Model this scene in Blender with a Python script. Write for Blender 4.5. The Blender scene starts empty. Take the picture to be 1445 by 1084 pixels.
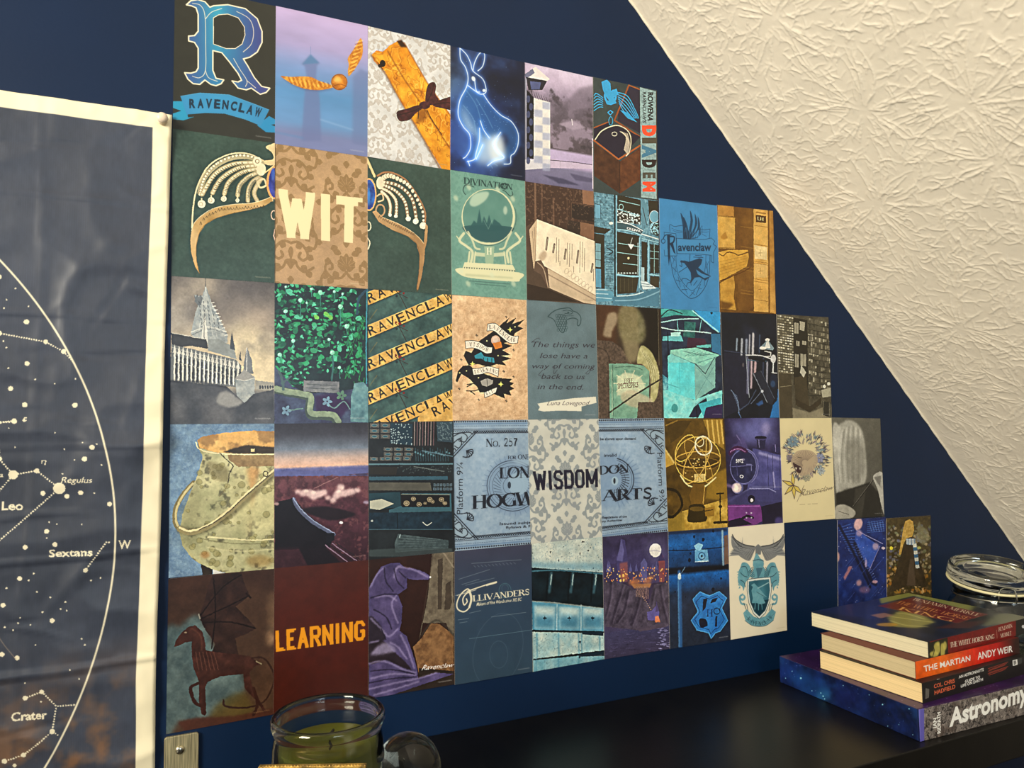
# Picture wall of glossy postcard prints above a black floating shelf, under a sloping plaster ceiling.
import bpy, bmesh, math, random
import numpy as np
from mathutils import Vector, Matrix

random.seed(7); np.random.seed(7)
SC = bpy.context.scene
COL = SC.collection

# ------------------------------------------------------------------ camera
ZO = 1.75                        # height of the top edge of the picture grid above the floor
F = 1043.5                       # focal length in pixels of the 1445 x 1084 frame
R = np.array([[0.9108437226045356, -0.41252638176270207, -0.013627081187299217],
              [0.01140050981173868, 0.058147118017270016, -0.9982429268681637],
              [0.412593918239162, 0.9090879478994643, 0.05766594849646223]])
C = np.array([0.006966555, -0.82869343, -0.464344926 + ZO])
cam = bpy.data.cameras.new('camera'); cam.sensor_width = 36; cam.lens = F / 1445 * 36
cam.clip_start = 0.01
co = bpy.data.objects.new('camera', cam); COL.objects.link(co)
co.matrix_world = Matrix([[R[0][i], -R[1][i], -R[2][i], C[i]] for i in range(3)] + [[0, 0, 0, 1]])
SC.camera = co

# ------------------------------------------------------------------ light and exposure
w = bpy.data.worlds.new('world'); SC.world = w; w.use_nodes = True
bg = w.node_tree.nodes['Background']; bg.inputs[0].default_value = (0.80, 0.88, 1.0, 1); bg.inputs[1].default_value = 0.20
def area(name, loc, target, size, power, col):
    l = bpy.data.lights.new(name, 'AREA'); l.shape = 'RECTANGLE'; l.size, l.size_y = size
    l.energy = power; l.color = col
    o = bpy.data.objects.new(name, l); COL.objects.link(o); o.location = loc
    o.rotation_euler = (Vector(target) - Vector(loc)).to_track_quat('-Z', 'Y').to_euler()
    return o
area('window_light', (-1.75, -1.35, 2.0), (0.8, -0.12, 1.7), (0.8, 1.0), 36, (1.0, 0.92, 0.76)).data.spread = 1.75
area('far_window_light', (0.6, -3.4, 1.7), (0.8, 0.0, 1.3), (1.2, 1.0), 24, (0.74, 0.87, 1.0))
v = SC.view_settings
v.view_transform = 'Standard'; v.look = 'None'; v.gamma = 1; v.use_curve_mapping = False
v.exposure = 0.0

# ------------------------------------------------------------------ helpers: rays, objects, materials
def ray(p):
    p = np.atleast_2d(np.asarray(p, float))
    d = np.stack([(p[:, 0] - 722.5) / F, (p[:, 1] - 542) / F, np.ones(len(p))], 1) @ R
    return d
def onplane(p, O, N):
    d = ray(p); O = np.asarray(O, float); N = np.asarray(N, float)
    return C + d * (((O - C) @ N) / (d @ N))[:, None]
def lin(c):
    c = [x / 255 for x in c[:3]]
    return tuple([(x / 12.92 if x <= 0.04045 else ((x + 0.055) / 1.055) ** 2.4) for x in c] + [1])
def mat(name, col, rough=0.5, spec=0.5, metal=0, nscale=0, namt=0.1, bump=0, bscale=200, trans=0, ior=1.45, coords='Object'):
    m = bpy.data.materials.new(name); m.use_nodes = True; nt = m.node_tree; b = nt.nodes['Principled BSDF']
    b.inputs['Base Color'].default_value = lin(col); b.inputs['Roughness'].default_value = rough
    b.inputs['Specular IOR Level'].default_value = spec; b.inputs['Metallic'].default_value = metal
    b.inputs['Transmission Weight'].default_value = trans; b.inputs['IOR'].default_value = ior
    if nscale or bump: tc = nt.nodes.new('ShaderNodeTexCoord')
    if nscale:
        n = nt.nodes.new('ShaderNodeTexNoise'); n.inputs['Scale'].default_value = nscale; n.inputs['Detail'].default_value = 6
        nt.links.new(tc.outputs[coords], n.inputs['Vector'])
        r = nt.nodes.new('ShaderNodeValToRGB'); r.color_ramp.elements[0].position = .3; r.color_ramp.elements[1].position = .7
        r.color_ramp.elements[0].color = lin([x * (1 - namt) for x in col]); r.color_ramp.elements[1].color = lin([min(255, x * (1 + namt)) for x in col])
        nt.links.new(n.outputs['Fac'], r.inputs[0]); nt.links.new(r.outputs[0], b.inputs['Base Color'])
    if bump:
        n = nt.nodes.new('ShaderNodeTexNoise'); n.inputs['Scale'].default_value = bscale; n.inputs['Detail'].default_value = 3
        nt.links.new(tc.outputs[coords], n.inputs['Vector'])
        bm = nt.nodes.new('ShaderNodeBump'); bm.inputs['Strength'].default_value = bump; bm.inputs['Distance'].default_value = 0.001
        nt.links.new(n.outputs['Fac'], bm.inputs['Height']); nt.links.new(bm.outputs[0], b.inputs['Normal'])
    return m
def tag(o, label=None, cat=None, group=None, kind=None):
    if label: o['label'] = label
    if cat: o['category'] = cat
    if group: o['group'] = group
    if kind: o['kind'] = kind
    return o
def empty(name, loc):
    o = bpy.data.objects.new(name, None); o.empty_display_size = 0.02; COL.objects.link(o); o.location = loc; return o
def mesh(name, verts, faces, mats, parent=None, smooth=False, uvs=None, fm=None, loc=None):
    """verts in world coordinates; loc = origin of the object"""
    me = bpy.data.meshes.new(name)
    org = np.array(loc if loc is not None else (parent.location if parent is not None else (0, 0, 0)), float)
    vv = np.asarray(verts, float) - org
    me.from_pydata([tuple(x) for x in vv], [], [tuple(f) for f in faces])
    for m in (mats if isinstance(mats, (list, tuple)) else [mats]): me.materials.append(m)
    if fm is not None:
        for p, i in zip(me.polygons, fm): p.material_index = i
    if smooth:
        for p in me.polygons: p.use_smooth = True
    if uvs is not None:
        l = me.uv_layers.new(name='UVMap')
        for p in me.polygons:
            for li, uv in zip(p.loop_indices, uvs[p.index]): l.data[li].uv = uv
    o = bpy.data.objects.new(name, me); COL.objects.link(o)
    if parent is not None:
        o.parent = parent
        if parent.parent is not None: pass
    else: o.location = org
    return o
def bevel(o, wd, seg=2):
    m = o.modifiers.new('bevel', 'BEVEL'); m.width = wd; m.segments = seg; m.limit_method = 'ANGLE'; return o
def box(name, lo, hi, m, parent=None, bev=0, rot=0, piv=None, fm=None, mats=None):
    x0, y0, z0 = lo; x1, y1, z1 = hi
    V = np.array([(x0, y0, z0), (x1, y0, z0), (x1, y1, z0), (x0, y1, z0), (x0, y0, z1), (x1, y0, z1), (x1, y1, z1), (x0, y1, z1)], float)
    if rot:
        c, s = math.cos(rot), math.sin(rot); p = np.array(piv); d = V[:, :2] - p
        V[:, :2] = p + np.stack([d[:, 0] * c - d[:, 1] * s, d[:, 0] * s + d[:, 1] * c], 1)
    Fc = [(0, 3, 2, 1), (4, 5, 6, 7), (0, 1, 5, 4), (1, 2, 6, 5), (2, 3, 7, 6), (3, 0, 4, 7)]  # bottom top front right back left
    o = mesh(name, V, Fc, mats or m, parent, fm=fm, loc=None if parent is not None else V[0])
    if bev: bevel(o, bev)
    return o
def lathe(name, prof, ctr, m, parent=None, seg=72, tilt=None, closed=False):
    """prof: (radius, height) list; revolved about z through ctr"""
    V = []; Fc = []; n = len(prof)
    for i in range(seg):
        a = 2 * math.pi * i / seg
        for r, h in prof: V.append((r * math.cos(a), r * math.sin(a), h))
    for i in range(seg):
        j = (i + 1) % seg
        for k in range(n if closed else n - 1):
            k2 = (k + 1) % n
            q = (i * n + k, j * n + k, j * n + k2, i * n + k2)
            Fc.append(q)
    V = np.array(V)
    if tilt is not None: V = V @ np.array(Matrix.Rotation(tilt[1], 3, Vector(tilt[0])).to_3x3()).T
    V = V + np.array(ctr)
    o = mesh(name, V, Fc, m, parent, smooth=True, loc=None if parent is not None else ctr)
    bmm = bmesh.new(); bmm.from_mesh(o.data); bmesh.ops.remove_doubles(bmm, verts=bmm.verts, dist=1e-6)
    bmesh.ops.recalc_face_normals(bmm, faces=bmm.faces); bmm.to_mesh(o.data); bmm.free()
    return o
def tube(name, pts, r, m, parent=None, seg=10, closed=False):
    P = [Vector(p) for p in pts]; n = len(P); V = []; Fc = []
    up = Vector((0.03, 0.02, 1)).normalized()
    for i, p in enumerate(P):
        t = (P[(i + 1) % n] - P[i - 1]) if closed else (P[min(i + 1, n - 1)] - P[max(i - 1, 0)])
        t.normalize(); s = t.cross(up)
        if s.length < 0.05: s = t.cross(Vector((1, 0, 0)))
        s.normalize(); q = s.cross(t)
        for k in range(seg):
            a = 2 * math.pi * k / seg; V.append(tuple(p + (s * math.cos(a) + q * math.sin(a)) * r))
    for i in range(n if closed else n - 1):
        for k in range(seg):
            a, b = i * seg + k, i * seg + (k + 1) % seg; j = (i + 1) % n
            Fc.append((a, b, j * seg + (k + 1) % seg, j * seg + k))
    if not closed: Fc += [tuple(range(seg))[::-1], tuple((n - 1) * seg + k for k in range(seg))]
    return mesh(name, V, Fc, m, parent, smooth=True, loc=None if parent is not None else P[0])

# ------------------------------------------------------------------ printing press: flat print is painted with numpy onto a small canvas
_nc = {}
def vnoise(h, w, sc, seed=0, octv=4):
    """fractal value noise, 0..1; sc = size of the largest blob in pixels"""
    key = (h, w, round(sc, 2), seed, octv)
    if key in _nc: return _nc[key]
    rs = np.random.RandomState(seed * 7 + 3); out = np.zeros((h, w)); amp = 1; tot = 0
    for o in range(octv):
        s = max(1.0, sc / 2 ** o); gh, gw = int(h / s) + 3, int(w / s) + 3
        g = rs.rand(gh, gw); y = np.arange(h) / s; x = np.arange(w) / s
        yi = y.astype(int); xi = x.astype(int); fy = y - yi; fx = x - xi
        fy = fy * fy * (3 - 2 * fy); fx = fx * fx * (3 - 2 * fx)
        a = g[yi][:, xi]; b = g[yi][:, xi + 1]; c = g[yi + 1][:, xi]; d = g[yi + 1][:, xi + 1]
        t = (a * (1 - fx) + b * fx); u = (c * (1 - fx) + d * fx)
        out += amp * (t * (1 - fy)[:, None] + u * fy[:, None]); tot += amp; amp *= 0.55
    out /= tot; out = (out - out.min()) / (out.max() - out.min() + 1e-9)
    _nc[key] = out; return out
def gblur(a, s):
    if s <= 0: return a
    k = int(3 * s) + 1; x = np.arange(-k, k + 1); g = np.exp(-x * x / (2 * s * s)); g /= g.sum()
    for ax in (0, 1):
        pad = [(k, k) if i == ax else (0, 0) for i in range(a.ndim)]
        p = np.pad(a, pad, mode='edge'); out = np.zeros_like(a); n = a.shape[ax]
        for i, wt in enumerate(g):
            sl = [slice(None)] * a.ndim; sl[ax] = slice(i, i + n); out += wt * p[tuple(sl)]
        a = out
    return a
def spline(pts, closed=False, n=6):
    P = np.asarray(pts, float); m = len(P); out = []
    if m < 3: return P
    for i in range(m if closed else m - 1):
        p0 = P[(i - 1) % m] if closed or i > 0 else P[0]; p1 = P[i]; p2 = P[(i + 1) % m]
        p3 = P[(i + 2) % m] if closed or i + 2 < m else P[-1]
        for t in np.linspace(0, 1, n, endpoint=False):
            out.append(.5 * ((2 * p1) + (-p0 + p2) * t + (2 * p0 - 5 * p1 + 4 * p2 - p3) * t * t + (-p0 + 3 * p1 - 3 * p2 + p3) * t ** 3))
    if not closed: out.append(P[-1])
    return np.array(out)
_gc = {}
def bfont(s, bold=0.0):
    """triangles of a line of text in the built-in typeface; x from 0 to 1 over the ink, y in cap heights"""
    key = (s, bold)
    if key in _gc: return _gc[key]
    def tri(body):
        cu = bpy.data.curves.new('t', 'FONT'); cu.body = body; cu.offset = bold; cu.resolution_u = 3
        ob = bpy.data.objects.new('t', cu); me = ob.to_mesh(); me.calc_loop_triangles()
        V = np.array([v.co[:2] for v in me.vertices]); T = np.array([t.vertices[:] for t in me.loop_triangles])
        ob.to_mesh_clear(); bpy.data.objects.remove(ob); bpy.data.curves.remove(cu)
        return V, T
    if 'H' not in _gc:
        V, T = tri('H'); _gc['H'] = (V[:, 1].min(), V[:, 1].max())
    V, T = tri(s); y0, y1 = _gc['H']
    V = V.copy(); x0, x1 = V[:, 0].min(), V[:, 0].max()
    V[:, 0] = (V[:, 0] - x0) / (x1 - x0); V[:, 1] = (V[:, 1] - y0) / (y1 - y0)
    _gc[key] = [V[t] for t in T]; return _gc[key]
# a small roman typeface with thick and thin strokes and serifs: T thick, N thin; coordinates in cap heights
def _arc(cx, cy, rx, ry, a0, a1, n=9):
    return [(cx + rx * math.cos(math.radians(a)), cy + ry * math.sin(math.radians(a))) for a in np.linspace(a0, a1, n)]
SER = {
 'A': (.86, [('N', [(.05, 0), (.42, 1)]), ('T', [(.42, 1), (.8, 0)]), ('n', [(.18, .36), (.66, .36)])]),
 'B': (.74, [('T', [(.15, 0), (.15, 1)]), ('n', [(.1, 1)] + _arc(.38, .76, .22, .23, 90, -90) + [(.15, .52)]), ('c', _arc(.40, .76, .2, .2, 70, -70)), ('n', [(.15, .52), (.4, .52)]), ('c', _arc(.42, .27, .24, .25, 80, -80)), ('n', [(.1, 0), (.42, 0)])]),
 'C': (.82, [('c', _arc(.5, .5, .42, .48, 50, 310, 14)), ('n', [(.78, .98), (.78, .68)])]),
 'D': (.84, [('T', [(.15, 0), (.15, 1)]), ('n', [(.1, .98), (.4, .98)]), ('c', _arc(.36, .5, .4, .47, 90, -90, 12)), ('n', [(.1, .02), (.4, .02)])]),
 'E': (.7, [('T', [(.15, 0), (.15, 1)]), ('n', [(.1, .98), (.62, .98), (.62, .8)]), ('n', [(.15, .52), (.5, .52)]), ('n', [(.1, .02), (.66, .02), (.66, .24)])]),
 'F': (.66, [('T', [(.15, 0), (.15, 1)]), ('n', [(.1, .98), (.62, .98), (.62, .8)]), ('n', [(.15, .52), (.5, .52)])]),
 'G': (.86, [('c', _arc(.5, .5, .42, .48, 50, 300, 14)), ('n', [(.78, .98), (.78, .68)]), ('T', [(.76, .42), (.76, .04)])]),
 'H': (.88, [('T', [(.15, 0), (.15, 1)]), ('T', [(.72, 0), (.72, 1)]), ('n', [(.15, .52), (.72, .52)])]),
 'I': (.36, [('T', [(.18, 0), (.18, 1)])]),
 'J': (.5, [('T', [(.34, 1), (.34, .1), (.1, -.05)])]),
 'K': (.82, [('T', [(.15, 0), (.15, 1)]), ('N', [(.7, 1), (.15, .42)]), ('T', [(.34, .6), (.74, 0)])]),
 'L': (.68, [('T', [(.15, 0), (.15, 1)]), ('n', [(.1, .02), (.62, .02), (.62, .28)])]),
 'M': (1.05, [('N', [(.13, 0), (.15, 1)]), ('T', [(.15, 1), (.5, .05)]), ('n', [(.5, .05), (.86, 1)]), ('T', [(.88, 0), (.88, 1)])]),
 'N': (.88, [('N', [(.14, 0), (.14, 1)]), ('t', [(.14, 1), (.73, 0)]), ('N', [(.73, 1), (.73, 0)])]),
 'O': (.92, [('o', _arc(.46, .5, .4, .49, 0, 360, 20))]),
 'P': (.7, [('T', [(.15, 0), (.15, 1)]), ('n', [(.1, .98), (.38, .98)]), ('c', _arc(.36, .73, .26, .25, 90, -90)), ('n', [(.36, .48), (.15, .48)])]),
 'R': (.82, [('T', [(.15, 0), (.15, 1)]), ('n', [(.1, .98), (.38, .98)]), ('c', _arc(.36, .74, .25, .24, 90, -90)), ('n', [(.36, .5), (.15, .5)]), ('T', [(.4, .5), (.74, 0)])]),
 'S': (.64, [('s', [(.53, .82), (.46, .94), (.3, .98), (.13, .85), (.13, .68), (.3, .54), (.46, .42), (.52, .24), (.42, .06), (.26, .02), (.1, .14), (.09, .26)]), ('n', [(.54, .98), (.54, .74)]), ('n', [(.09, .02), (.09, .28)])]),
 'T': (.78, [('T', [(.39, 0), (.39, 1)]), ('n', [(.06, .74), (.06, .98), (.72, .98), (.72, .74)])]),
 'U': (.84, [('T', [(.16, 1), (.16, .3)]), ('c', _arc(.43, .3, .27, .28, 180, 360)), ('N', [(.7, 1), (.7, .3)])]),
 'V': (.84, [('T', [(.06, 1), (.42, 0)]), ('N', [(.42, 0), (.76, 1)])]),
 'W': (1.2, [('T', [(.06, 1), (.34, 0)]), ('n', [(.34, 0), (.6, .9)]), ('t', [(.6, 1), (.84, 0)]), ('N', [(.84, 0), (1.12, 1)])]),
 'Y': (.8, [('T', [(.06, 1), (.4, .45)]), ('N', [(.4, .45), (.74, 1)]), ('T', [(.4, 0), (.4, .5)])]),
 '2': (.6, [('s', [(.1, .75), (.14, .92), (.3, .99), (.46, .9), (.48, .72), (.36, .45), (.08, .04)]), ('T', [(.1, .06), (.52, .08)])]),
 '5': (.6, [('n', [(.48, .96), (.18, .96), (.14, .58)]), ('s', [(.14, .58), (.3, .64), (.47, .5), (.5, .3), (.4, .08), (.22, .02), (.08, .12)])]),
 '7': (.6, [('T', [(.08, .94), (.52, .94)]), ('t', [(.5, .92), (.3, .45), (.24, 0)])]),
 '9': (.6, [('o', _arc(.3, .7, .2, .28, 0, 360, 14)), ('c', [(.5, .7), (.48, .35), (.34, .06), (.14, .04)])]),
 '.': (.3, [('d', [(.15, .06), (.16, .06)])]),
 "'": (.24, [('n', [(.12, 1), (.1, .78)])]),
 ' ': (.4, []),
}
def serif(s, wt=1.0):
    key = ('ser', s, wt)
    if key in _gc: return _gc[key]
    polys = []; x = 0
    TK, NK = .17 * wt, .055 * wt
    def seg(p, q, w0, w1):
        p = np.array(p); q = np.array(q); d = q - p; L = np.hypot(*d)
        if L < 1e-6: return
        n = np.array([-d[1], d[0]]) / L / 2
        polys.append(np.array([p + n * w0, q + n * w1, q - n * w1, p - n * w0]))
    for ch in s:
        if ch in SER: wd, st = SER[ch]; sc = 1; lower = False
        elif ch.upper() in SER: wd, st = SER[ch.upper()]; sc = .72; lower = True
        else: wd, st = SER[' ']; sc = 1
        for k, pts in st:
            P = [np.array([x + a * sc, b * sc]) for a, b in pts]
            if k in 'cos':
                for a, b in zip(P[:-1], P[1:]):
                    d = b - a; ang = abs(d[1]) / (np.hypot(*d) + 1e-9) if k != 's' else abs(d[0]) / (np.hypot(*d) + 1e-9)
                    ww = (NK + (TK - NK) * ang ** 1.5) * sc
                    e = d / (np.hypot(*d) + 1e-9) * .02; seg(a - e, b + e, ww, ww)
                continue
            ww = {'T': TK, 't': TK, 'N': NK, 'n': NK, 'd': TK}[k] * sc
            for a, b in zip(P[:-1], P[1:]):
                if k == 'd': seg(a - [.07, 0], b + [.07, 0], .14, .14)
                else: seg(a, b, ww, ww)
            if k in 'TN':
                for e in (P[0], P[-1]):
                    if min(abs(e[1]), abs(e[1] - sc)) < .03:
                        hw = ww / 2 + .09 * sc; yy = e[1] + (.02 if e[1] < .1 else -.02)
                        seg((e[0] - hw, yy), (e[0] + hw, yy), .045, .045)
        x += wd * sc
    A = np.concatenate(polys); x0, x1 = A[:, 0].min(), A[:, 0].max()
    for p in polys: p[:, 0] = (p[:, 0] - x0) / (x1 - x0)
    _gc[key] = polys; return polys

class Canvas:
    def __init__(s, O, U, V, w, h, base=(128, 128, 128)):
        s.O, s.U, s.V = [np.array(x, float) for x in (O, U, V)]; s.w, s.h = w, h
        s.N = np.cross(s.U, s.V); s.im = np.zeros((h, w, 3)) + np.array(base, float) / 255
        s.z(0, 0, 1); s.Y, s.X = np.mgrid[0:h, 0:w] + .5
    def z(s, x0, y0, k):                      # where the measured coordinates come from: offset and scale
        s.zx, s.zy, s.k = x0, y0, k; s.loc = False; s.calib(); return s
    def uv(s):                                # coordinates 0..100 across and 0..100 down the sheet itself
        s.loc = True; s.ps = s.w / 100; return s
    def m(s, pts):
        p = np.atleast_2d(np.asarray(pts, float))
        if s.loc: return p * np.array([s.w, s.h]) / 100
        q = np.stack([s.zx + p[:, 0] / s.k, s.zy + p[:, 1] / s.k], 1)
        X = onplane(q, s.O, s.N) - s.O
        M = np.linalg.lstsq(np.stack([s.U, s.V], 1), X.T, rcond=None)[0]
        return np.stack([M[0] * s.w, M[1] * s.h], 1)
    def calib(s):
        c = s.O + (s.U + s.V) / 2
        def px(P):
            q = R @ (P - C); return np.array([q[0] / q[2] * F, q[1] / q[2] * F])
        L = np.linalg.norm(px(c + s.V / 2) - px(c - s.V / 2)) * s.k; s.ps = s.h / L      # canvas pixels per measured pixel
    def col(s, c):
        if isinstance(c, np.ndarray) and c.ndim == 3: return c
        return np.zeros((1, 1, 3)) + np.array(c, float) / 255
    def comp(s, mask, c, a=1.0, bb=None, add=False):
        c = s.col(c); y0, y1, x0, x1 = bb if bb else (0, s.h, 0, s.w)
        if c.shape[0] > 1: c = c[y0:y1, x0:x1]
        mm = (mask * a)[..., None]; t = s.im[y0:y1, x0:x1]
        s.im[y0:y1, x0:x1] = t + c * mm if add else t * (1 - mm) + c * mm
    def bb(s, P, pad=2):
        x0 = max(0, int(P[:, 0].min() - pad)); x1 = min(s.w, int(P[:, 0].max() + pad) + 1)
        y0 = max(0, int(P[:, 1].min() - pad)); y1 = min(s.h, int(P[:, 1].max() + pad) + 1)
        return (y0, y1, x0, x1) if x1 > x0 and y1 > y0 else None
    def pmask(s, P, bb):
        y0, y1, x0, x1 = bb; X = s.X[y0:y1, x0:x1]; Y = s.Y[y0:y1, x0:x1]; r = np.zeros(X.shape, bool)
        xs = X[0]; ys = Y[:, 0]; n = len(P)
        for i in range(n):
            ax, ay = P[i]; bx, by = P[(i + 1) % n]
            if ay == by: continue
            rows = (ys >= min(ay, by)) & (ys < max(ay, by))
            if not rows.any(): continue
            xc = ax + (ys[rows] - ay) * (bx - ax) / (by - ay)
            r[rows] ^= xs[None, :] < xc[:, None]
        return r
    def poly(s, pts, c, a=1.0, sm=False, soft=0, add=False, raw=False):
        P = np.asarray(pts, float) if raw else s.m(spline(pts, True) if sm else pts)
        so = soft * s.ps; bb = s.bb(P, 2 + 3 * so)
        if not bb: return
        mk = s.pmask(P, bb).astype(float)
        if so > .3: mk = gblur(mk, so)
        s.comp(mk, c, a, bb, add); return s
    def line(s, pts, c, wd=2, a=1.0, sm=False, soft=0, closed=False, taper=0, add=False):
        p = spline(pts, closed) if sm else np.asarray(pts, float)
        if closed: p = np.vstack([p, p[:1]])
        P = s.m(p); hw = max(wd * s.ps / 2, .45); so = soft * s.ps; bb = s.bb(P, hw + 2 + 3 * so)
        if not bb: return
        y0, y1, x0, x1 = bb; mk = np.zeros((y1 - y0, x1 - x0)); n = len(P) - 1
        for i in range(n):
            A, B = P[i], P[i + 1]; k = 1
            if taper: t = (i + .5) / n; k = (1 - t) if taper == 1 else math.sin(math.pi * min(max(t, .05), .95))
            h = max(hw * k, .4)
            b2 = s.bb(np.array([A, B]), h + 2)
            if not b2: continue
            X = s.X[b2[0]:b2[1], b2[2]:b2[3]]; Y = s.Y[b2[0]:b2[1], b2[2]:b2[3]]
            d = B - A; L2 = d @ d + 1e-9
            t = np.clip(((X - A[0]) * d[0] + (Y - A[1]) * d[1]) / L2, 0, 1)
            D = np.hypot(X - A[0] - t * d[0], Y - A[1] - t * d[1])
            oy, ox = b2[0] - y0, b2[2] - x0
            if oy < 0 or ox < 0: continue
            sub = mk[oy:oy + D.shape[0], ox:ox + D.shape[1]]
            np.maximum(sub, np.clip(h + .5 - D, 0, 1)[:sub.shape[0], :sub.shape[1]], out=sub)
        if so > .3: mk = gblur(mk, so)
        s.comp(mk, c, a, bb, add); return s
    def lines(s, L, c, wd=2, a=1.0, sm=False, **k):
        for p in L: s.line(p, c, wd, a, sm, **k)
        return s
    def ell(s, cx, cy, rx, ry, c, a=1.0, rot=0, wd=0, soft=0, a0=0, a1=360, add=False):
        t = np.radians(np.linspace(a0, a1, 28 if a1 - a0 == 360 and not wd else 33)); r = math.radians(rot)
        x = rx * np.cos(t); y = ry * np.sin(t)
        P = np.stack([cx + x * math.cos(r) - y * math.sin(r), cy + x * math.sin(r) + y * math.cos(r)], 1)
        return s.line(P, c, wd, a, soft=soft, add=add) if wd else s.poly(P, c, a, soft=soft, add=add)
    def text(s, t, q, c, font='n', a=1.0, bold=0.0, slant=0, wt=1.0, arch=0):
        """q = top-left, top-right, bottom-right, bottom-left of the capitals"""
        Q = s.m(q); tris = serif(t, wt) if font == 's' else bfont(t, bold)
        bb = s.bb(Q, 60)
        if not bb: return s
        mk = np.zeros((bb[1] - bb[0], bb[3] - bb[2]), bool)
        up = (Q[0] - Q[3])
        for T in tris:
            u, vv = T[:, 0:1], T[:, 1:2]
            P = Q[3] * (1 - u) * (1 - vv) + Q[2] * u * (1 - vv) + Q[1] * u * vv + Q[0] * (1 - u) * vv
            if slant: P = P + (Q[2] - Q[3]) / np.linalg.norm(Q[2] - Q[3]) * slant * vv * np.linalg.norm(up)
            if arch: P = P + up * arch * (1 - (2 * u - 1) ** 2)
            b = s.bb(P, 1)
            if not b: continue
            b = (max(b[0], bb[0]), min(b[1], bb[1]), max(b[2], bb[2]), min(b[3], bb[3]))
            if b[1] <= b[0] or b[3] <= b[2]: continue
            mk[b[0] - bb[0]:b[1] - bb[0], b[2] - bb[2]:b[3] - bb[2]] |= s.pmask(P, b)
        s.comp(mk.astype(float), c, a, bb); return s
    def letters(s, t, path, hgt, c, font='n', bold=0.0, adv=None, wt=1.0, a=1.0):
        """one letter after another along a path of baseline points"""
        P = spline(path) if len(path) > 2 else np.asarray(path, float)
        d = np.r_[0, np.cumsum(np.hypot(*np.diff(P, axis=0).T))]; n = len(t); L = d[-1] / n
        for i, ch in enumerate(t):
            if ch == ' ': continue
            k = .12 if ch not in "I'1.!" else .36
            p = [np.array([np.interp(L * (i + e), d, P[:, j]) for j in (0, 1)]) for e in (k, 1 - k)]
            v = p[1] - p[0]; nn = np.array([v[1], -v[0]]) / np.hypot(*v) * hgt
            s.text(ch, [p[0] + nn, p[1] + nn, p[1], p[0]], c, font, bold=bold, wt=wt, a=a)
        return s
    def grad(s, stops, ang=0, a=1.0):
        """stops: (t, colour) from top (0) to bottom (1); ang turns it"""
        r = math.radians(ang); t = (s.Y / s.h - .5) * math.cos(r) + (s.X / s.w - .5) * math.sin(r) + .5
        g = np.stack([np.interp(t, [q[0] for q in stops], [q[1][i] / 255 for q in stops]) for i in range(3)], -1)
        s.im = s.im * (1 - a) + g * a; return s
    def mottle(s, amt=.1, sc=20, seed=1, col=None, thr=None, octv=4, sx=1):
        n = vnoise(s.h, s.w, sc, seed, octv)
        if sx != 1: n = vnoise(s.h, int(s.w / sx) + 2, sc, seed, octv)[:, np.minimum((np.arange(s.w) / sx).astype(int), int(s.w / sx))]
        if col is not None: s.comp(np.clip((n - (thr or .5)) * 6, 0, 1) * amt, col)
        else: s.im = s.im * (1 + (n - .5) * 2 * amt)[..., None]
        return s
    def tex(s, c0, c1, sc=12, seed=2, octv=4, pw=1.0):
        n = vnoise(s.h, s.w, sc, seed, octv)[..., None] ** pw
        return (np.array(c0) / 255) * (1 - n) + (np.array(c1) / 255) * n
    def vig(s, amt=.3):
        d = ((s.X / s.w - .5) ** 2 + (s.Y / s.h - .5) ** 2) * 2; s.im *= (1 - amt * d)[..., None]; return s
    def damask(s, c, per=50, seed=3, a=1.0, edge=None, thr=.5):
        """mirrored leaf scrolls in a half-drop repeat"""
        m = _tile(); th, tw = m.shape; colm = np.floor((s.X + seed) / per).astype(int)
        v = (((s.Y + seed * 3) / (per * 1.5) + (colm % 2) * .5) % 1 * th).astype(int); u = (((s.X + seed) % per) / per * tw).astype(int)
        g = m[np.minimum(v, th - 1), np.minimum(u, tw - 1)]
        s.comp(np.clip((g - .35) * 4, 0, 1), c, a)
        if edge is not None: s.comp(np.clip(1 - np.abs(g - .3) * 4.5, 0, 1), edge, a * .8)
        return s
    def organic(s, amt=3.0, sc=9, mot=.16, seed=60):
        """photographic prints: ragged edges, tonal break-up and crisp local contrast"""
        dx = (vnoise(s.h, s.w, sc, seed, 3) - .5) * 2 * amt; dy = (vnoise(s.h, s.w, sc, seed + 1, 3) - .5) * 2 * amt
        yi = np.clip(s.Y + dy, 0, s.h - 1).astype(int); xi = np.clip(s.X + dx, 0, s.w - 1).astype(int); im = s.im[yi, xi]
        m = (vnoise(s.h, s.w, 26, seed + 2, 5) - .5) * 2 * mot + (vnoise(s.h, s.w, 5, seed + 3, 2) - .5) * mot
        im = im * (1 + m)[..., None] + (m * .06)[..., None]; b = gblur(im, 5); s.im = np.clip(im + (im - b) * .55, 0, 1); return s
    def credit(s, c=(200, 200, 200), a=.5):   # the tiny printed line in the corner
        k, l = s.k, s.loc; s.uv(); s.line([(80, 96.6), (96, 96.6)], c, .6, a * .45)
        for i in range(9): s.line([(81 + i * 1.7, 96.1), (82 + i * 1.7, 96.9)], c, .8, a * .4)
        return s
    def material(s, name, rough=.38, spec=.35, coat=0.0):
        im = bpy.data.images.new(name, s.w, s.h, alpha=False); a = np.ones((s.h, s.w, 4), np.float32)
        a[..., :3] = np.clip(s.im, 0, 1)[::-1]; im.pixels.foreach_set(a.ravel()); im.update(); im.pack()
        m = bpy.data.materials.new(name); m.use_nodes = True; nt = m.node_tree; b = nt.nodes['Principled BSDF']
        t = nt.nodes.new('ShaderNodeTexImage'); t.image = im; t.extension = 'EXTEND'
        nt.links.new(t.outputs[0], b.inputs['Base Color']); b.inputs['Roughness'].default_value = rough
        b.inputs['Specular IOR Level'].default_value = spec
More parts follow.
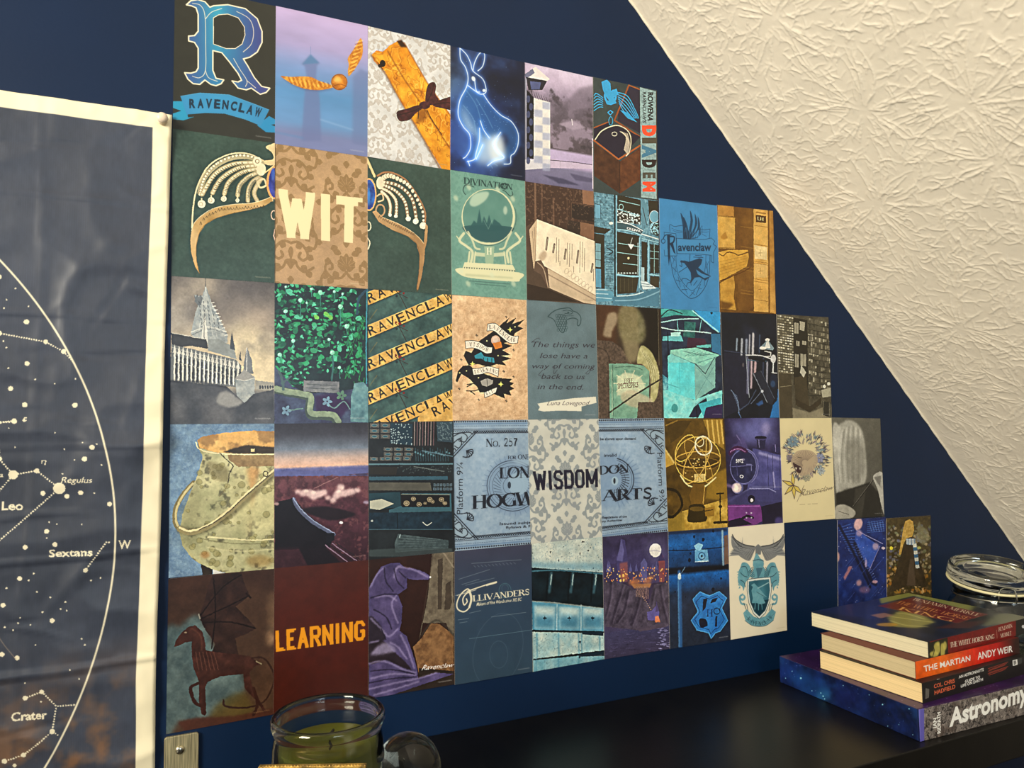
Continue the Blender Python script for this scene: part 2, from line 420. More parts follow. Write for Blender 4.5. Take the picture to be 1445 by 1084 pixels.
        if coat: b.inputs['Coat Weight'].default_value = coat; b.inputs['Coat Roughness'].default_value = .15
        return m

def _tile():
    if 'tile' in _gc: return _gc['tile']
    T = Canvas((0, 0, 0), (1, 0, 0), (0, 0, -1.5), 180, 270, (0, 0, 0)); T.uv(); W1 = (255, 255, 255); B0 = (0, 0, 0)
    def put(P, kind, wd=0, col=W1, sm=True):
        P = np.asarray(P, float)
        for ox, oy in ((0, 0), (100, 50), (100, -50), (-100, 50), (-100, -50), (0, 100), (0, -100)):
            for mir in (0, 1):
                Q = P.copy()
                if mir: Q[:, 0] = 100 - Q[:, 0]
                Q = Q + np.array([ox, oy])
                T.poly(Q, col, sm=sm) if kind == 'p' else T.line(Q, col, wd, sm=True)
    def leaf(x, y, ang, L, wd):
        a = math.radians(ang); c, s_ = math.cos(a), math.sin(a); p = []
        for t, w_ in ((0, .12), (.3, .5), (.6, .55), (.85, .3), (1, 0), (.85, -.3), (.6, -.55), (.3, -.5), (0, -.12)): p.append((x + t * L * c - w_ * wd * 1.35 * s_, y + (t * L * s_ + w_ * wd * 1.35 * c) / 1.5))
        put(p, 'p')
    for a, L in ((-90, 26), (-62, 24), (-36, 20), (-10, 17), (18, 13)): leaf(50, 36, a, L, 9)
    for q in ([(50, 42), (60, 50), (76, 50), (88, 42), (86, 33), (77, 33), (76, 39), (81, 40)], [(50, 62), (62, 60), (74, 66), (80, 76), (72, 82), (64, 78), (67, 73)], [(50, 92), (58, 84), (62, 90), (74, 96), (90, 90)], [(88, 42), (96, 54), (92, 66), (84, 66)]): put(q, 'l', 5)
    for x, y, a, L in ((66, 50, -60, 14), (74, 50, 50, 16), (82, 48, 10, 15), (84, 35, -90, 14), (62, 61, 70, 13), (76, 70, -30, 15), (79, 76, 30, 13), (56, 88, -120, 12), (70, 95, -60, 13), (80, 94, 70, 14), (94, 58, 0, 12), (60, 20, -20, 16), (66, 12, 20, 14)): leaf(x, y, a, L, 8)
    put([(50, 66), (55, 72), (50, 82)], 'p'); put([(50, 2), (56, 6), (50, 12)], 'p')
    for a in (-90, -62, -36, -10): 
        r = math.radians(a); put([(50 + 6 * math.cos(r), 36 + 4 * math.sin(r)), (50 + 20 * math.cos(r), 36 + 13 * math.sin(r))], 'l', 1.4, (90, 90, 90))
    _gc['tile'] = gblur(T.im[..., 0], .8); return _gc['tile']
_O = [(0, .16), (0, .84), (.22, 1), (.78, 1), (1, .84), (1, .16), (.78, 0), (.22, 0), (0, .16)]
BLK = {'I': (.3, [[(.5, 0), (.5, 1)]]), 'L': (.8, [[(0, 1), (0, 0)], [(0, 0), (1, 0)]]), 'T': (.95, [[(.5, 0), (.5, 1)], [(0, 1), (1, 1)]]), 'E': (.8, [[(0, 0), (0, 1)], [(0, 1), (1, 1)], [(0, .52), (.88, .52)], [(0, 0), (1, 0)]]),
       'N': (1, [[(0, 0), (0, 1)], [(0, 1), (1, 0)], [(1, 0), (1, 1)]]), 'M': (1.35, [[(0, 0), (0, 1)], [(0, 1), (.5, .12)], [(.5, .12), (1, 1)], [(1, 1), (1, 0)]]), 'W': (1.5, [[(0, 1), (.24, 0)], [(.24, 0), (.5, .92)], [(.5, .92), (.76, 0)], [(.76, 0), (1, 1)]]),
       'A': (1, [[(0, 0), (.5, 1)], [(.5, 1), (1, 0)], [(.2, .3), (.8, .3)]]), 'D': (1, [[(0, 0), (0, 1)], [(0, 1), (.75, 1), (1, .82), (1, .18), (.75, 0), (0, 0)]]), 'R': (1, [[(0, 0), (0, 1)], [(0, 1), (.8, 1), (1, .88), (1, .6), (.8, .48), (0, .48)], [(.5, .48), (1, 0)]]),
       'O': (1, [_O]), 'S': (.95, [[(1, .78), (1, .86), (.8, 1), (.2, 1), (0, .86), (0, .68), (.2, .55), (.8, .45), (1, .32), (1, .14), (.8, 0), (.2, 0), (0, .14), (0, .24)]]), 'G': (1, [[(1, .76), (1, .84), (.78, 1), (.22, 1), (0, .84), (0, .16), (.22, 0), (.78, 0), (1, .16), (1, .46), (.55, .46)]])}
def block(c, t, TL, TR, BR, BL, col, wy=.17, gap=.34):
    """heavy condensed capitals; wy = thickness of the bars in letter heights"""
    TL, TR, BR, BL = [np.array(q, float) for q in (TL, TR, BR, BL)]; Wd, Hd = np.linalg.norm(TR - TL), np.linalg.norm(BL - TL)
    wx = wy * Hd * 1.02 / Wd; k = len(t); free = 1 - wx * k * (1 + gap); unit = free / sum(BLK[ch][0] for ch in t) if k > 1 else 1; x = 0
    free = 1 - wx * k - wx * gap * (k - 1); unit = free / sum(BLK[ch][0] for ch in t)
    P = lambda u, v: (TL + (TR - TL) * u) * v + (BL + (BR - BL) * u) * (1 - v)
    for ch in t:
        w_, st = BLK[ch]; x0 = x + wx / 2; x1 = x0 + w_ * unit; x = x1 + wx / 2 + wx * gap
        F_ = lambda q: np.array([x0 + (x1 - x0) * q[0], wy / 2 + (1 - wy) * q[1]])
        for line in st:
            for a, b in zip(line[:-1], line[1:]):
                A, B = F_(a), F_(b)
                if abs(A[0] - B[0]) * Wd > 1.2 * abs(A[1] - B[1]) * Hd: d = np.array([0, wy / 2])
                else: d = np.array([wx / 2, 0])
                c.poly([P(*(A - d)), P(*(B - d)), P(*(B + d)), P(*(A + d))], col)
            for j, a in enumerate(line):
                if 0 < j < len(line) - 1 and ch in 'OSGDR': A = F_(a); c.ell(*P(*A), wx * Wd / 2, wy * Hd / 2, col)
                elif ch not in 'OSGR' and 0 < j < len(line) - 1: A = F_(a); c.ell(*P(*A), wx * Wd / 2, wy * Hd / 2, col)
            if ch in 'LETDR': 
                A = F_(line[0]); c.poly([P(A[0] - wx / 2, A[1] - wy / 2), P(A[0] + wx / 2, A[1] - wy / 2), P(A[0] + wx / 2, A[1] + wy / 2), P(A[0] - wx / 2, A[1] + wy / 2)], col)
            for a in (line[0], line[-1]):
                if ch in 'ILTENMWAR' and a[1] in (0, 1) : 
                    A = F_(a); s_ = 1 if a[1] else -1; v = A[1]; c.poly([P(A[0] - wx / 2, v), P(A[0] + wx / 2, v), P(A[0] + wx / 2, v + s_ * wy / 2), P(A[0] - wx / 2, v + s_ * wy / 2)], col)

# ------------------------------------------------------------------ the room
SL = np.array([.5684, 0, .1204 + ZO]); SD = np.array([.6927, 0, -.7212]); SN = np.array([-.7212, 0, -.6927])   # slope line on the wall, down-slope, into the room
XT = .5684 - (2.42 - SL[2]) * .6927 / .7212           # where the slope meets the flat ceiling
XB = .5684 + SL[2] * .6927 / .7212                    # where it meets the floor
wallm = mat('navy_wall_paint', (2, 29, 61), rough=.48, spec=.35, nscale=6, namt=.05, bump=.10, bscale=260)
wall = mesh('wall_back', [(-2.2, 0, 0), (XB, 0, 0), (XT, 0, 2.42), (-2.2, 0, 2.42), (-2.2, .1, 0), (XB, .1, 0), (XT, .1, 2.42), (-2.2, .1, 2.42)],
            [(0, 1, 2, 3), (7, 6, 5, 4), (1, 0, 4, 5), (2, 1, 5, 6), (3, 2, 6, 7), (0, 3, 7, 4)], wallm)
tag(wall, 'flat navy blue painted gable wall behind the prints', None, None, 'structure')
floorm = mat('dark_floor_boards', (70, 56, 44), rough=.5, nscale=9, namt=.2)
o = box('floor', (-2.2, -3.6, -.05), (XB, 0, 0), floorm); tag(o, kind='structure')
ceilm = mat('cream_plaster', (229, 220, 203), rough=.55, spec=.3, nscale=14, namt=.02)
o = box('ceiling', (-2.2, -3.6, 2.42), (XT, 0, 2.5), ceilm); tag(o, kind='structure')
o = box('wall_left', (-2.3, -3.6, 0), (-2.2, 0.1, 2.42), mat('pale_wall_paint', (205, 198, 182), rough=.8, nscale=5, namt=.03)); tag(o, kind='structure')

# sloping ceiling in stamped ("crow's foot") plaster: the ridges are real relief
def slope():
    st = .0011; S0, S1, Y1 = -.40, 1.2, .5
    ns = int((S1 - S0) / st); ny = int(Y1 / st); Hm = np.zeros((ny, ns))
    rs = np.random.RandomState(11)
    def stroke(s, y, a, L, wob, ht):
        n = int(L / st * 2) + 3; t = np.arange(n)
        aa = a + np.cumsum(rs.randn(n)) * wob + rs.uniform(-.3, .3) * np.sin(t / n * 3)
        xs = s + np.cumsum(np.cos(aa)) * st / 2; ys = y + np.cumsum(np.sin(aa)) * st / 2
        i = ((xs - S0) / st).astype(int); j = (ys / st).astype(int)
        ok = (i >= 0) & (i < ns) & (j >= 0) & (j < ny)
        prof = ht * (.45 + .55 * np.sin(np.pi * np.clip(t / n, .08, .95)))
        np.maximum.at(Hm, (j[ok], i[ok]), prof[ok])
    cents = []
    for gs in np.arange(S0, S1 + .1, .17):
        for gy in np.arange(0, Y1 + .1, .165):
            cents.append((gs + rs.uniform(-.05, .05), gy + rs.uniform(-.045, .045)))
    for cs, cy in cents:
        for k in range(34):
            a = rs.uniform(0, 2 * math.pi); r = rs.uniform(.006, .03)
            stroke(cs + r * math.cos(a), cy + r * math.sin(a), a + rs.randn() * .15, rs.uniform(.02, .075), .035, rs.uniform(.5, 1.1))
    for k in range(7900):
        s, y = rs.uniform(S0, S1), rs.uniform(0, Y1)
        d = min(cents, key=lambda c: (c[0] - s) ** 2 + (c[1] - y) ** 2); a = math.atan2(y - d[1], s - d[0])
        a += rs.randn() * .45 + (math.pi / 2 if rs.rand() < .38 else 0)
        stroke(s, y, a, rs.uniform(.006, .030), .13, rs.uniform(.3, 1.0))
    # ragged and smooth near the wall line
    yy = (np.arange(ny) * st)[:, None]; fade = np.clip((yy - .004) / .03, 0.06, 1)
    Hm = (gblur(Hm, .62) * 1.35 + gblur(Hm, 1.9) * .45) * fade
    Hm = Hm * .00100 + (vnoise(ny, ns, 60, 5, 4) - .5) * .0010 * fade + (vnoise(ny, ns, 9, 6, 3) - .5) * .0004
    # 2-pixel lip: the wavy edge of the plaster where it meets the paint
    ii = (S0 + (np.arange(ns) + .5) * st)[None, :] * np.ones((ny, 1)); jj = (np.arange(ny) * st)[:, None] * np.ones((1, ns))
    P = SL + ii[..., None] * SD + jj[..., None] * np.array([0, -1, 0]) + Hm[..., None] * SN
    n0 = ny * ns; V = P.reshape(-1, 3)
    idx = np.arange(n0).reshape(ny, ns); Q = np.stack([idx[:-1, :-1], idx[1:, :-1], idx[1:, 1:], idx[:-1, 1:]], -1).reshape(-1, 4)
    me = bpy.data.meshes.new('ceiling_slope'); me.vertices.add(n0); me.vertices.foreach_set('co', V.ravel().astype(np.float32))
    me.loops.add(Q.size); me.loops.foreach_set('vertex_index', Q.ravel().astype(np.int32))
    me.polygons.add(len(Q)); me.polygons.foreach_set('loop_start', np.arange(0, Q.size, 4, dtype=np.int32))
    me.update(calc_edges=True); me.validate(); me.polygons.foreach_set('use_smooth', np.ones(len(Q), bool))
    me.materials.append(ceilm)
    o = bpy.data.objects.new('ceiling_slope', me); COL.objects.link(o); tag(o, kind='structure')
    ye = -(ny - 1) * st
    for mx in (Matrix.Translation((0, 2 * ye, 0)) @ Matrix.Diagonal((1, -1, 1, 1)), Matrix.Translation((0, 2 * ye, 0)), Matrix.Translation((0, 4 * ye, 0)) @ Matrix.Diagonal((1, -1, 1, 1))):
        q = o.copy(); COL.objects.link(q); q.matrix_world = mx      # the same relief carried on towards the room, mirrored
    # backing of the rest of the slope, round the stamped field
    e0 = SL + SD * (S0 + .0006); e1 = SL + SD * (S1 - .002); top = np.array([XT, 0, 2.42]); bot = np.array([XB, 0, 0]); f = np.array([0, -3.6, 0]); g = np.array([0, 4 * ye + .001, 0])
    bk = -SN * .09
    fr = [top, top + f, e0 + f, e0, e1, e1 + f, bot + f, bot, e0 + g, e1 + g]
    mesh('ceiling_slope_outer', fr + [top + bk, top + f + bk, bot + f + bk, bot + bk],
         [(3, 2, 1, 0), (7, 6, 5, 4), (9, 5, 2, 8), (10, 11, 12, 13), (0, 1, 11, 10), (1, 2, 5, 6, 12, 11)], ceilm, parent=None)['kind'] = 'structure'
    # plaster bead along the joint with the wall
    pts = []
    for k in range(160):
        s = -.40 + k * 1.60 / 159
        pts.append(SL + SD * s + SN * (.0006 + .0007 * math.sin(k * 1.7) * math.sin(k * .43)) + np.array([0, -.0012, 0]))
    b = tube('trim_joint', pts, .0016, mat('joint_caulk', (226, 218, 198), rough=.7, nscale=40, namt=.06), seg=6); tag(b, kind='structure')
slope()
# touch-up smear of lighter blue on the wall, low by the slope
sm = onplane([(1420, 741), (1427, 745), (1437, 757), (1446, 768), (1450, 784), (1444, 781), (1434, 770), (1424, 755)], (0, 0, 0), (0, 1, 0))
mk = mesh('paint_smear', [(p[0], -.0004, p[2]) for p in sm] + [(p[0], 0, p[2]) for p in sm], [tuple(range(8))[::-1]] + [(i, (i + 1) % 8, 8 + (i + 1) % 8, 8 + i) for i in range(8)],
          mat('light_blue_smear', (22, 84, 130), rough=.3, nscale=80, namt=.15)); mk.parent = wall

# ------------------------------------------------------------------ black floating shelf
ZS = ZO - .8147
blackm = mat('black_wood_grain', (11, 10, 9), rough=.36, spec=.35, nscale=30, namt=.35, bump=.05, bscale=300)
sh = empty('floating_shelf', (.7, -.135, ZS - .02)); tag(sh, 'long matt black floating shelf along the foot of the blue wall', 'shelf')
bevel(mesh('shelf_board', [(-.05, -.271, ZS - .042), (1.40, -.262, ZS - .042), (1.40, -.0005, ZS - .042), (-.05, -.0005, ZS - .042),
                     (-.05, -.271, ZS), (1.40, -.262, ZS), (1.40, -.0005, ZS), (-.05, -.0005, ZS)],
     [(0, 3, 2, 1), (4, 5, 6, 7), (0, 1, 5, 4), (1, 2, 6, 5), (2, 3, 7, 6), (3, 0, 4, 7)], blackm, sh), .0012)
for xx in (.25, 1.1):
    box('shelf_cleat', (xx, -.09, ZS - .08), (xx + .03, -.0005, ZS - .042), blackm, sh, .002)
# brushed metal plate screwed to the wall above the left end of the shelf
brm = mat('brushed_steel', (196, 182, 140), rough=.36, metal=.75, nscale=60, namt=.25)
nt = brm.node_tree; mp = nt.nodes.new('ShaderNodeMapping'); mp.inputs['Scale'].default_value = (14, 1, .5)
tcn = [n for n in nt.nodes if n.type == 'TEX_COORD'][0]; nn = [n for n in nt.nodes if n.type == 'TEX_NOISE'][0]
nt.links.new(tcn.outputs['Object'], mp.inputs[0]); nt.links.new(mp.outputs[0], nn.inputs['Vector'])
br = empty('shelf_bracket', (.0155, -.003, ZS + .02)); tag(br, 'brushed metal wall plate with one screw below the winged horse print', 'bracket')
def rplate(name, x0, x1, z0, z1, r, y0, y1, m, parent):
    P = []
    for cx, cz, a0 in ((x1 - r, z1 - r, 0), (x0 + r, z1 - r, 90), (x0 + .0005, z0 + .0005, 180), (x1 - .0005, z0 + .0005, 270)):
        for a in np.linspace(a0, a0 + 90, 6):
            rr = r if cz > z0 + .01 else .0005
            P.append((cx + rr * math.cos(math.radians(a)), cz + rr * math.sin(math.radians(a))))
    n = len(P); V = [(x, y0, z) for x, z in P] + [(x, y1, z) for x, z in P]
    return mesh(name, V, [tuple(range(n)), tuple(range(2 * n - 1, n - 1, -1))] + [(i + n, (i + 1) % n + n, (i + 1) % n, i) for i in range(n)], m, parent)
bevel(rplate('plate', -.0005, .0308, ZS + .0002, ZO - .7665, .0025, -.0035, -.0003, brm, br), .0006)
sc = lathe('screw', [(0, -.0003), (.0042, -.0003), (.0042, .0006), (.0034, .0016), (.0012, .0022), (0, .0022)], (.0138, -.0036, ZO - .7805),
           mat('screw_zinc', (205, 200, 180), rough=.25, metal=1, nscale=300, namt=.05), br, 28, (Vector((1, 0, 0)), math.pi / 2))
slm = mat('screw_slot', (40, 36, 28), rough=.6)
for a in (.6, .6 + math.pi / 2):
    c, s_ = math.cos(a) * .0021, math.sin(a) * .0021; px, pz = -s_ * .17, c * .17
    X0, Z0 = .0138, ZO - .7805
    q = [(X0 - c - px, Z0 - s_ - pz), (X0 + c - px, Z0 + s_ - pz), (X0 + c + px, Z0 + s_ + pz), (X0 - c + px, Z0 - s_ + pz)]
    o = mesh('screw_slot', [(x, -.0060, z) for x, z in q] + [(x, -.0050, z) for x, z in q], [(0, 1, 2, 3), (7, 6, 5, 4), (0, 4, 5, 1), (1, 5, 6, 2), (2, 6, 7, 3), (3, 7, 4, 0)], slm, br)
    o.parent = sc; o.location = br.location - br.location

# ------------------------------------------------------------------ star chart on crumpled cloth
PX0, PX1, PZ0, PZ1 = -.898, 0.0, ZO - .1375, ZO - 1.07
pc = Canvas((PX0, -.004, PZ0), (PX1 - PX0, 0, 0), (0, 0, PZ1 - PZ0), 1520, 1580, (54, 60, 74))
CR = (228, 219, 190)
def chart():
    c = pc; c.z(0, 0, 1); rs = np.random.RandomState(4)
    c.mottle(.16, 260, 3); c.mottle(.07, 14, 5, sx=.35)
    c.im *= (1 + .05 * np.sin(c.X * 1.9) * (vnoise(c.h, c.w, 30, 8, 2)))[..., None]
    # rust-brown stains in the lower folds
    n = vnoise(c.h, c.w, 150, 12, 4) * .6 + vnoise(c.h, c.w, 40, 13, 4) * .4
    band = np.clip((c.Y / c.h - .55) * 3.0, 0, 1)
    c.comp(np.clip((n - .47) * 3.5, 0, 1) * band * .75, (92, 66, 50))
    c.comp(np.clip((n - .56) * 8, 0, 1) * np.clip((c.Y / c.h - .56) * 8, 0, 1) * .65, (146, 100, 64))
    def wp(x, z): return (x - PX0) / (PX1 - PX0) * c.w, (z + ZO - PZ0) / (PZ1 - PZ0) * c.h
    cx, cy = wp(-.4492, -.573); r = .4094 / (PX1 - PX0) * c.w
    P = np.array([(cx + r * math.cos(t), cy + r * math.sin(t)) for t in np.linspace(0, 2 * math.pi, 300)])
    c.loc = True; c.ps = 1; c.line(P / np.array([c.w, c.h]) * 100, CR, 3.0)
    # scattered stars in the part of the sky beyond the frame
    for i in range(330):
        a, q = rs.uniform(0, 6.28), math.sqrt(rs.rand()) * .39; x, y = wp(-.4492 + q * math.cos(a), -.573 + q * math.sin(a))
        if x > wp(-.16, 0)[0]: continue
        rr = rs.choice([1.6, 2, 3, 5, 8], p=[.4, .25, .2, .1, .05]); c.ell(x / c.w * 100, y / c.h * 100, rr / c.w * 100, rr / c.h * 100, CR)
    c.z(0, 120, 2.26)
    def star(x, y, r): c.ell(x, y, r, r * .92, CR)
    def dots(*ps):
        P = np.array(ps, float); d = np.r_[0, np.cumsum(np.hypot(*np.diff(P, axis=0).T))]
        for t in np.arange(7, d[-1] - 4, 8.2): star(np.interp(t, d, P[:, 0]), np.interp(t, d, P[:, 1]), 3.0)
    for x, y, r in ((8, 611, 9), (98, 755, 9), (12, 791, 8.5), (161, 819, 8), (219, 850, 8.5), (102, 888, 8.5), (50, 968, 8.5), (97, 1020, 9), (257, 1021, 9), (15, 1076, 7), (64, 1071, 8),
                    (61, 648, 3), (33, 684, 3), (25, 711, 3), (104, 705, 3), (25, 816, 3), (35, 837, 3), (43, 903, 3), (130, 939, 3.2), (192, 953, 2.6), (258, 937, 2.8)): star(x, y, r)
    dots((12, 791), (161, 819), (219, 850), (262, 895)); dots((15, 1076), (64, 1071)); dots((-90, 760), (12, 791))
    c.text('ε', [(91, 1056), (104, 1056), (103, 1072), (90, 1072)], CR, bold=.012, slant=.2)
    c.z(0, 580, 2.152)
    for x, y, r in ((62, 32, 8), (14, 36, 7), (17, 145, 8.5), (59, 193, 15), (131, 181, 8), (200, 234, 19), (150, 249, 8), (223, 258, 8), (265, 247, 8), (276, 145, 8.5), (299, 110, 8.5), (353, 281, 7.5),
                    (163, 364, 8), (190, 403, 8), (100, 411, 8), (0, 436, 7), (284, 481, 7.5), (85, 506, 8), (36, 586, 8), (186, 633, 8), (35, 735, 8), (82, 745, 8), (8, 848, 9),
                    (106, 869, 8), (157, 849, 7.5), (188, 969, 8.5), (100, 1042, 8), (41, 1062, 8.5), (72, 1075, 6),
                    (186, 66, 2.6), (65, 110, 2.6), (214, 116, 2.4), (245, 148, 2.4), (328, 163, 2.6), (306, 248, 2.4), (209, 190, 2.6), (170, 336, 3), (194, 342, 3), (165, 384, 2.6), (270, 342, 2.4),
                    (127, 491, 3), (112, 511, 3), (45, 535, 3), (138, 546, 3), (179, 563, 3), (225, 577, 3), (211, 598, 3), (230, 603, 3), (156, 607, 3), (90, 623, 3), (83, 640, 3), (68, 661, 3), (42, 653, 3),
                    (277, 687, 3), (287, 705, 3), (121, 645, 3), (301, 512, 3), (330, 505, 3), (138, 706, 2.6), (243, 779, 2.6), (271, 808, 2.6), (105, 823, 3), (154, 879, 3), (313, 100, 2.4), (270, 95, 2.4), (46, 52, 2.4)): star(x, y, r)
    dots((62, 32), (14, 36), (17, 145), (59, 193), (131, 181), (200, 234)); dots((200, 234), (0, 410), (-120, 500)); dots((59, 193), (0, 262), (-80, 340))
    dots((284, 481), (345, 396), (362, 396)); dots((106, 869), (157, 849), (201, 893), (260, 888)); dots((201, 893), (188, 969), (212, 985)); dots((188, 969), (100, 1042), (41, 1062))
    c.line([(-20, 560), (10, 655), (40, 705), (78, 748)], (150, 130, 110), 1.5, .8, True)
    T = lambda t, x0, x1, yt, yb, dy=0, **k: c.text(t, [(x0, yt), (x1, yt + dy), (x1, yb + dy), (x0, yb)], CR, **k)
    T('Leo', 25, 90, 274, 300, 0, bold=.028); T('Sextans', 171, 305, 419, 441, -4, bold=.028); T('Crater', 65, 173, 912, 937, -6, bold=.028)
    T('W', 382, 420, 390, 416, 0, bold=.02); T('Regulus', 205, 298, 199, 217, 1, bold=.012, slant=.25); T('Algieba', -70, 28, 184, 199, 2, bold=.012, slant=.25)
    T('ε', 86, 98, 17, 33, 0, bold=.012, slant=.2); T('η', 144, 158, 146, 160, 0, bold=.012, slant=.2)
    T('Virgo', -260, -180, 274, 300, 0, bold=.028)
    # plain white border with the slightly uneven inner edge of the photograph
    n = (vnoise(c.h, c.w, 120, 20, 3) - .5) * 4; bx = .0172 / (PX1 - PX0) * c.w; by = .0162 / (PZ0 - PZ1) * c.h
    dd = np.minimum(np.minimum(c.X - bx, c.w - bx - c.X), np.minimum(c.Y - by, c.h - by - c.Y)) + n * .5
    c.comp(np.clip(.5 - dd, 0, 1), (239, 229, 196)); return c.material('star_chart_print', .44, .5)
def poster():
    nx, nz = 250, 300; xs = np.linspace(PX0, PX1, nx); zs = np.linspace(PZ0, PZ1, nz); X, Z = np.meshgrid(xs, zs)
    t = (PZ0 - Z) / (PZ0 - PZ1); D = np.full(X.shape, .0035)
    D += (vnoise(nz, nx, 70, 31, 3) - .5) * .0110 * np.clip(t * 5, .15, 1) + (vnoise(nz, nx, 13, 32, 3) - .5) * .0030
    for zf, a, w_ in ((-.235, .0024, .002), (-.349, .0019, .002), (-.478, .0021, .0018), (-.583, .0025, .002), (-.687, .0042, .0026), (-.80, .0025, .002), (-.90, .0025, .002)):
        zz = Z - ZO - zf + (vnoise(nz, nx, 36, int(-zf * 100), 3) - .5) * .009 - .02 * (X + .1)*.2
        D += .75 * a * np.exp(-(zz / w_) ** 2) * (.1 + 1.5 * vnoise(nz, nx, 14, 77 + int(-zf * 100), 3)) - .15 * a * np.exp(-((zz + .004) / (w_ * 1.5)) ** 2)
    for xf, a in ((-.11, .0007), (-.30, .0009), (-.55, .0009)):
        D += a * np.exp(-((X - xf + .02 * (vnoise(nz, nx, 60, 5, 2) - .5)) / .0022) ** 2)
    for q, (sc_, am) in enumerate(((34, .0022), (18, .0012), (60, .0030))):
        n = vnoise(nz, nx, sc_, 90 + q, 2); D += am * np.clip(1 - np.abs(n - .5) * 9, 0, 1) ** 1.5 * (.2 + vnoise(nz, nx, 50, 95 + q, 2))
    rs = np.random.RandomState(9)
    for i in range(110):     # short sharp creases
        x, z, a = rs.uniform(PX0, PX1), rs.uniform(PZ1, PZ0), rs.uniform(0, 3.1); L = rs.uniform(.02, .08)
        u = (X - x) * math.cos(a) + (Z - z) * math.sin(a); v_ = -(X - x) * math.sin(a) + (Z - z) * math.cos(a) + u * u * rs.uniform(-3, 3)
        D += rs.choice([-1, 1]) * .0014 * np.exp(-(v_ / .0018) ** 2) * np.clip(1 - (u / L) ** 2, 0, 1)
    D = np.maximum(D, .0008)
    # the right edge hangs a little inward and wavy
    ex = -.0008 - .011 * t ** .8 + .0012 * np.sin(t * 19) * t; XX = X + ex * np.clip((X - PX0) / .9, 0, 1)
    P = np.stack([XX, -D, Z], -1).reshape(-1, 3); B = P.copy(); B[:, 1] += .0006
    idx = np.arange(nx * nz).reshape(nz, nx); Q = np.stack([idx[1:, :-1], idx[1:, 1:], idx[:-1, 1:], idx[:-1, :-1]], -1).reshape(-1, 4)
    o = empty('star_chart', (PX1 - .45, -.004, PZ1)); tag(o, 'large crumpled navy star chart with white border pinned left of the prints', 'poster')
    me = bpy.data.meshes.new('chart_cloth'); me.from_pydata((P - np.array(o.location)).tolist(), [], Q.tolist())
    l = me.uv_layers.new(name='UVMap'); vi = np.array([q for p in me.polygons for q in p.vertices])
    U = np.stack([(X - PX0) / (PX1 - PX0), 1 - t], -1).reshape(-1, 2)[vi]; l.data.foreach_set('uv', U.ravel().astype(np.float32))
    me.polygons.foreach_set('use_smooth', np.ones(len(me.polygons), bool)); me.materials.append(chart())
    c = bpy.data.objects.new('chart_cloth', me); COL.objects.link(c); c.parent = o
    s = c.modifiers.new('thick', 'SOLIDIFY'); s.thickness = .0006; s.offset = -1
poster()
pp = empty('pushpin', tuple(onplane([(229, 171)], (0, -.004, 0), (0, 1, 0))[0])); tag(pp, 'small round cream pushpin in the top right corner of the star chart', 'pushpin')
pl = Vector(pp.location)
pim = mat('cream_plastic', (226, 208, 186), rough=.35, nscale=120, namt=.03)
lathe('head', [(0, .0015), (.0046, .0015), (.0050, .0028), (.0034, .0045), (.0033, .0060), (.0050, .0078), (.0056, .0095), (.0050, .0112), (.003, .0124), (0, .0128)], pl, pim, pp, 32, (Vector((1, 0, 0)), math.pi / 2))
lathe('pin', [(0, -.003), (.0005, -.002), (.0005, .0016), (0, .0016)], pl, brm, pp, 10, (Vector((1, 0, 0)), math.pi / 2))

# ------------------------------------------------------------------ books and the boxed atlas on the right of the shelf
pagem = mat('book_page_block', (236, 216, 172), rough=.85, spec=.1)
def pagemat(name, col, z0, z1):
    m = mat(name, col, rough=.85, spec=.15); nt = m.node_tree; b = nt.nodes['Principled BSDF']
    tc = nt.nodes.new('ShaderNodeTexCoord'); mp = nt.nodes.new('ShaderNodeMapping'); mp.inputs['Scale'].default_value = (3, 3, 3000)
    n = nt.nodes.new('ShaderNodeTexNoise'); n.inputs['Scale'].default_value = 1; n.inputs['Detail'].default_value = 2
    nt.links.new(tc.outputs['Object'], mp.inputs[0]); nt.links.new(mp.outputs[0], n.inputs['Vector'])
    r = nt.nodes.new('ShaderNodeValToRGB'); r.color_ramp.elements[0].position = .30; r.color_ramp.elements[1].position = .55
    r.color_ramp.elements[0].color = lin([x * .84 for x in col]); r.color_ramp.elements[1].color = lin(col)
    nt.links.new(n.outputs['Fac'], r.inputs[0]); nt.links.new(r.outputs[0], b.inputs['Base Color'])
    bm = nt.nodes.new('ShaderNodeBump'); bm.inputs['Strength'].default_value = .25; bm.inputs['Distance'].default_value = .0004
    nt.links.new(n.outputs['Fac'], bm.inputs['Height']); nt.links.new(bm.outputs[0], b.inputs['Normal']); return m
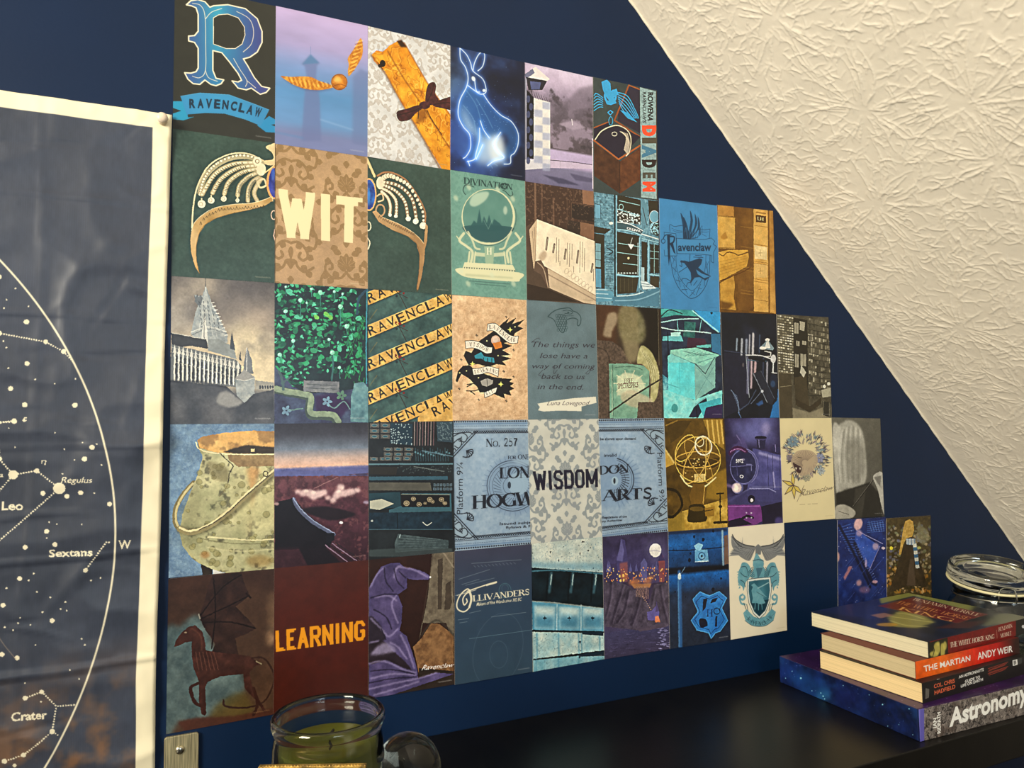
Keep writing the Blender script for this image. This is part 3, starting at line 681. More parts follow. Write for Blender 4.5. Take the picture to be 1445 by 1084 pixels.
class Book:
    """near: front left corner on plan; ang: turn of the spine; L spine length; D depth; z0..z1"""
    def __init__(s, near, ang, L, D, z0, z1):
        a = math.radians(ang); s.ex = np.array([math.cos(a), math.sin(a), 0]); s.ey = np.array([-math.sin(a), math.cos(a), 0]); s.n = np.array([near[0], near[1], 0.]); s.L, s.D, s.z0, s.z1 = L, D, z0, z1
    def p(s, a, b, z): return s.n + s.ex * a + s.ey * b + np.array([0, 0, z])
    def front(s, h, base): return Canvas(s.p(0, 0, s.z1), s.ex * s.L, (0, 0, s.z0 - s.z1), int(h * s.L / (s.z1 - s.z0)), h, base)
    def left(s, h, base): return Canvas(s.p(0, s.D, s.z1), -s.ey * s.D, (0, 0, s.z0 - s.z1), int(h * s.D / (s.z1 - s.z0)), h, base)
    def top(s, w, base): return Canvas(s.p(0, s.D, s.z1), s.ex * s.L, -s.ey * s.D, w, int(w * s.D / s.L), base)
    def slab(s, name, a0, a1, b0, b1, z0, z1, mats, parent, bev=0, full=True):
        """box in book coordinates; face materials (bottom, top, front, right, back, left) by index, uv over the whole book face"""
        P = [s.p(a, b, z) for z in (z0, z1) for a, b in ((a0, b0), (a1, b0), (a1, b1), (a0, b1))]
        Fc = [(0, 3, 2, 1), (4, 5, 6, 7), (0, 1, 5, 4), (1, 2, 6, 5), (2, 3, 7, 6), (3, 0, 4, 7)]
        A = [(a, b, z) for z in (z0, z1) for a, b in ((a0, b0), (a1, b0), (a1, b1), (a0, b1))]
        uvs = []
        for fi, f in enumerate(Fc):
            u = []
            for i in f:
                a, b, z = A[i]; fz = (z - s.z0) / (s.z1 - s.z0)
                u.append((a / s.L, 1 - (s.D - b) / s.D) if fi < 2 else (a / s.L, fz) if fi in (2, 4) else (1 - b / s.D, fz))
            uvs.append(u)
        ml, fm = mats; o = mesh(name, P, Fc, ml, parent, uvs=uvs, fm=fm)
        if bev: bevel(o, bev)
        return o
def paperback(name, label, bk, spine_m, top_m, edge_col, inner_col, t=.0005, inset=.0015, group=None):
    e = empty(name, tuple(bk.p(bk.L / 2, bk.D / 2, bk.z0))); tag(e, label, 'book', group)
    plain = mat(name + '_cover_inside', inner_col, rough=.5, spec=.4, nscale=30, namt=.05)
    M = [plain, spine_m, top_m or plain]
    bk.slab('front_cover', 0, bk.L, 0, bk.D, bk.z1 - t, bk.z1 - .00004, (M, [0, 2, 1, 0, 0, 0]), e)
    bk.slab('back_cover', 0, bk.L, 0, bk.D, bk.z0 + .00004, bk.z0 + t, (M, [0, 0, 1, 0, 0, 0]), e)
    bk.slab('spine', 0, bk.L, 0, .0007, bk.z0 + t, bk.z1 - t, (M, [0, 0, 1, 0, 0, 0]), e)
    pb = bk.slab('page_block', inset * .5, bk.L - inset, .0007, bk.D - inset, bk.z0 + t, bk.z1 - t, ([pagemat(name + '_pages', edge_col, bk.z0, bk.z1)], [0] * 6), e)
    return e
Z1 = ZO - .77995; Z2 = ZO - .7576; Z3 = ZO - .7378; Z4 = ZO - .7189
WH = (250, 248, 240)
# boxed astronomy book
B = Book((.7514, -.2552), -1.1, .265, .2105, ZS + .0002, Z1)
c = B.front(150, (86, 80, 76)); c.z(1085, 800, 3.8167)
c.im = c.tex((34, 30, 30), (168, 156, 146), 16, 3, 4); n = vnoise(c.h, c.w, 9, 14, 3); c.comp(np.clip(1 - np.abs(n - .5) * 14, 0, 1) * .55, (214, 202, 190)); c.comp(np.clip((.36 - n) * 9, 0, 1) * .8, (16, 14, 15))
n = vnoise(c.h, c.w, 60, 15, 3); c.comp(np.clip((n - .55) * 5, 0, 1) * .45, (74, 58, 50))
c.poly([(800, 760), (836, 755), (837, 960), (800, 960)], (98, 92, 178)); c.poly([(800, 760), (815, 755), (815, 960), (800, 960)], (120, 112, 196))
c.text('Astronomy', [(974, 768), (1396, 622), (1394, 716), (972, 862)], WH, bold=.035, a=1)
c.text('IAN', [(884, 870), (884, 818), (903, 812), (904, 866)], WH, bold=.03); c.text('RIDPATH', [(908, 901), (906, 786), (924, 781), (926, 894)], WH, bold=.03)
ms = c.material('astronomy_spine_print', .4, .4)
c = B.left(150, (14, 26, 66)); c.z(1085, 800, 3.8167); c.mottle(.5, 50, 4); n = vnoise(c.h, c.w, 90, 6, 4); c.comp(np.clip((n - .55) * 3, 0, 1) * .5, (30, 70, 130))
for x, y, r, q in ((170, 600, 60, (30, 90, 170)), (290, 690, 40, (60, 150, 190)), (250, 650, 80, (20, 60, 120)), (80, 560, 50, (24, 50, 130)), (420, 700, 70, (24, 30, 90))): c.ell(x, y, r, r * .7, q, .5, soft=r * .4)
for x, y, r in ((172, 600, 5), (292, 697, 4), (280, 680, 3), (125, 563, 2.5), (232, 668, 2.5), (612, 742, 4), (755, 765, 3.5), (540, 690, 2.5), (640, 858, 2.5), (775, 905, 2.5), (300, 712, 3), (90, 600, 2.5), (400, 640, 2.5), (700, 850, 2)): c.ell(x, y, r, r, (150, 220, 240), .9, soft=1)
for i in range(60): c.ell(random.uniform(40, 800), random.uniform(480, 930), 1.6, 1.6, (110, 140, 210), .7)
ml = c.material('galaxy_print', .35, .4)
c = B.top(520, (44, 16, 66)); c.mottle(.3, 60, 8); n = vnoise(c.h, c.w, 120, 9, 3); c.comp(np.clip((n - .5) * 3, 0, 1) * .5, (88, 40, 92)); c.uv()
for i in range(120): c.ell(random.uniform(0, 100), random.uniform(0, 100), .3, .3, (170, 140, 200), .8)
mt = c.material('purple_galaxy_print', .35, .4)
e = empty('boxed_book', tuple(B.p(.13, .1, ZS))); tag(e, 'thick boxed astronomy book with galaxy sides and grey rock spine, lowest in the pile', 'book', None)
cb = mat('book_box_inner', (30, 26, 60), rough=.6, nscale=50, namt=.1)
B.slab('slipcase', 0, B.L, .0022, B.D, B.z0, B.z1, ([cb, mt, ml, cb], [0, 1, 0, 0, 0, 2]), e, .0005)
B.slab('spine_board', 0, B.L, 0, .0020, B.z0, B.z1, ([cb, mt, ms, ml], [0, 1, 2, 0, 0, 3]), e, .0005)
# astronaut memoir
B = Book((.7712, -.2456), 2.9, .203, .1405, Z1, Z2)
c = B.front(110, (26, 24, 24)); c.z(1085, 800, 3.8167); c.mottle(.15, 20, 2); OR = (226, 104, 66)
c.text('COL. CHRIS', [(889, 634), (1001, 602), (1001, 624), (889, 655)], OR, bold=.025); c.text('HADFIELD', [(892, 668), (1004, 634), (1004, 655), (892, 690)], OR, bold=.025)
c.text("AN ASTRONAUT'S", [(1023, 587), (1157, 545), (1157, 561), (1023, 602)], WH, bold=.025); c.text('GUIDE TO', [(1056, 611), (1137, 585), (1137, 600), (1056, 626)], WH, bold=.025); c.text('LIFE ON EARTH', [(1034, 636), (1153, 598), (1153, 613), (1034, 651)], WH, bold=.025)
for i in range(6): c.line([(1180 + (i % 2) * 6, 549 + i * 7), (1288 - (i % 3) * 8, 513 + i * 8)], (190, 70, 50), 3.2, .85)
for i in range(5): c.line([(846 + i * 4, 655 + i), (844 + i * 4, 712 - i * 2)], (220, 215, 200), 2, .8)
c.line([(905, 606), (918, 602)], WH, 4); c.poly([(1312, 505), (1338, 498), (1340, 527), (1314, 534)], WH); c.poly([(1342, 496), (1362, 490), (1364, 520), (1344, 526)], (60, 62, 60)); c.text('B', [(1318, 508), (1332, 504), (1333, 523), (1319, 527)], (60, 60, 60), bold=.03)
paperback('paperback_book', 'black paperback with orange and white spine lettering, directly on the boxed book', B, c.material('memoir_spine_print', .4, .4), None, (232, 204, 150), (22, 20, 22), group=None)
# orange novel
B = Book((.7765, -.2342), 1.8, .198, .1330, Z2, Z3)
c = B.front(100, (232, 84, 24)); c.z(1085, 800, 3.8167)
P = c.m([(795, 560), (950, 520), (1120, 480), (1235, 450), (1330, 430), (1374, 420), (1500, 390)])[:, 0]
for k, ch in enumerate(((226, 70, 22, 240, 100, 26), (0,), (0,))): pass
cs = [(236, 92, 20), (240, 108, 28), (226, 44, 22), (176, 18, 16), (48, 14, 12), (30, 14, 12), (24, 12, 10)]
c.im[:] = np.stack([np.interp(c.X, P, [q[i] / 255 for q in cs]) for i in range(3)], -1); c.mottle(.12, 40, 3)
c.text('THE MARTIAN', [(833, 535), (1085, 476), (1085, 507), (836, 566)], WH, bold=.016); c.text('ANDY WEIR', [(1123, 462), (1312, 424), (1313, 458), (1125, 501)], WH, bold=.016)
c.text('FICTION', [(1356, 470), (1356, 415), (1369, 410), (1369, 466)], (200, 160, 40), bold=.03)
paperback('paperback_book', 'orange and red spined paperback sandwiched in the middle of the pile', B, c.material('novel_spine_print', .4, .4), None, (200, 182, 142), (96, 26, 20))
# history book on top, cover painting uppermost
B = Book((.7998, -.2338), 4.0, .212, .1640, Z3, Z4)
c = B.front(100, (118, 18, 16)); c.z(1085, 800, 3.8167); c.mottle(.15, 20, 2)
c.poly([(850, 380), (866, 380), (870, 520), (850, 520)], (18, 20, 28)); c.poly([(862, 410), (963, 380), (966, 470), (866, 498)], (34, 34, 20))
for x, y, rx, ry in ((905, 440, 18, 34), (890, 470, 24, 16), (935, 450, 14, 40), (912, 415, 9, 12), (948, 425, 10, 24)): c.ell(x, y, rx, ry, (214, 198, 96), .85, soft=3)
c.line([(880, 410), (892, 450), (880, 492)], (20, 20, 16), 6, .8); c.line([(925, 400), (924, 480)], (30, 28, 16), 6, .8)
c.text('THE WHITE HORSE KING', [(975, 408), (1213, 362), (1214, 386), (976, 436)], (240, 226, 200), 's', wt=.9); c.line([(1227, 340), (1229, 385)], (220, 180, 150), 2)
c.text('BENJAMIN', [(1236, 328), (1310, 306), (1311, 325), (1237, 349)], (240, 226, 200), 's', wt=.8); c.text('MERKLE', [(1247, 362), (1306, 347), (1307, 368), (1248, 382)], (240, 226, 200), 's', wt=.8)
c.poly([(1330, 280), (1600, 220), (1600, 330), (1330, 372)], (20, 20, 22)); c.ell(1371, 322, 9, 9, (225, 225, 225))
ms = c.material('history_spine_print', .38, .4)
c = B.top(620, (16, 18, 30)); c.z(1130, 780, 4.587)
c.im = c.tex((12, 16, 32), (34, 44, 74), 60, 3, 4)
c.poly([(90, 375), (560, 265), (580, 390), (500, 440), (180, 390)], (30, 42, 92), .75, soft=24)
c.poly([(500, 275), (720, 215), (1170, 350), (1110, 380), (730, 280), (520, 330)], (140, 144, 70), .95, soft=6); c.poly([(1150, 390), (1445, 395), (1500, 430), (1180, 480)], (122, 126, 92), .8, soft=12)
c.poly([(1120, 350), (1300, 370), (1160, 470), (1040, 470)], (14, 16, 18), .9, soft=16)
c.poly([(560, 420), (650, 370), (790, 400), (870, 450), (760, 490), (600, 480)], (170, 164, 84), .8, soft=12)
for p in ([(560, 410), (700, 430), (850, 450)], [(580, 440), (680, 470), (820, 480)], [(620, 390), (700, 400), (800, 430)]): c.line(p, (216, 208, 128), 14, .7, True, soft=5)
c.poly([(450, 405), (540, 388), (600, 405), (520, 425)], (186, 130, 96), .7, soft=6); c.ell(560, 466, 70, 12, (200, 150, 40), .8, soft=6); c.poly([(860, 490), (1000, 450), (1200, 440), (1100, 490)], (88, 40, 30), .7, soft=10)
c.poly([(500, 345), (732, 290), (1212, 400), (1010, 456)], (104, 26, 22), .97); c.line([(500, 345), (732, 290), (1212, 400), (1010, 456)], (150, 110, 70), 2.5, .8, closed=True)
c.text('BENJAMIN MERKLE', [(742, 292), (1170, 398), (1150, 414), (722, 306)], (226, 200, 170), 's', wt=.8); 
c.text('THE WHITE HORSE', [(640, 312), (1105, 420), (1076, 436), (612, 326)], (214, 140, 80), 's', wt=.8); c.text('KING', [(650, 350), (1000, 430), (972, 446), (622, 366)], (226, 166, 96), 's', wt=.8)
paperback('paperback_book', 'dark covered paperback with dull red title panel and red spine, topmost of the pile', B, ms, c.material('history_cover_print', .28, .35, .1), (216, 206, 172), (14, 16, 24))

# ------------------------------------------------------------------ glass things
glass = mat('clear_jar_glass', (236, 240, 232), rough=.02, spec=.6, trans=1, ior=1.47)
ballglass = mat('smoky_ball_glass', (214, 212, 190), rough=.03, trans=1, ior=1.45, nscale=30, namt=.06)
# candle jar
J = np.array([.1216, -.2085, ZS + .0003]); e = empty('candle_jar', tuple(J)); tag(e, 'open round glass candle jar half full of olive green wax, left on the shelf', 'candle jar')
outer = [(0, 0), (.036, 0), (.0405, .002), (.0428, .008), (.0434, .03), (.0434, .056), (.0440, .058), (.0440, .061), (.0434, .063), (.0436, .082), (.0444, .0845), (.0444, .088), (.0437, .0905), (.0434, .100), (.0424, .1065), (.0424, .1095), (.0440, .1125), (.0450, .1155), (.0450, .1185), (.0440, .1212), (.0426, .122)]
inner = [(.0410, .1212), (.0404, .118), (.0402, .110), (.0402, .1), (.0404, .09), (.0404, .02), (.0398, .009), (.036, .0065), (0, .006)]
lathe('jar_glass', outer + inner, J, glass, e, 96)
waxm = mat('olive_wax', (88, 92, 26), rough=.4, spec=.4, nscale=25, namt=.08); waxm.node_tree.nodes['Principled BSDF'].inputs['Subsurface Weight'].default_value = .15; waxm.node_tree.nodes['Principled BSDF'].inputs['Subsurface Radius'].default_value = (.004, .004, .002)
lathe('wax', [(0, .0066), (.0355, .0071), (.0394, .0105), (.0401, .02), (.0401, .0975), (.038, .0985), (.03, .0968), (.012, .0962), (0, .0966)], J, waxm, e, 64)
tube('wick', [J + np.array(p) for p in ((.001, 0, .094), (.001, 0, .101), (.002, -.001, .1055), (.0038, -.002, .108))], .0011, mat('burnt_wick', (20, 16, 12), rough=.9, nscale=400, namt=.3), e, 8)
# glass ball
r = .0313; Bc = np.array([.2085, -.135, ZS + .0003]); e = empty('glass_ball', tuple(Bc)); tag(e, 'clear smoky glass ball on the shelf beside the candle jar', 'glass ball')
lathe('ball', [(r * math.sin(a), r - r * math.cos(a)) for a in np.linspace(0, math.pi, 41)], Bc, ballglass, e, 72)
# small upright box with beaded gilt top edge in front of the candle jar
gz = .0975; e = empty('gilt_box', (.105, -.282, ZS)); tag(e, 'narrow box with beaded gold top edge in front of the candle jar', 'box')
giltm = mat('old_gilt', (178, 142, 72), rough=.4, metal=.6, nscale=120, namt=.35, bump=.5, bscale=700)
nv = np.array([-.4125, -.911, 0]); tv = np.array([.911, -.4125, 0]); pf = np.array([.1216, -.2085, 0]) + nv * .0510
gp = onplane([(364, 1080.5), (516, 1080.5)], pf, nv); gt = float(gp[:, 2].mean()); u0, u1 = [(q - pf) @ tv for q in gp]
def gbox(name, a0, a1, z0, z1, d0, d1, m):
    P = [pf + tv * a + nv * d + np.array([0, 0, z]) for z in (z0, z1) for a, d in ((a0, d1), (a1, d1), (a1, d0), (a0, d0))]
    return mesh(name, P, [(0, 3, 2, 1), (4, 5, 6, 7), (0, 1, 5, 4), (1, 2, 6, 5), (2, 3, 7, 6), (3, 0, 4, 7)], m, e)
bevel(gbox('box_body', u0 + .001, u1 - .001, ZS + .0003, gt - .003, -.0040, -.0004, mat('box_brown', (60, 44, 26), rough=.5, nscale=40, namt=.2)), .0004)
bevel(gbox('gilt_rim', u0, u1, gt - .003, gt - .0006, -.0044, 0, giltm), .0003)
V = []; Fc = []
nb = 34
for i in range(nb):       # row of beads along the top edge
    a = u0 + (u1 - u0) * (i + .5) / nb; cpt = pf + tv * a + nv * -.0008 + np.array([0, 0, gt - .0006])
    o0 = len(V); V += [tuple(cpt + np.array(q) * .0008) for q in ((1, 0, 0), (.3, .9, 0), (-.8, .5, 0), (-.8, -.5, 0), (.3, -.9, 0), (0, 0, 1))]; Fc += [(o0 + k, o0 + (k + 1) % 5, o0 + 5) for k in range(5)]
mesh('beading', V, Fc, giltm, e)['kind'] = 'stuff'

# clip-top jar behind the books
K = np.array([1.158, -.085, ZS + .0003]); e = empty('clip_top_jar', tuple(K)); tag(e, 'squat clear glass jar with clip-on glass lid standing behind the books', 'jar')
lidz = .0925
o1 = [(0, 0), (.058, 0), (.066, .003), (.0695, .010), (.0700, .050), (.0690, .062), (.0640, .073), (.0585, .079), (.0575, .088), (.0590, .0900), (.0590, .0915)]
i1 = [(.0545, .0915), (.0535, .080), (.058, .073), (.0640, .064), (.0660, .052), (.0660, .012), (.062, .0065), (0, .006)]
lathe('jar_glass', o1 + i1, K, glass, e, 96)
T = (Vector((.911, -.4125, 0)).normalized(), math.radians(10)); LC = K + np.array([-.010, .001, lidz + .0125])
lathe('lid_glass', [(0, .002), (.050, .002), (.0565, .001), (.0592, .003), (.0605, .006), (.0606, .010), (.0590, .0135), (.0592, .0165), (.0585, .0205), (.0555, .0225), (.0525, .0215), (.0500, .0165), (.046, .0150), (.040, .0165), (.0365, .0150), (.034, .0110), (.022, .0090), (0, .0085)], LC, glass, e, 96, T)
gask = mat('cream_rubber', (222, 214, 168), rough=.5, nscale=60, namt=.04)
tz = np.array(Matrix.Rotation(T[1], 3, T[0]))
ring = [LC + tz @ np.array([.0590 * math.cos(a), .0590 * math.sin(a), -.0006]) for a in np.linspace(0, 2 * math.pi, 64, endpoint=False)]
tube('gasket', ring, .0020, gask, e, 8, closed=True)
wirem = mat('clip_wire', (200, 196, 180), rough=.25, metal=1, nscale=90, namt=.05)
ring = [K + np.array([.0602 * math.cos(a), .0602 * math.sin(a), .0835]) for a in np.linspace(0, 2 * math.pi, 64, endpoint=False)]
tube('neck_wire', ring, .0011, wirem, e, 8, closed=True)
def W(a, r, z): return K + np.array([r * math.cos(math.radians(a)), r * math.sin(math.radians(a)), z])
tube('hinge_wire', spline([W(46, .0605, .0835), W(46, .0680, .090), W(47, .0680, .108), W(50, .0630, .1195), W(56, .0560, .1215), W(64, .0560, .1215), W(70, .0630, .1195), W(73, .0680, .108), W(74, .0680, .090), W(74, .0605, .0835)], n=6), .0014, mat('dark_clip_wire', (40, 40, 44), rough=.3, metal=.8, nscale=80, namt=.1), e, 8)
tube('clasp_wire', spline([W(214, .0605, .0835), W(214, .0655, .088), W(216, .0650, .102), W(224, .0645, .106), W(232, .0650, .102), W(234, .0655, .088), W(234, .0605, .0835)], n=6), .0011, wirem, e, 8)

# ------------------------------------------------------------------ the picture grid: forty-three loose postcard prints
GP = {}
def gadd(j, d):
    for i, q in d.items(): GP[(i, j)] = q
gadd(0, {0: (247, -21), 1: (389, 9), 2: (519, 37), 3: (635, 65.5), 4: (740, 89), 5: (836, 109), 6: (927, 128.5)})
gadd(1, {0: (243.5, 182), 1: (388, 203), 2: (518.5, 222), 3: (635, 240), 4: (740, 256), 5: (837, 271), 6: (928, 284)})
gadd(2, {0: (242, 390), 1: (387, 399.5), 2: (518.5, 408), 3: (637, 416), 4: (743, 423.5), 5: (840, 430), 6: (931, 435.5), 7: (1016, 440), 8: (1094, 443.5)})
gadd(3, {0: (240, 598.5), 1: (387, 598), 2: (519, 596.5), 3: (639, 594), 4: (744, 592), 5: (844, 591), 6: (936, 590.5), 7: (1021, 590), 8: (1099, 590), 9: (1173, 590), 10: (1243, 590)})
gadd(4, {0: (238, 816), 1: (386.5, 802), 2: (520, 790), 3: (641, 778), 4: (749, 767.5), 5: (849, 757.5), 6: (942, 750), 7: (1027, 744), 8: (1105, 738), 9: (1177, 732), 10: (1248, 729)})
gadd(5, {0: (234, 1037), 1: (386, 1007), 2: (519.5, 985), 3: (641, 966), 4: (751, 948), 5: (853, 930), 6: (944.5, 915.5), 7: (1030, 903), 8: (1110, 889), 9: (1182, 877), 10: (1251, 866), 11: (1313.5, 856)})
OV = {(6, 1): ((930.5, 280), (1011, 290.5), None, None), (7, 1): ((1011, 290), (1090, 297.5), (1094, 444), (1015, 440)), (8, 2): ((1095, 444), (1168, 447.5), None, None),
      (8, 4): None, (9, 4): ((1181, 733.5), (1249, 730.5), None, None), (10, 4): ((1249.5, 731), (1312.5, 728), None, None), (5, 0): (None, (926.5, 128), (927, 283.5), None),
      (9, 3): (None, (1240.5, 590), (1247.5, 729.5), None)}
paper_edge = mat('print_paper_edge', (214, 208, 194), rough=.7, nscale=300, namt=.05)
def wallpt(q): return onplane([q], (0, 0, 0), (0, 1, 0))[0]
PRINTS = {}
def press(col, row, base):
    q = [GP.get((col, row)), GP.get((col + 1, row)), GP.get((col + 1, row + 1)), GP.get((col, row + 1))]
    for i, a in enumerate(OV.get((col, row), (None,) * 4)):
        if a: q[i] = a
    P = [wallpt(a) for a in q]; U = (P[1] - P[0] + P[2] - P[3]) / 2; V = (P[3] - P[0] + P[2] - P[1]) / 2; ctr = sum(P) / 4
    O = ctr - U / 2 - V / 2
    c = Canvas(O, U, V, 320, 480, base); c.cell = (col, row); return c
def hang(c, label, name='art_print', rough=.34, spec=.4):
    col, row = c.cell
    if (col, row) in ORG: c.organic(*ORG[(col, row)])
    d = .0004 + .00022 * ((col * 5 + row * 3) % 4); th = .00035
    O, U, V = c.O.copy(), c.U, c.V; O[1] = 0
    F_ = [O, O + U, O + U + V, O + V]; P = [q + np.array([0, -d - th, 0]) for q in F_] + [q + np.array([0, -d, 0]) for q in F_]
    Fc = [(3, 2, 1, 0), (4, 5, 6, 7), (0, 1, 5, 4), (1, 2, 6, 5), (2, 3, 7, 6), (3, 0, 4, 7)]
    uv = {0: (0, 1), 1: (1, 1), 2: (1, 0), 3: (0, 0)}; uvs = [[uv[i % 4] for i in f] for f in Fc]
    ctr = O + V + U / 2; ctr[1] = -d
    o = mesh(name, P, Fc, [c.material('print_%d_%d' % (row, col), rough, spec), paper_edge], uvs=uvs, fm=[0, 1, 1, 1, 1, 1], loc=ctr)
    tag(o, label, 'print', 'collage of postcard prints on the blue wall'); return o
ORG = {k: (1.6, 7, .09, 60 + 5 * i) for i, k in enumerate(((0, 2), (1, 2), (7, 1), (6, 2), (7, 2), (8, 2), (0, 3), (1, 3), (6, 3), (7, 3), (9, 3), (0, 4), (2, 4), (5, 4), (6, 4), (9, 4), (10, 4), (5, 2), (4, 4)))}
ORG.update({k: (1.0, 6, .05, 200 + 5 * i) for i, k in enumerate(((2, 0), (4, 0), (5, 0), (4, 1), (5, 1), (2, 3), (0, 1), (2, 1), (3, 2), (2, 2)))})
CREAM = (240, 226, 196)

# ---- row 1
c = press(0, 0, (44, 45, 40)); c.mottle(.06, 30, 2); c.z(230, 0, 4.8167)
Rp = [(160, 35), (190, 8), (235, 0), (285, 15), (318, 52), (345, 42), (440, 35), (560, 62), (640, 130), (672, 215), (672, 290), (640, 355), (590, 390), (545, 402), (575, 450), (620, 530), (670, 590), (725, 602),
      (700, 630), (660, 642), (600, 600), (565, 612), (510, 600), (490, 575), (470, 553), (510, 560), (535, 548), (510, 500), (450, 420), (400, 360), (338, 345), (338, 480), (360, 535), (412, 545), (395, 570), (360, 584), (325, 575), (285, 545), (250, 575), (205, 570), (170, 540), (148, 497), (190, 500), (225, 490), (240, 465), (240, 330), (215, 290), (175, 280), (175, 248), (215, 245), (240, 215), (240, 100), (225, 55), (195, 42)]
Rh = [(345, 125), (380, 105), (440, 100), (510, 125), (550, 185), (555, 240), (535, 300), (490, 330), (430, 330), (345, 300)]
g = c.tex((44, 110, 160), (52, 150, 180), 120, 4, 2); t = np.clip(np.abs(c.X / c.w - .42) * 2.4, 0, 1)[..., None]; g = g * (1 - t) + np.array((60, 70, 130)) / 255 * t; g = np.clip(g, 0, 1)
c.poly(Rp, CREAM); c.poly(Rh, (44, 45, 40)); c.line(Rp, CREAM, 10, closed=True); c.poly(Rp, g); c.poly(Rh, CREAM); c.line(Rh, CREAM, 9, closed=True); c.poly(Rh, (44, 45, 40)); c.line(Rp, CREAM, 7, closed=True)
for p in ([(200, 25), (255, 40), (285, 110), (290, 300), (288, 480), (250, 530), (200, 520)], [(288, 480), (310, 530), (370, 555)], [(290, 130), (330, 85), (400, 60)], [(500, 80), (585, 130), (615, 210), (600, 300), (545, 355)], [(480, 400), (520, 470), (570, 550), (560, 590)], [(570, 550), (630, 600)]): c.line(p, CREAM, 4, .9, True)
for d, col in ((10, (40, 120, 150)), (0, (46, 128, 178))): pass
c.poly([(20, 690), (150, 690), (170, 800), (215, 795), (140, 820), (60, 812), (65, 775), (125, 755), (65, 735)], (40, 140, 180)); c.poly([(640, 855), (720, 790), (790, 830), (790, 905), (700, 900)], (40, 130, 180)); c.poly([(735, 850), (790, 840), (790, 875)], (44, 45, 40))
c.poly([(118, 655), (250, 632), (450, 645), (640, 715), (722, 748), (665, 858), (560, 815), (420, 775), (290, 770), (160, 780)], c.tex((48, 118, 170), (58, 142, 190), 90, 5, 2)); c.line([(120, 655), (250, 634), (450, 647), (640, 717), (720, 748)], (120, 190, 220), 2, .6)
c.letters('RAVENCLAW', [(172, 735), (300, 735), (440, 745), (560, 770), (664, 800)], 58, (24, 44, 62), bold=.05)
c.credit(); hang(c, 'black print with large ornate blue letter R above a blue name ribbon')

c = press(1, 0, (150, 140, 190)); c.grad([(0, (176, 158, 200)), (.25, (158, 150, 196)), (.42, (112, 140, 190)), (.6, (84, 134, 184)), (.82, (96, 136, 184)), (.9, (112, 122, 166)), (1, (110, 120, 165))]); c.mottle(.05, 60, 3, sx=3); c.z(230, 0, 4.8167)
c.poly([(940, 440), (1000, 375), (1065, 430), (1045, 450), (1040, 520), (1065, 680), (1075, 960), (940, 960), (958, 680), (975, 520), (962, 450)], (98, 110, 156), .7, soft=6); c.poly([(945, 440), (1003, 372), (1062, 432)], (64, 116, 158), .6, soft=4); c.line([(1003, 320), (1003, 380)], (90, 120, 170), 4, .5)
c.poly([(1290, 520), (1340, 470), (1400, 500), (1400, 1000), (1285, 980)], (98, 112, 156), .6, soft=8); c.line([(760, 900), (950, 940)], (70, 128, 180), 10, .5, soft=6); c.line([(1070, 815), (1290, 885)], (150, 180, 215), 8, .5, soft=5)
gold = c.tex((150, 72, 8), (250, 190, 70), 9, 8, 3); Lf = [(800, 520), (870, 525), (950, 522), (1010, 528), (1060, 552), (1140, 580), (1150, 598), (1060, 615), (960, 605), (890, 580), (840, 550)]
Rf = [(1262, 520), (1256, 480), (1262, 440), (1255, 400), (1290, 345), (1318, 300), (1342, 262), (1356, 300), (1355, 370), (1335, 420), (1300, 475)]
c.poly([(x + 6, y + 12) for x, y in Lf + []], (60, 60, 90), .35, soft=6); c.poly(Lf, gold, sm=True); c.poly(Rf, gold, sm=True)
for i in range(20): c.line([(850 + i * 15, 524 + i * 2.2), (872 + i * 14.5, 590 - abs(i - 8) * 2 + i * 1.2)], (255, 216, 110) if i % 2 else (120, 54, 6), 3.4, .75)
for i in range(16): c.line([(1262 + i * 3, 500 - i * 14), (1300 + i * 4, 480 - i * 13.5)], (255, 220, 120) if i % 2 else (130, 60, 6), 3.4, .75)
c.ell(1197, 560, 56, 56, c.tex((120, 60, 6), (235, 150, 40), 14, 9, 3)); c.ell(1185, 545, 26, 22, (250, 200, 110), .8, soft=8); c.ell(1197, 560, 52, 52, (90, 40, 4), .8, wd=3); c.line([(1150, 590), (1200, 575), (1248, 590)], (110, 50, 4), 4, .8, True)
c.credit(); hang(c, 'lilac and blue misty print with a golden ball and two gold leaves')

c = press(2, 0, (206, 206, 206)); c.mottle(.05, 60, 3); c.damask((184, 178, 172), 120, 21, .9, (220, 222, 228)); c.z(510, 20, 4.336)
S1 = [(62, 250), (90, 225), (130, 232), (170, 195), (235, 160), (262, 180), (400, 420), (560, 640), (560, 960), (490, 950), (400, 800), (330, 680), (240, 540), (140, 350), (75, 290)]
c.poly([(x - 8, y + 10) for x, y in S1], (90, 80, 70), .35, soft=8); par = c.tex((190, 110, 8), (240, 176, 50), 26, 4, 4); c.poly(S1, par)
n = vnoise(c.h, c.w, 34, 19, 3); mk = c.pmask(c.m(S1), (0, c.h, 0, c.w)); c.comp(np.clip(1 - np.abs(n - .5) * 30, 0, 1) * mk * .5, (120, 56, 4)); c.comp(np.clip(1 - np.abs(n - .62) * 30, 0, 1) * mk * .5, (255, 216, 120))
c.line([(160, 230), (260, 400), (370, 560), (470, 720), (560, 850)], (110, 56, 6), 8, .6, True, soft=3); c.line([(60, 255), (150, 375), (260, 570), (380, 770), (480, 950)], (120, 60, 6), 10, .6, soft=4); c.line([(262, 180), (400, 420), (560, 650)], (140, 76, 6), 8, .6, soft=3)
c.poly([(215, 168), (245, 160), (275, 205), (240, 205)], (36, 18, 6), .9, soft=4); c.ell(128, 305, 18, 22, (30, 14, 4)); c.ell(112, 318, 12, 12, (30, 14, 4)); c.line([(100, 300), (128, 340)], (60, 30, 6), 6, .7)
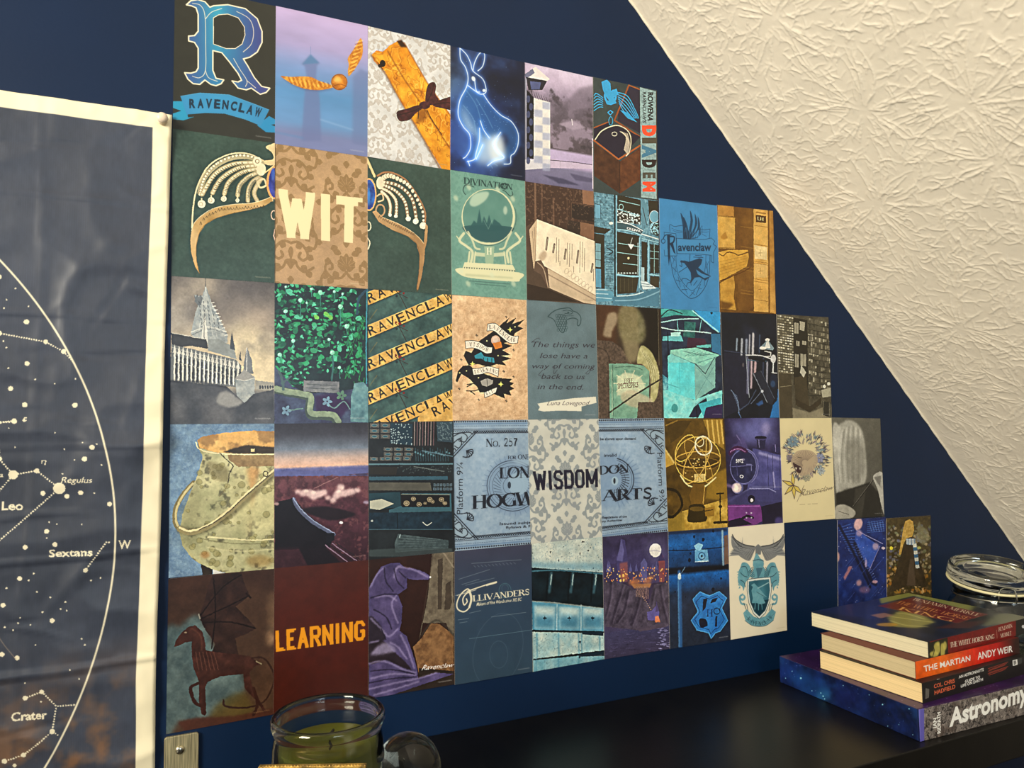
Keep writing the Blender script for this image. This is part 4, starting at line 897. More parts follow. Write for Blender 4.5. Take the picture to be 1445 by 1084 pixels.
rb = c.tex((46, 20, 22), (96, 46, 46), 12, 6, 3)
c.poly([(350, 560), (330, 680), (400, 640), (400, 580)], (80, 40, 10), .5, soft=8)
c.poly([(395, 470), (410, 430), (440, 418), (455, 440), (450, 490), (470, 530), (420, 560), (390, 540)], rb, sm=True); c.poly([(215, 600), (280, 580), (340, 560), (380, 570), (330, 610), (290, 650), (230, 655)], rb, sm=True); c.poly([(440, 545), (500, 520), (560, 510), (560, 585), (500, 580), (440, 565)], rb, sm=True); c.ell(385, 560, 34, 24, rb)
for p in ([(400, 540), (430, 480), (440, 430)], [(220, 620), (300, 600), (370, 570)], [(440, 555), (500, 545), (560, 545)], [(350, 580), (345, 640)], [(400, 590), (430, 650), (490, 740)]): c.line(p, (28, 12, 12), 5, .7, True, soft=1)
c.credit((150, 150, 150)); hang(c, 'print of a golden parchment scroll tied with a maroon bow on pale damask')

c = press(3, 0, (14, 22, 48)); c.z(510, 20, 4.336)
for x, y, r, q in ((560, 450, 150, (130, 170, 200)), (600, 700, 190, (60, 100, 190)), (700, 620, 200, (40, 80, 170)), (700, 870, 150, (60, 110, 210)), (640, 330, 120, (60, 90, 150)), (880, 280, 90, (30, 44, 80)), (560, 900, 60, (50, 90, 200))): c.ell(x, y, r * .8, r, q, .55, soft=r * .45)
n = vnoise(c.h, c.w, 90, 5, 4); c.comp(np.clip((n - .5) * 3, 0, 1) * .35, (70, 110, 180)); c.comp(np.clip((.45 - n) * 3, 0, 1) * .5, (8, 10, 22))
body = [(640, 450), (600, 540), (590, 620), (640, 700), (700, 760), (660, 860), (720, 900), (780, 800), (840, 730), (900, 760), (860, 880), (930, 860), (962, 780), (940, 700), (880, 630), (800, 580), (745, 500), (700, 480)]
c.poly(body, (40, 96, 160), .6, True, soft=10); c.poly([(610, 560), (640, 700), (720, 770), (700, 900), (800, 920), (880, 900), (830, 760), (720, 740)], (190, 215, 240), .75, True, soft=22); c.poly([(780, 780), (850, 740), (870, 860), (800, 900)], (230, 236, 235), .7, True, soft=16)
GL = [[(600, 210), (605, 280), (635, 330), (650, 390), (640, 450), (600, 530), (590, 620), (620, 690), (660, 740), (665, 820), (640, 870), (620, 885)], [(600, 210), (640, 250), (665, 300), (680, 350), (740, 400), (760, 460), (755, 485), (725, 492), (690, 470), (650, 440)], [(680, 350), (690, 300), (715, 250), (740, 235), (752, 260), (740, 320), (710, 350)],
      [(745, 495), (790, 560), (850, 620), (915, 660), (955, 730), (955, 800), (935, 850), (912, 870), (908, 915), (870, 920)], [(720, 700), (720, 770), (700, 850), (690, 890), (645, 905)], [(725, 655), (745, 710), (780, 760)], [(850, 725), (810, 790), (830, 840), (870, 880), (810, 900), (770, 930)], [(690, 400), (700, 470), (722, 480)], [(650, 900), (660, 930)], [(700, 890), (740, 800)]]
for p in GL: c.line(p, (60, 130, 240), 16, .45, True, soft=9, add=True)
for p in GL: c.line(p, (226, 240, 250), 5.5, .95, True, soft=1)
c.ell(683, 398, 11, 16, (235, 245, 250), .9, rot=-25, soft=1); c.ell(748, 470, 10, 9, (235, 245, 250), .9)
for p in ([(640, 470), (700, 560), (730, 660)], [(620, 560), (680, 640), (700, 740)], [(700, 520), (760, 620), (800, 700)], [(800, 910), (830, 930)], [(780, 915), (800, 945)]): c.line(p, (140, 190, 230), 4, .5, True, soft=2)
for i in range(120): x, y = random.gauss(760, 110), random.gauss(660, 140); c.ell(x, y, 1.8, 1.8, (160, 200, 255), .6)
c.credit(); hang(c, 'dark blue print of a glowing outline of a sitting hare')

c = press(4, 0, (150, 138, 160)); c.z(730, 80, 5.162)
c.grad([(0, (214, 200, 226)), (.1, (196, 180, 206)), (.22, (150, 136, 160)), (.4, (96, 86, 98)), (.68, (84, 74, 82)), (.7, (186, 170, 206)), (.82, (176, 160, 196)), (.85, (120, 116, 146)), (1, (104, 100, 132))])
m_ = vnoise(c.h, c.w, 60, 8, 5); yb = c.Y / c.h; c.comp(np.clip((m_ - .52) * 6, 0, 1) * (yb < .68) * .5, (186, 168, 196)); c.comp(np.clip((.42 - m_) * 6, 0, 1) * (yb < .68) * (yb > .15) * .7, (52, 46, 52))
c.poly([(240, 320), (330, 350), (450, 230), (548, 210), (548, 420), (400, 470), (240, 480)], (84, 76, 88), .5, soft=12); c.poly([(300, 490), (400, 470), (500, 520), (400, 535)], (170, 156, 176), .6, soft=4); c.line([(395, 460), (400, 500)], (225, 220, 225), 6, .8)
c.poly([(52, 130), (130, 75), (235, 165), (215, 180), (60, 150)], (225, 216, 214)); c.poly([(52, 130), (110, 90), (125, 120), (60, 165)], (110, 112, 140)); c.poly([(60, 150), (215, 178), (180, 245), (80, 245)], (40, 38, 48)); c.poly([(90, 180), (170, 190), (160, 240), (100, 240)], (90, 100, 150), .8)
c.poly([(52, 160), (66, 160), (66, 750), (52, 750)], (150, 150, 170)); c.poly([(66, 240), (118, 300), (120, 745), (66, 745)], (22, 22, 30)); c.poly([(118, 300), (237, 335), (238, 815), (118, 800)], (222, 218, 214)); c.poly([(52, 750), (238, 750), (238, 812), (52, 826)], (206, 204, 212))
for i in range(9):
    y = 330 + i * 56; c.poly([(120 if i % 2 else 182, y), (182 if i % 2 else 237, y + 6), (182 if i % 2 else 237, y + 58), (120 if i % 2 else 182, y + 52)], (156, 162, 190), .75, soft=4)
    c.ell(98 if i % 2 else 78, y - 20, 14, 26, (70, 76, 110), .9)
for i in range(8): c.line([(80 + i * 18, 240 + i * 8), (100 + i * 17, 300 + i * 4)], (30, 26, 30), 3, .8)
c.poly([(240, 745), (548, 790), (548, 820), (240, 812)], (196, 180, 206)); c.line([(240, 755), (400, 768), (548, 790)], (50, 40, 60), 5, .8); c.line([(310, 765), (308, 810)], (160, 150, 170), 3); c.poly([(180, 860), (330, 890), (460, 940), (300, 925)], (60, 58, 84), .8, soft=4); c.poly([(380, 850), (548, 890), (548, 920), (420, 900)], (72, 68, 96), .7, soft=4)
c.line([(545, 600), (548, 960)], (210, 200, 220), 8); c.ell(532, 640, 22, 30, (60, 52, 66), .8, wd=3)
hang(c, 'lilac tinted print of a chequered tower in front of snowy mountains')

c = press(5, 0, (56, 66, 66)); c.mottle(.08, 30, 4); c.z(730, 80, 5.162)
BL = (58, 160, 215)
c.poly([(735, 345), (810, 210), (890, 245), (890, 560), (730, 470)], (46, 40, 56)); c.line([(810, 210), (705, 465), (890, 585)], (140, 78, 40), 12); c.line([(810, 210), (900, 245)], (150, 86, 44), 9)
c.poly([(556, 520), (660, 478), (895, 585), (735, 752), (556, 615)], (38, 32, 48)); c.line([(556, 520), (660, 478)], (140, 78, 40), 8); c.line([(556, 612), (735, 750), (890, 650)], (160, 90, 46), 12)
c.poly([(556, 628), (745, 765), (745, 1000), (556, 870)], c.tex((60, 36, 26), (92, 58, 38), 20, 3)); c.poly([(745, 765), (892, 665), (892, 900), (745, 1000)], c.tex((74, 42, 26), (116, 70, 42), 16, 5)); c.line([(745, 765), (745, 1000)], (40, 24, 18), 4)
c.poly([(556, 870), (745, 1000), (892, 900), (892, 1020), (556, 980)], (56, 66, 66))
c.poly([(610, 185), (650, 170), (675, 195), (680, 250), (720, 235), (735, 275), (700, 300), (720, 340), (680, 355), (650, 350), (640, 330), (665, 320), (640, 290), (620, 240)], BL); c.ell(675, 290, 40, 46, BL, wd=16, a0=-60, a1=200)
for k in range(6): c.line([(725 + k * 3, 262 + k * 16), (800 - k * 4, 290 + k * 24), (860 - k * 6, 400 + k * 12), (880 - k * 10, 450)], BL, 7, 1, True); c.line([(620, 300 + k * 14), (575 + k * 4, 270 + k * 20), (556, 285 + k * 22)], BL, 6, 1, True)
c.poly([(675, 390), (698, 405), (675, 432), (652, 408)], BL); c.poly([(675, 398), (688, 408), (675, 422), (662, 408)], (56, 66, 66)); c.ell(678, 470, 14, 30, BL, wd=5); c.poly([(745, 390), (800, 410), (870, 480), (800, 450)], BL)
c.line([(565, 605), (610, 545), (680, 510), (740, 505), (800, 540), (825, 600), (815, 690), (790, 725)], (210, 196, 170), 8, 1, True)
for k in range(7): c.line([(745 + k * 9, 545 + k * 3), (790 + k * 4, 590 + k * 8), (775 + k * 4, 680 + k * 5)], (214, 200, 176), 5, .9, True)
c.ell(705, 565, 18, 14, (214, 200, 176), wd=5)
c.poly([(890, 225), (1008, 255), (1020, 1040), (900, 1025)], (150, 176, 178)); c.mottle(0, 10, 3)
m_ = vnoise(c.h, c.w, 8, 33, 2); c.comp(np.clip((m_ - .5) * 5, 0, 1) * .35 * (c.X > .725 * c.w), (96, 118, 120)); c.poly([(1005, 250), (1020, 250), (1022, 1050), (1012, 1050)], (74, 70, 60))
c.text('ROWENA', [(985, 262), (985, 478), (948, 470), (948, 262)], (44, 34, 34), bold=.045); c.text("RAVENCLAW'S", [(935, 262), (935, 488), (910, 480), (910, 258)], (50, 38, 36), bold=.03)
for ch, y0, y1, q in (('D', 502, 582, (232, 84, 48)), ('I', 592, 634, (82, 76, 62)), ('A', 645, 740, (70, 122, 150)), ('D', 752, 812, (50, 36, 34)), ('E', 845, 888, (84, 80, 70)), ('M', 912, 985, (232, 84, 48))):
    c.text(ch, [(1000, y0), (1000, y1), (914, y1), (914, y0)], q, bold=.05 if ch in 'ME' else .085)
hang(c, 'print of a tiara in an open wooden casket beside vertical lettering ROWENA')

# ---- row 2: two halves of a jewelled tiara either side of the word WIT
SLV = (206, 192, 156)
def tiara_bg(c): c.im = c.tex((44, 64, 58), (58, 78, 70), 10, 7, 3); c.mottle(.08, 100, 4); return c
c = tiara_bg(press(0, 1, (50, 70, 64))); c.z(230, 180, 4.5167)
c.line([(640, 215), (560, 175), (480, 165), (390, 185), (300, 240), (240, 330), (205, 430), (190, 540), (185, 640)], SLV, 9, 1, True); c.line([(640, 225), (560, 195), (480, 190), (400, 210), (320, 260), (260, 330), (235, 420)], (190, 176, 138), 30, .85, True, soft=1)
for k in range(26):
    t = k / 25; P = spline([(610, 200), (480, 180), (340, 235), (262, 330), (235, 430)], n=12); q = P[int(t * (len(P) - 1))]; c.ell(q[0], q[1], 8, 8, (226, 214, 184)); c.ell(q[0], q[1], 9, 9, (100, 86, 60), .7, wd=2)
Fl = [[(600, 225), (450, 235), (330, 300), (248, 430)], [(600, 245), (480, 260), (370, 330), (315, 420)], [(600, 265), (500, 290), (420, 350), (390, 425)], [(600, 290), (540, 320), (490, 370), (475, 435)], [(610, 320), (570, 350), (545, 400), (540, 470)], [(625, 330), (600, 370), (580, 420), (600, 470)]]
for i, p in enumerate(Fl):
    c.line(p, (176, 160, 120), 26, .9, True); c.line(p, (226, 214, 182), 13, .9, True)
    P = spline(p, n=9)
    for q in P[::2]: c.ell(q[0], q[1], 4.5, 4.5, (120, 104, 74), .8, wd=2)
for a, b in zip(Fl[:-1], Fl[1:]):
    A, B = spline(a, n=9), spline(b, n=9)
    for q, r_ in list(zip(A, B))[6:-3]: c.line([q, (q + r_) / 2], (34, 44, 38), 3.2, .9)
for x, y, r in ((246, 490, 25), (307, 467, 21), (387, 457, 18), (474, 467, 13)): c.ell(x, y, r, r, (222, 210, 184)); c.ell(x - r * .2, y, r * .45, r * .5, (150, 138, 110), .7, wd=3); c.line([(x, y - r - 10), (x, y - r)], SLV, 8)
c.ell(625, 270, 30, 40, (222, 208, 176)); c.ell(600, 218, 28, 28, (226, 212, 180)); c.ell(600, 218, 12, 12, (120, 104, 74), wd=4); c.line([(600, 350), (640, 330), (655, 370), (620, 385), (605, 360)], (206, 190, 152), 12, 1, True)
c.ell(712, 355, 54, 108, (196, 150, 100)); c.ell(716, 355, 44, 96, c.tex((20, 26, 80), (80, 90, 190), 22, 3)); c.ell(700, 300, 12, 40, (70, 110, 200), .7, soft=4); c.line([(650, 290), (700, 250), (730, 210)], (216, 190, 140), 8, 1, True)
c.poly([(655, 130), (680, 112), (720, 112), (720, 230), (660, 240), (645, 215), (700, 205), (695, 165)], (212, 190, 146), sm=True); c.ell(705, 560, 16, 28, (200, 170, 150), wd=6); c.line([(712, 650), (705, 690), (715, 730)], (200, 170, 150), 6)
band = [(182, 660), (200, 610), (250, 560), (330, 515), (450, 492), (560, 485), (650, 460), (690, 445), (700, 470), (650, 500), (560, 525), (440, 550), (340, 580), (270, 620), (230, 680), (212, 760), (214, 850), (232, 932), (205, 890), (180, 800), (174, 720)]
c.poly(band, c.tex((150, 118, 62), (206, 176, 128), 60, 3, 2)); c.line(band[:9], (232, 214, 172), 4, .8, True); c.line(band[9:18], (110, 84, 40), 3, .7, True)
for k in range(22): x = 235 + k * 19; yb = 610 - 90 * min(1, (x - 235) / 130) ** .6 - (x - 365) * .06 * (x > 365) ; c.line([(x, yb + 12), (x + 5, yb - 8 + (k % 3) * 4), (x + 12, yb + 10)], (74, 58, 36), 3, .85, True)
c.credit((170, 160, 140)); hang(c, 'dark green print with the left half of a silver jewelled tiara')

c = press(1, 1, (176, 144, 108)); c.mottle(.08, 60, 3); c.damask((134, 106, 68), 190, 41, .85, (200, 168, 128)); c.mottle(.08, 4, 9); c.z(230, 180, 4.5167)
block(c, 'WIT', (735, 392), (1272, 452), (1262, 742), (748, 700), (232, 216, 172), .19); c.credit((220, 210, 180)); hang(c, 'tan damask print with the large cream word WIT')

c = tiara_bg(press(2, 1, (50, 70, 64))); c.z(510, 210, 4.928)
for k in range(14): c.ell(38 + k * 4, 75 + k * 9, 9, 9, (214, 190, 140), .9)
c.line([(110, 190), (150, 168), (210, 168), (290, 205), (350, 270), (400, 350), (440, 440), (440, 520)], (150, 112, 78), 12, 1, True)
for k in range(20):
    P = spline([(150, 205), (190, 188), (260, 215), (330, 260), (385, 350), (425, 440), (430, 520)], n=12); q = P[int(k / 19 * (len(P) - 1))]; r = 17 - k * .45; c.ell(q[0], q[1], r, r * 1.1, (226, 212, 182)); c.ell(q[0], q[1], r, r * 1.1, (90, 74, 56), .8, wd=2.5)
Fl = [[(140, 230), (260, 260), (350, 350), (380, 490)], [(140, 250), (230, 290), (300, 370), (322, 480)], [(140, 275), (200, 310), (240, 370), (240, 465)], [(140, 300), (180, 340), (200, 400), (195, 460)]]
for p in Fl: c.line(p, (150, 120, 90), 24, .9, True); c.line(p, (60, 52, 44), 4, .6, True)
for p in Fl:
    P = spline(p, n=5)
    for q in P: c.ell(q[0], q[1], 8, 9, (224, 210, 182))
for x, y, r in ((427, 536, 24), (376, 506, 20), (324, 487, 18), (238, 470, 13), (198, 462, 12)): c.ell(x, y, r, r, (226, 216, 194)); c.ell(x - 3, y - 3, r * .4, r * .4, (248, 240, 225), .8)
c.ell(128, 240, 26, 44, (222, 208, 180)); c.line([(105, 330), (140, 315), (150, 355), (115, 370)], (200, 176, 140), 10, 1, True); c.ell(130, 430, 30, 40, (170, 140, 104), wd=10)
c.ell(52, 320, 52, 115, (200, 160, 110)); c.ell(50, 320, 44, 104, c.tex((20, 24, 90), (60, 130, 210), 22, 5)); c.poly([(50, 260), (62, 330), (50, 400), (38, 330)], (60, 140, 220), .7, soft=3); c.ell(48, 540, 16, 30, (210, 196, 170), wd=7); c.line([(40, 620), (58, 655), (44, 700)], (210, 196, 170), 7, 1, True)
band = [(75, 440), (100, 430), (150, 480), (250, 520), (340, 570), (400, 620), (432, 660), (445, 520), (460, 540), (455, 640), (440, 700), (435, 780), (415, 900), (392, 985), (382, 975), (398, 860), (402, 740), (380, 660), (320, 610), (220, 570), (120, 510)]
c.poly(band, c.tex((140, 104, 64), (196, 164, 120), 60, 3, 2)); c.line(band[2:7], (226, 204, 160), 4, .8, True); c.line(band[12:20], (100, 74, 44), 4, .6, True)
for k in range(17): x = 118 + k * 15; y = 470 + k * 7.5; c.line([(x, y + 14), (x + 6, y - 4 + (k % 3) * 3), (x + 12, y + 16)], (70, 50, 34), 3, .85, True)
c.credit((170, 160, 140)); hang(c, 'dark green print with the right half of a silver jewelled tiara')

c = press(3, 1, (108, 152, 140)); c.mottle(.07, 40, 3); c.damask((94, 138, 127), 80, 31, .6); c.z(510, 210, 4.928); DK = (30, 56, 56); PL = (216, 214, 176)
c.text('DIVINATION', [(708, 200), (1048, 250), (1046, 288), (708, 246)], DK, 's', wt=1.15); c.ell(993, 262, 21, 24, DK); c.line([(993, 246), (1000, 276), (978, 258), (1008, 258), (986, 276), (993, 246)], (108, 152, 140), 3)
for p in ([(720, 320), (705, 290), (720, 255), (760, 260), (780, 268)], [(980, 290), (1000, 300), (1030, 330), (1050, 320), (1045, 300)]): c.line(p, DK, 6, 1, True)
c.ell(880, 475, 184, 192, PL); c.ell(876, 470, 175, 185, c.tex((76, 122, 114), (96, 140, 130), 60, 3)); c.poly([(710, 540), (1040, 545), (1010, 610), (940, 650), (860, 650), (780, 620)], (44, 84, 88), sm=True)
c.poly([(745, 560), (780, 500), (800, 520), (818, 420), (835, 520), (850, 470), (870, 520), (885, 460), (905, 530), (920, 490), (960, 520), (1000, 570), (880, 575)], (40, 82, 86), .9, soft=2); c.poly([(750, 370), (780, 320), (850, 300), (885, 310), (860, 360), (800, 400), (762, 400)], (186, 206, 184), .8, True, soft=4)
c.ell(880, 475, 184, 192, PL, wd=5); c.ell(884, 478, 190, 196, (60, 90, 86), wd=4, a0=-20, a1=110); c.ell(998, 430, 14, 30, (200, 212, 190), .7, soft=4); c.line([(850, 500), (880, 560), (905, 500)], (150, 180, 165), 5, .4)
for sx in (-1, 1):
    X = lambda x: 890 + sx * x
    c.line([(X(180), 590), (X(210), 640), (X(160), 680), (X(120), 720), (X(130), 790)], PL, 18, .9, True); c.line([(X(150), 580), (X(120), 640), (X(100), 690), (X(70), 700)], PL, 14, .85, True); c.line([(X(230), 610), (X(190), 660), (X(150), 690)], PL, 8, .9, True)
    c.line([(X(140), 720), (X(150), 800)], PL, 14, .9); c.line([(X(100), 720), (X(110), 800)], PL, 12, .9); c.line([(X(30), 740), (X(90), 735)], PL, 26, .8)
c.poly([(852, 680), (922, 680), (915, 800), (860, 800)], (150, 176, 150)); c.text('H', [(868, 690), (905, 690), (905, 738), (868, 738)], (240, 236, 205), 's')
c.poly([(715, 790), (1050, 810), (1070, 850), (700, 835)], PL); c.poly([(682, 830), (1095, 862), (1100, 910), (1060, 925), (800, 905), (690, 880)], PL, sm=True); c.poly([(720, 870), (1050, 895), (1050, 905), (720, 885)], (180, 186, 150), .8, soft=4); c.line([(715, 828), (1065, 850)], DK, 8, .9)
for k in range(20): c.ell(722 + k * 17.5, 829 + k * 1.15, 5, 5, PL)
c.line([(745, 920), (1030, 942)], (60, 96, 90), 6, .7); c.line([(790, 940), (1000, 958)], (60, 96, 90), 6, .7)
for x, y in ((655, 345), (745, 270), (945, 285), (1050, 350), (690, 850), (1055, 940), (905, 880), (740, 940)): c.ell(x, y, 14, 22, (206, 214, 184), .65, rot=-30, soft=5)
c.credit((90, 130, 120)); hang(c, 'teal print of a crystal ball on a pale stand titled DIVINATION')

c = press(4, 1, (86, 64, 52)); c.mottle(.15, 80, 3); c.z(735, 240, 5.42)
c.poly([(30, 85), (555, 160), (560, 550), (120, 380), (30, 440)], (66, 47, 38)); 
for x, w_, q in ((105, 16, (150, 116, 92)), (156, 10, (120, 90, 72)), (245, 12, (130, 98, 78)), (350, 8, (96, 72, 58)), (400, 6, (90, 66, 54))): c.line([(x, 100 + (x % 3) * 60), (x + 3, 430 + (x - 100) * .3)], q, w_, .6, soft=3)
c.poly([(465, 150), (560, 160), (560, 275), (470, 260)], (138, 100, 76)); c.poly([(385, 260), (555, 290), (555, 400), (380, 370)], (46, 36, 32)); c.line([(385, 370), (385, 280), (400, 250), (550, 285)], (110, 84, 68), 4, .7, True); c.poly([(350, 385), (450, 400), (450, 500), (350, 460)], (52, 40, 34)); c.poly([(450, 400), (555, 420), (555, 540), (450, 500)], (124, 90, 68)); n = vnoise(c.h, c.w, 7, 6, 2); c.comp(np.clip((n - .6) * 7, 0, 1) * .4 * (c.Y < .35 * c.h), (140, 110, 90))
c.poly([(30, 600), (100, 700), (200, 900), (480, 1020), (30, 1000)], (78, 62, 50)); c.poly([(42, 870), (200, 910), (430, 1010), (42, 995)], (50, 38, 30))
c.poly([(60, 460), (120, 378), (120, 690), (95, 760), (75, 600)], (196, 172, 142)); c.line([(85, 470), (100, 700)], (120, 100, 80), 3); c.line([(100, 440), (110, 690)], (130, 108, 86), 3)
c.poly([(120, 378), (560, 545), (575, 1010), (200, 750), (110, 700)], c.tex((222, 206, 178), (238, 224, 198), 60, 3, 2)); c.poly([(200, 750), (570, 960), (575, 1030), (480, 1018), (215, 905)], (196, 174, 146)); c.line([(205, 800), (570, 1000)], (130, 108, 90), 8, .7, soft=2); c.line([(200, 752), (572, 965)], (150, 124, 100), 5, .8, soft=1)
c.poly([(105, 700), (150, 690), (190, 760), (215, 910), (150, 800), (95, 770)], (96, 76, 62)); c.line([(125, 710), (170, 760), (205, 900)], (190, 166, 140), 7, .8, True); c.ell(165, 660, 26, 40, (160, 134, 108), .6, rot=30, soft=6)
for x, y, L in ((190, 520, 90), (243, 570, 60), (330, 610, 70), (425, 620, 90), (535, 720, 60)): c.line([(x + 10, y), (x, y + L)], (70, 52, 46), 16, .75); c.line([(x + 10, y + 6), (x, y + L)], (222, 206, 178), 4, .6)
for x, y, L in ((270, 520, 200), (288, 530, 180), (352, 560, 170), (370, 565, 190), (388, 570, 130), (450, 550, 240), (468, 555, 200), (484, 600, 180), (552, 760, 100), (295, 700, 40), (400, 740, 50)): 
    for k in range(int(L / 12)): c.line([(x - k * .2, y + k * 12), (x - k * .2, y + k * 12 + 7)], (96, 76, 64), 5, .7)
for k in range(8): c.ell(345 + k * 26, 775 + k * 20, 14, 22, (170, 146, 120), .6, rot=20, wd=4)
c.credit((130, 110, 90)); hang(c, 'sepia print of an open book lying on its side before dark volumes')

c = press(5, 1, (94, 140, 160)); c.z(735, 240, 5.42); BR = (52, 46, 34); LB = (150, 196, 212)
n = vnoise(c.h, c.w, 8, 3, 3); c.comp(np.clip((n - .55) * 6, 0, 1) * .5, (160, 204, 220)); c.comp(np.clip((.4 - n) * 6, 0, 1) * .6, (50, 70, 78))
for i in range(14): c.line([(560, 180 + i * 20), (705, 205 + i * 19)], (60, 86, 98), 2, .6)
c.poly([(568, 260), (608, 268), (608, 372), (568, 365)], (110, 164, 190)); c.line([(568, 260), (608, 268), (608, 372)], (50, 70, 80), 4)
c.poly([(560, 430), (690, 455), (640, 490), (560, 480)], BR); c.poly([(560, 485), (636, 495), (640, 910), (565, 900)], BR); c.poly([(570, 560), (608, 566), (608, 745), (570, 740)], (120, 160, 170)); c.lines([[(570, 620), (608, 625)], [(570, 685), (608, 690)]], BR, 4); c.poly([(570, 755), (610, 758), (612, 900), (572, 895)], (90, 146, 174))
for i in range(22): c.line([(650, 560 + i * 18), (700, 562 + i * 18)], (60, 90, 104), 5, .6)
c.poly([(735, 190), (915, 230), (915, 420), (735, 395)], BR); n2 = vnoise(c.h, c.w, 6, 9, 2); mk = c.pmask(c.m([(735, 290), (910, 340), (910, 420), (735, 395)]), (0, c.h, 0, c.w)); c.comp(mk * (n2 > .58), (196, 220, 226)); c.lines([[(750, 235), (905, 270)], [(735, 300), (905, 350)]], LB, 5); c.ell(765, 285, 16, 22, LB, wd=5)
c.poly([(735, 398), (850, 420), (930, 470), (920, 495), (735, 455)], (62, 88, 96)); c.line([(735, 398), (830, 415), (930, 465)], (210, 226, 228), 7, 1, True); c.line([(735, 455), (830, 468), (920, 500)], LB, 8, 1, True); c.text('OLLIVA', [(808, 436), (915, 462), (915, 478), (808, 454)], (214, 228, 230), bold=.04)
c.poly([(730, 470), (905, 505), (900, 810), (730, 800)], (50, 44, 32)); c.poly([(730, 812), (900, 822), (880, 940), (735, 950)], (56, 50, 36)); c.lines([[(745, 560), (915, 590)], [(735, 630), (945, 660)], [(780, 715), (890, 728)]], LB, 5); c.line([(735, 800), (850, 815), (925, 810)], LB, 12, 1, True)
for x in (760, 790, 820, 850): c.line([(x, 830), (x, 930)], (84, 78, 58), 4, .8)
c.poly([(815, 565), (865, 570), (840, 610)], (220, 228, 220)); c.ell(820, 675, 8, 10, (200, 190, 150)); c.line([(850, 520), (835, 570)], (190, 206, 206), 4)
for k in range(7): c.ell(745 + k * 22, 790, 7, 7, (190, 206, 206), .8)
c.line([(716, 180), (718, 980)], (30, 40, 44), 14); c.line([(727, 180), (730, 980)], (130, 180, 200), 8, .9)
c.line([(905, 520), (905, 900)], LB, 8); c.line([(893, 560), (893, 800)], (180, 210, 220), 5); c.poly([(915, 250), (970, 260), (960, 420), (925, 410)], (96, 140, 158)); c.line([(930, 290), (960, 420)], BR, 6); c.poly([(970, 230), (1048, 240), (1050, 510), (985, 480)], BR); c.ell(1018, 358, 36, 46, (110, 166, 190)); c.ell(1018, 358, 36, 46, (200, 220, 226), wd=4)
mk = c.pmask(c.m([(985, 400), (1050, 410), (1050, 500), (985, 480)]), (0, c.h, 0, c.w)); c.comp(mk * (n2 > .52), LB); c.line([(920, 490), (1050, 530)], (206, 222, 226), 9); c.line([(925, 525), (1050, 555)], LB, 7)
c.poly([(920, 545), (965, 555), (962, 860), (922, 860)], BR); c.poly([(985, 565), (1052, 575), (1055, 790), (985, 790)], (46, 42, 32)); c.lines([[(985, 620), (1052, 628)], [(985, 675), (1052, 682)], [(1018, 570), (1018, 790)]], LB, 4); c.line([(975, 540), (972, 860)], LB, 10); c.poly([(985, 812), (1055, 815), (1055, 900), (985, 890)], (60, 54, 40)); c.line([(980, 802), (1055, 806)], LB, 8); c.poly([(918, 745), (942, 745), (942, 850), (918, 850)], (170, 196, 204)); c.poly([(915, 850), (960, 855), (1035, 905), (930, 915)], (206, 222, 226)); c.lines([[(920, 868), (985, 878)], [(925, 888), (1010, 895)]], (80, 110, 124), 4)
c.poly([(568, 920), (700, 930), (720, 1000), (570, 1010)], (92, 150, 176)); c.lines([[(568, 915), (660, 918)], [(570, 945), (665, 950)], [(570, 975), (690, 985)]], (170, 206, 220), 6); c.poly([(700, 970), (870, 955), (1055, 900), (1055, 1045), (700, 1030)], (74, 122, 146), .95); c.line([(735, 965), (850, 958), (935, 935)], (190, 216, 224), 8, 1, True); c.line([(720, 1000), (900, 990), (1055, 930)], (150, 194, 214), 8, .8, True, soft=2)
c.ell(688, 408, 16, 12, (220, 230, 226)); c.line([(660, 600), (700, 625), (670, 650)], (30, 36, 40), 8, 1, True)
hang(c, 'blue and brown print of an old bow-fronted shop street')

c = press(6, 1, (62, 132, 186)); c.mottle(.05, 50, 3); c.mottle(.03, 5, 4); c.z(920, 270, 6.022); NV = (22, 46, 72)
for a, b, d in ((240, 185, 60), (320, 165, 0), (360, 190, -15), (385, 215, -25), (395, 280, -30), (265, 220, 40)): c.poly([(a, b), (a + 24 + d * .3, b + 90), (310 + (a - 320) * .35, 400), (285 + (a - 320) * .3, 405), (a + d * .25 + 2, b + 110)], NV, .85, sm=True); 
for k in range(12): c.line([(290 + k * 9, 400), (270 + k * 15, 330 - abs(k - 4) * 6), (262 + k * 16, 290 + abs(k - 5) * 14)], (62, 132, 186) if k % 2 else NV, 3.2, .9, True)
c.line([(150, 345), (148, 285), (185, 300), (225, 295), (265, 290)], NV, 4, 1, True); c.line([(390, 325), (440, 330), (490, 322), (484, 400)], NV, 4); c.lines([[(165, 315), (210, 335), (255, 340)], [(175, 335), (215, 350), (255, 350)], [(400, 345), (450, 350), (478, 345)], [(420, 365), (460, 385)]], NV, 3, .8, True)
sh_ = [(150, 548), (165, 650), (185, 740), (230, 830), (290, 890), (335, 912), (400, 880), (455, 800), (482, 700), (490, 540)]
c.line(sh_, NV, 5, 1, True); sh2 = [(200, 550), (205, 640), (225, 720), (270, 790), (335, 845), (390, 800), (430, 730), (450, 640), (455, 540)]; c.line(sh2, NV, 4, 1, True)
for k in range(9): t = k / 8; a = spline(sh_, n=4); b = spline(sh2, n=4); i = int(t * (len(b) - 1)); j = int(t * (len(a) - 1)); c.line([a[j] * .8 + b[i] * .2, a[min(j + 2, len(a) - 1)] * .2 + b[min(i + 2, len(b) - 1)] * .8], NV, 5, .8, True); c.line([a[j] * .2 + b[i] * .8, a[min(j + 3, len(a) - 1)] * .7 + b[min(i + 3, len(b) - 1)] * .3], NV, 4, .8, True)
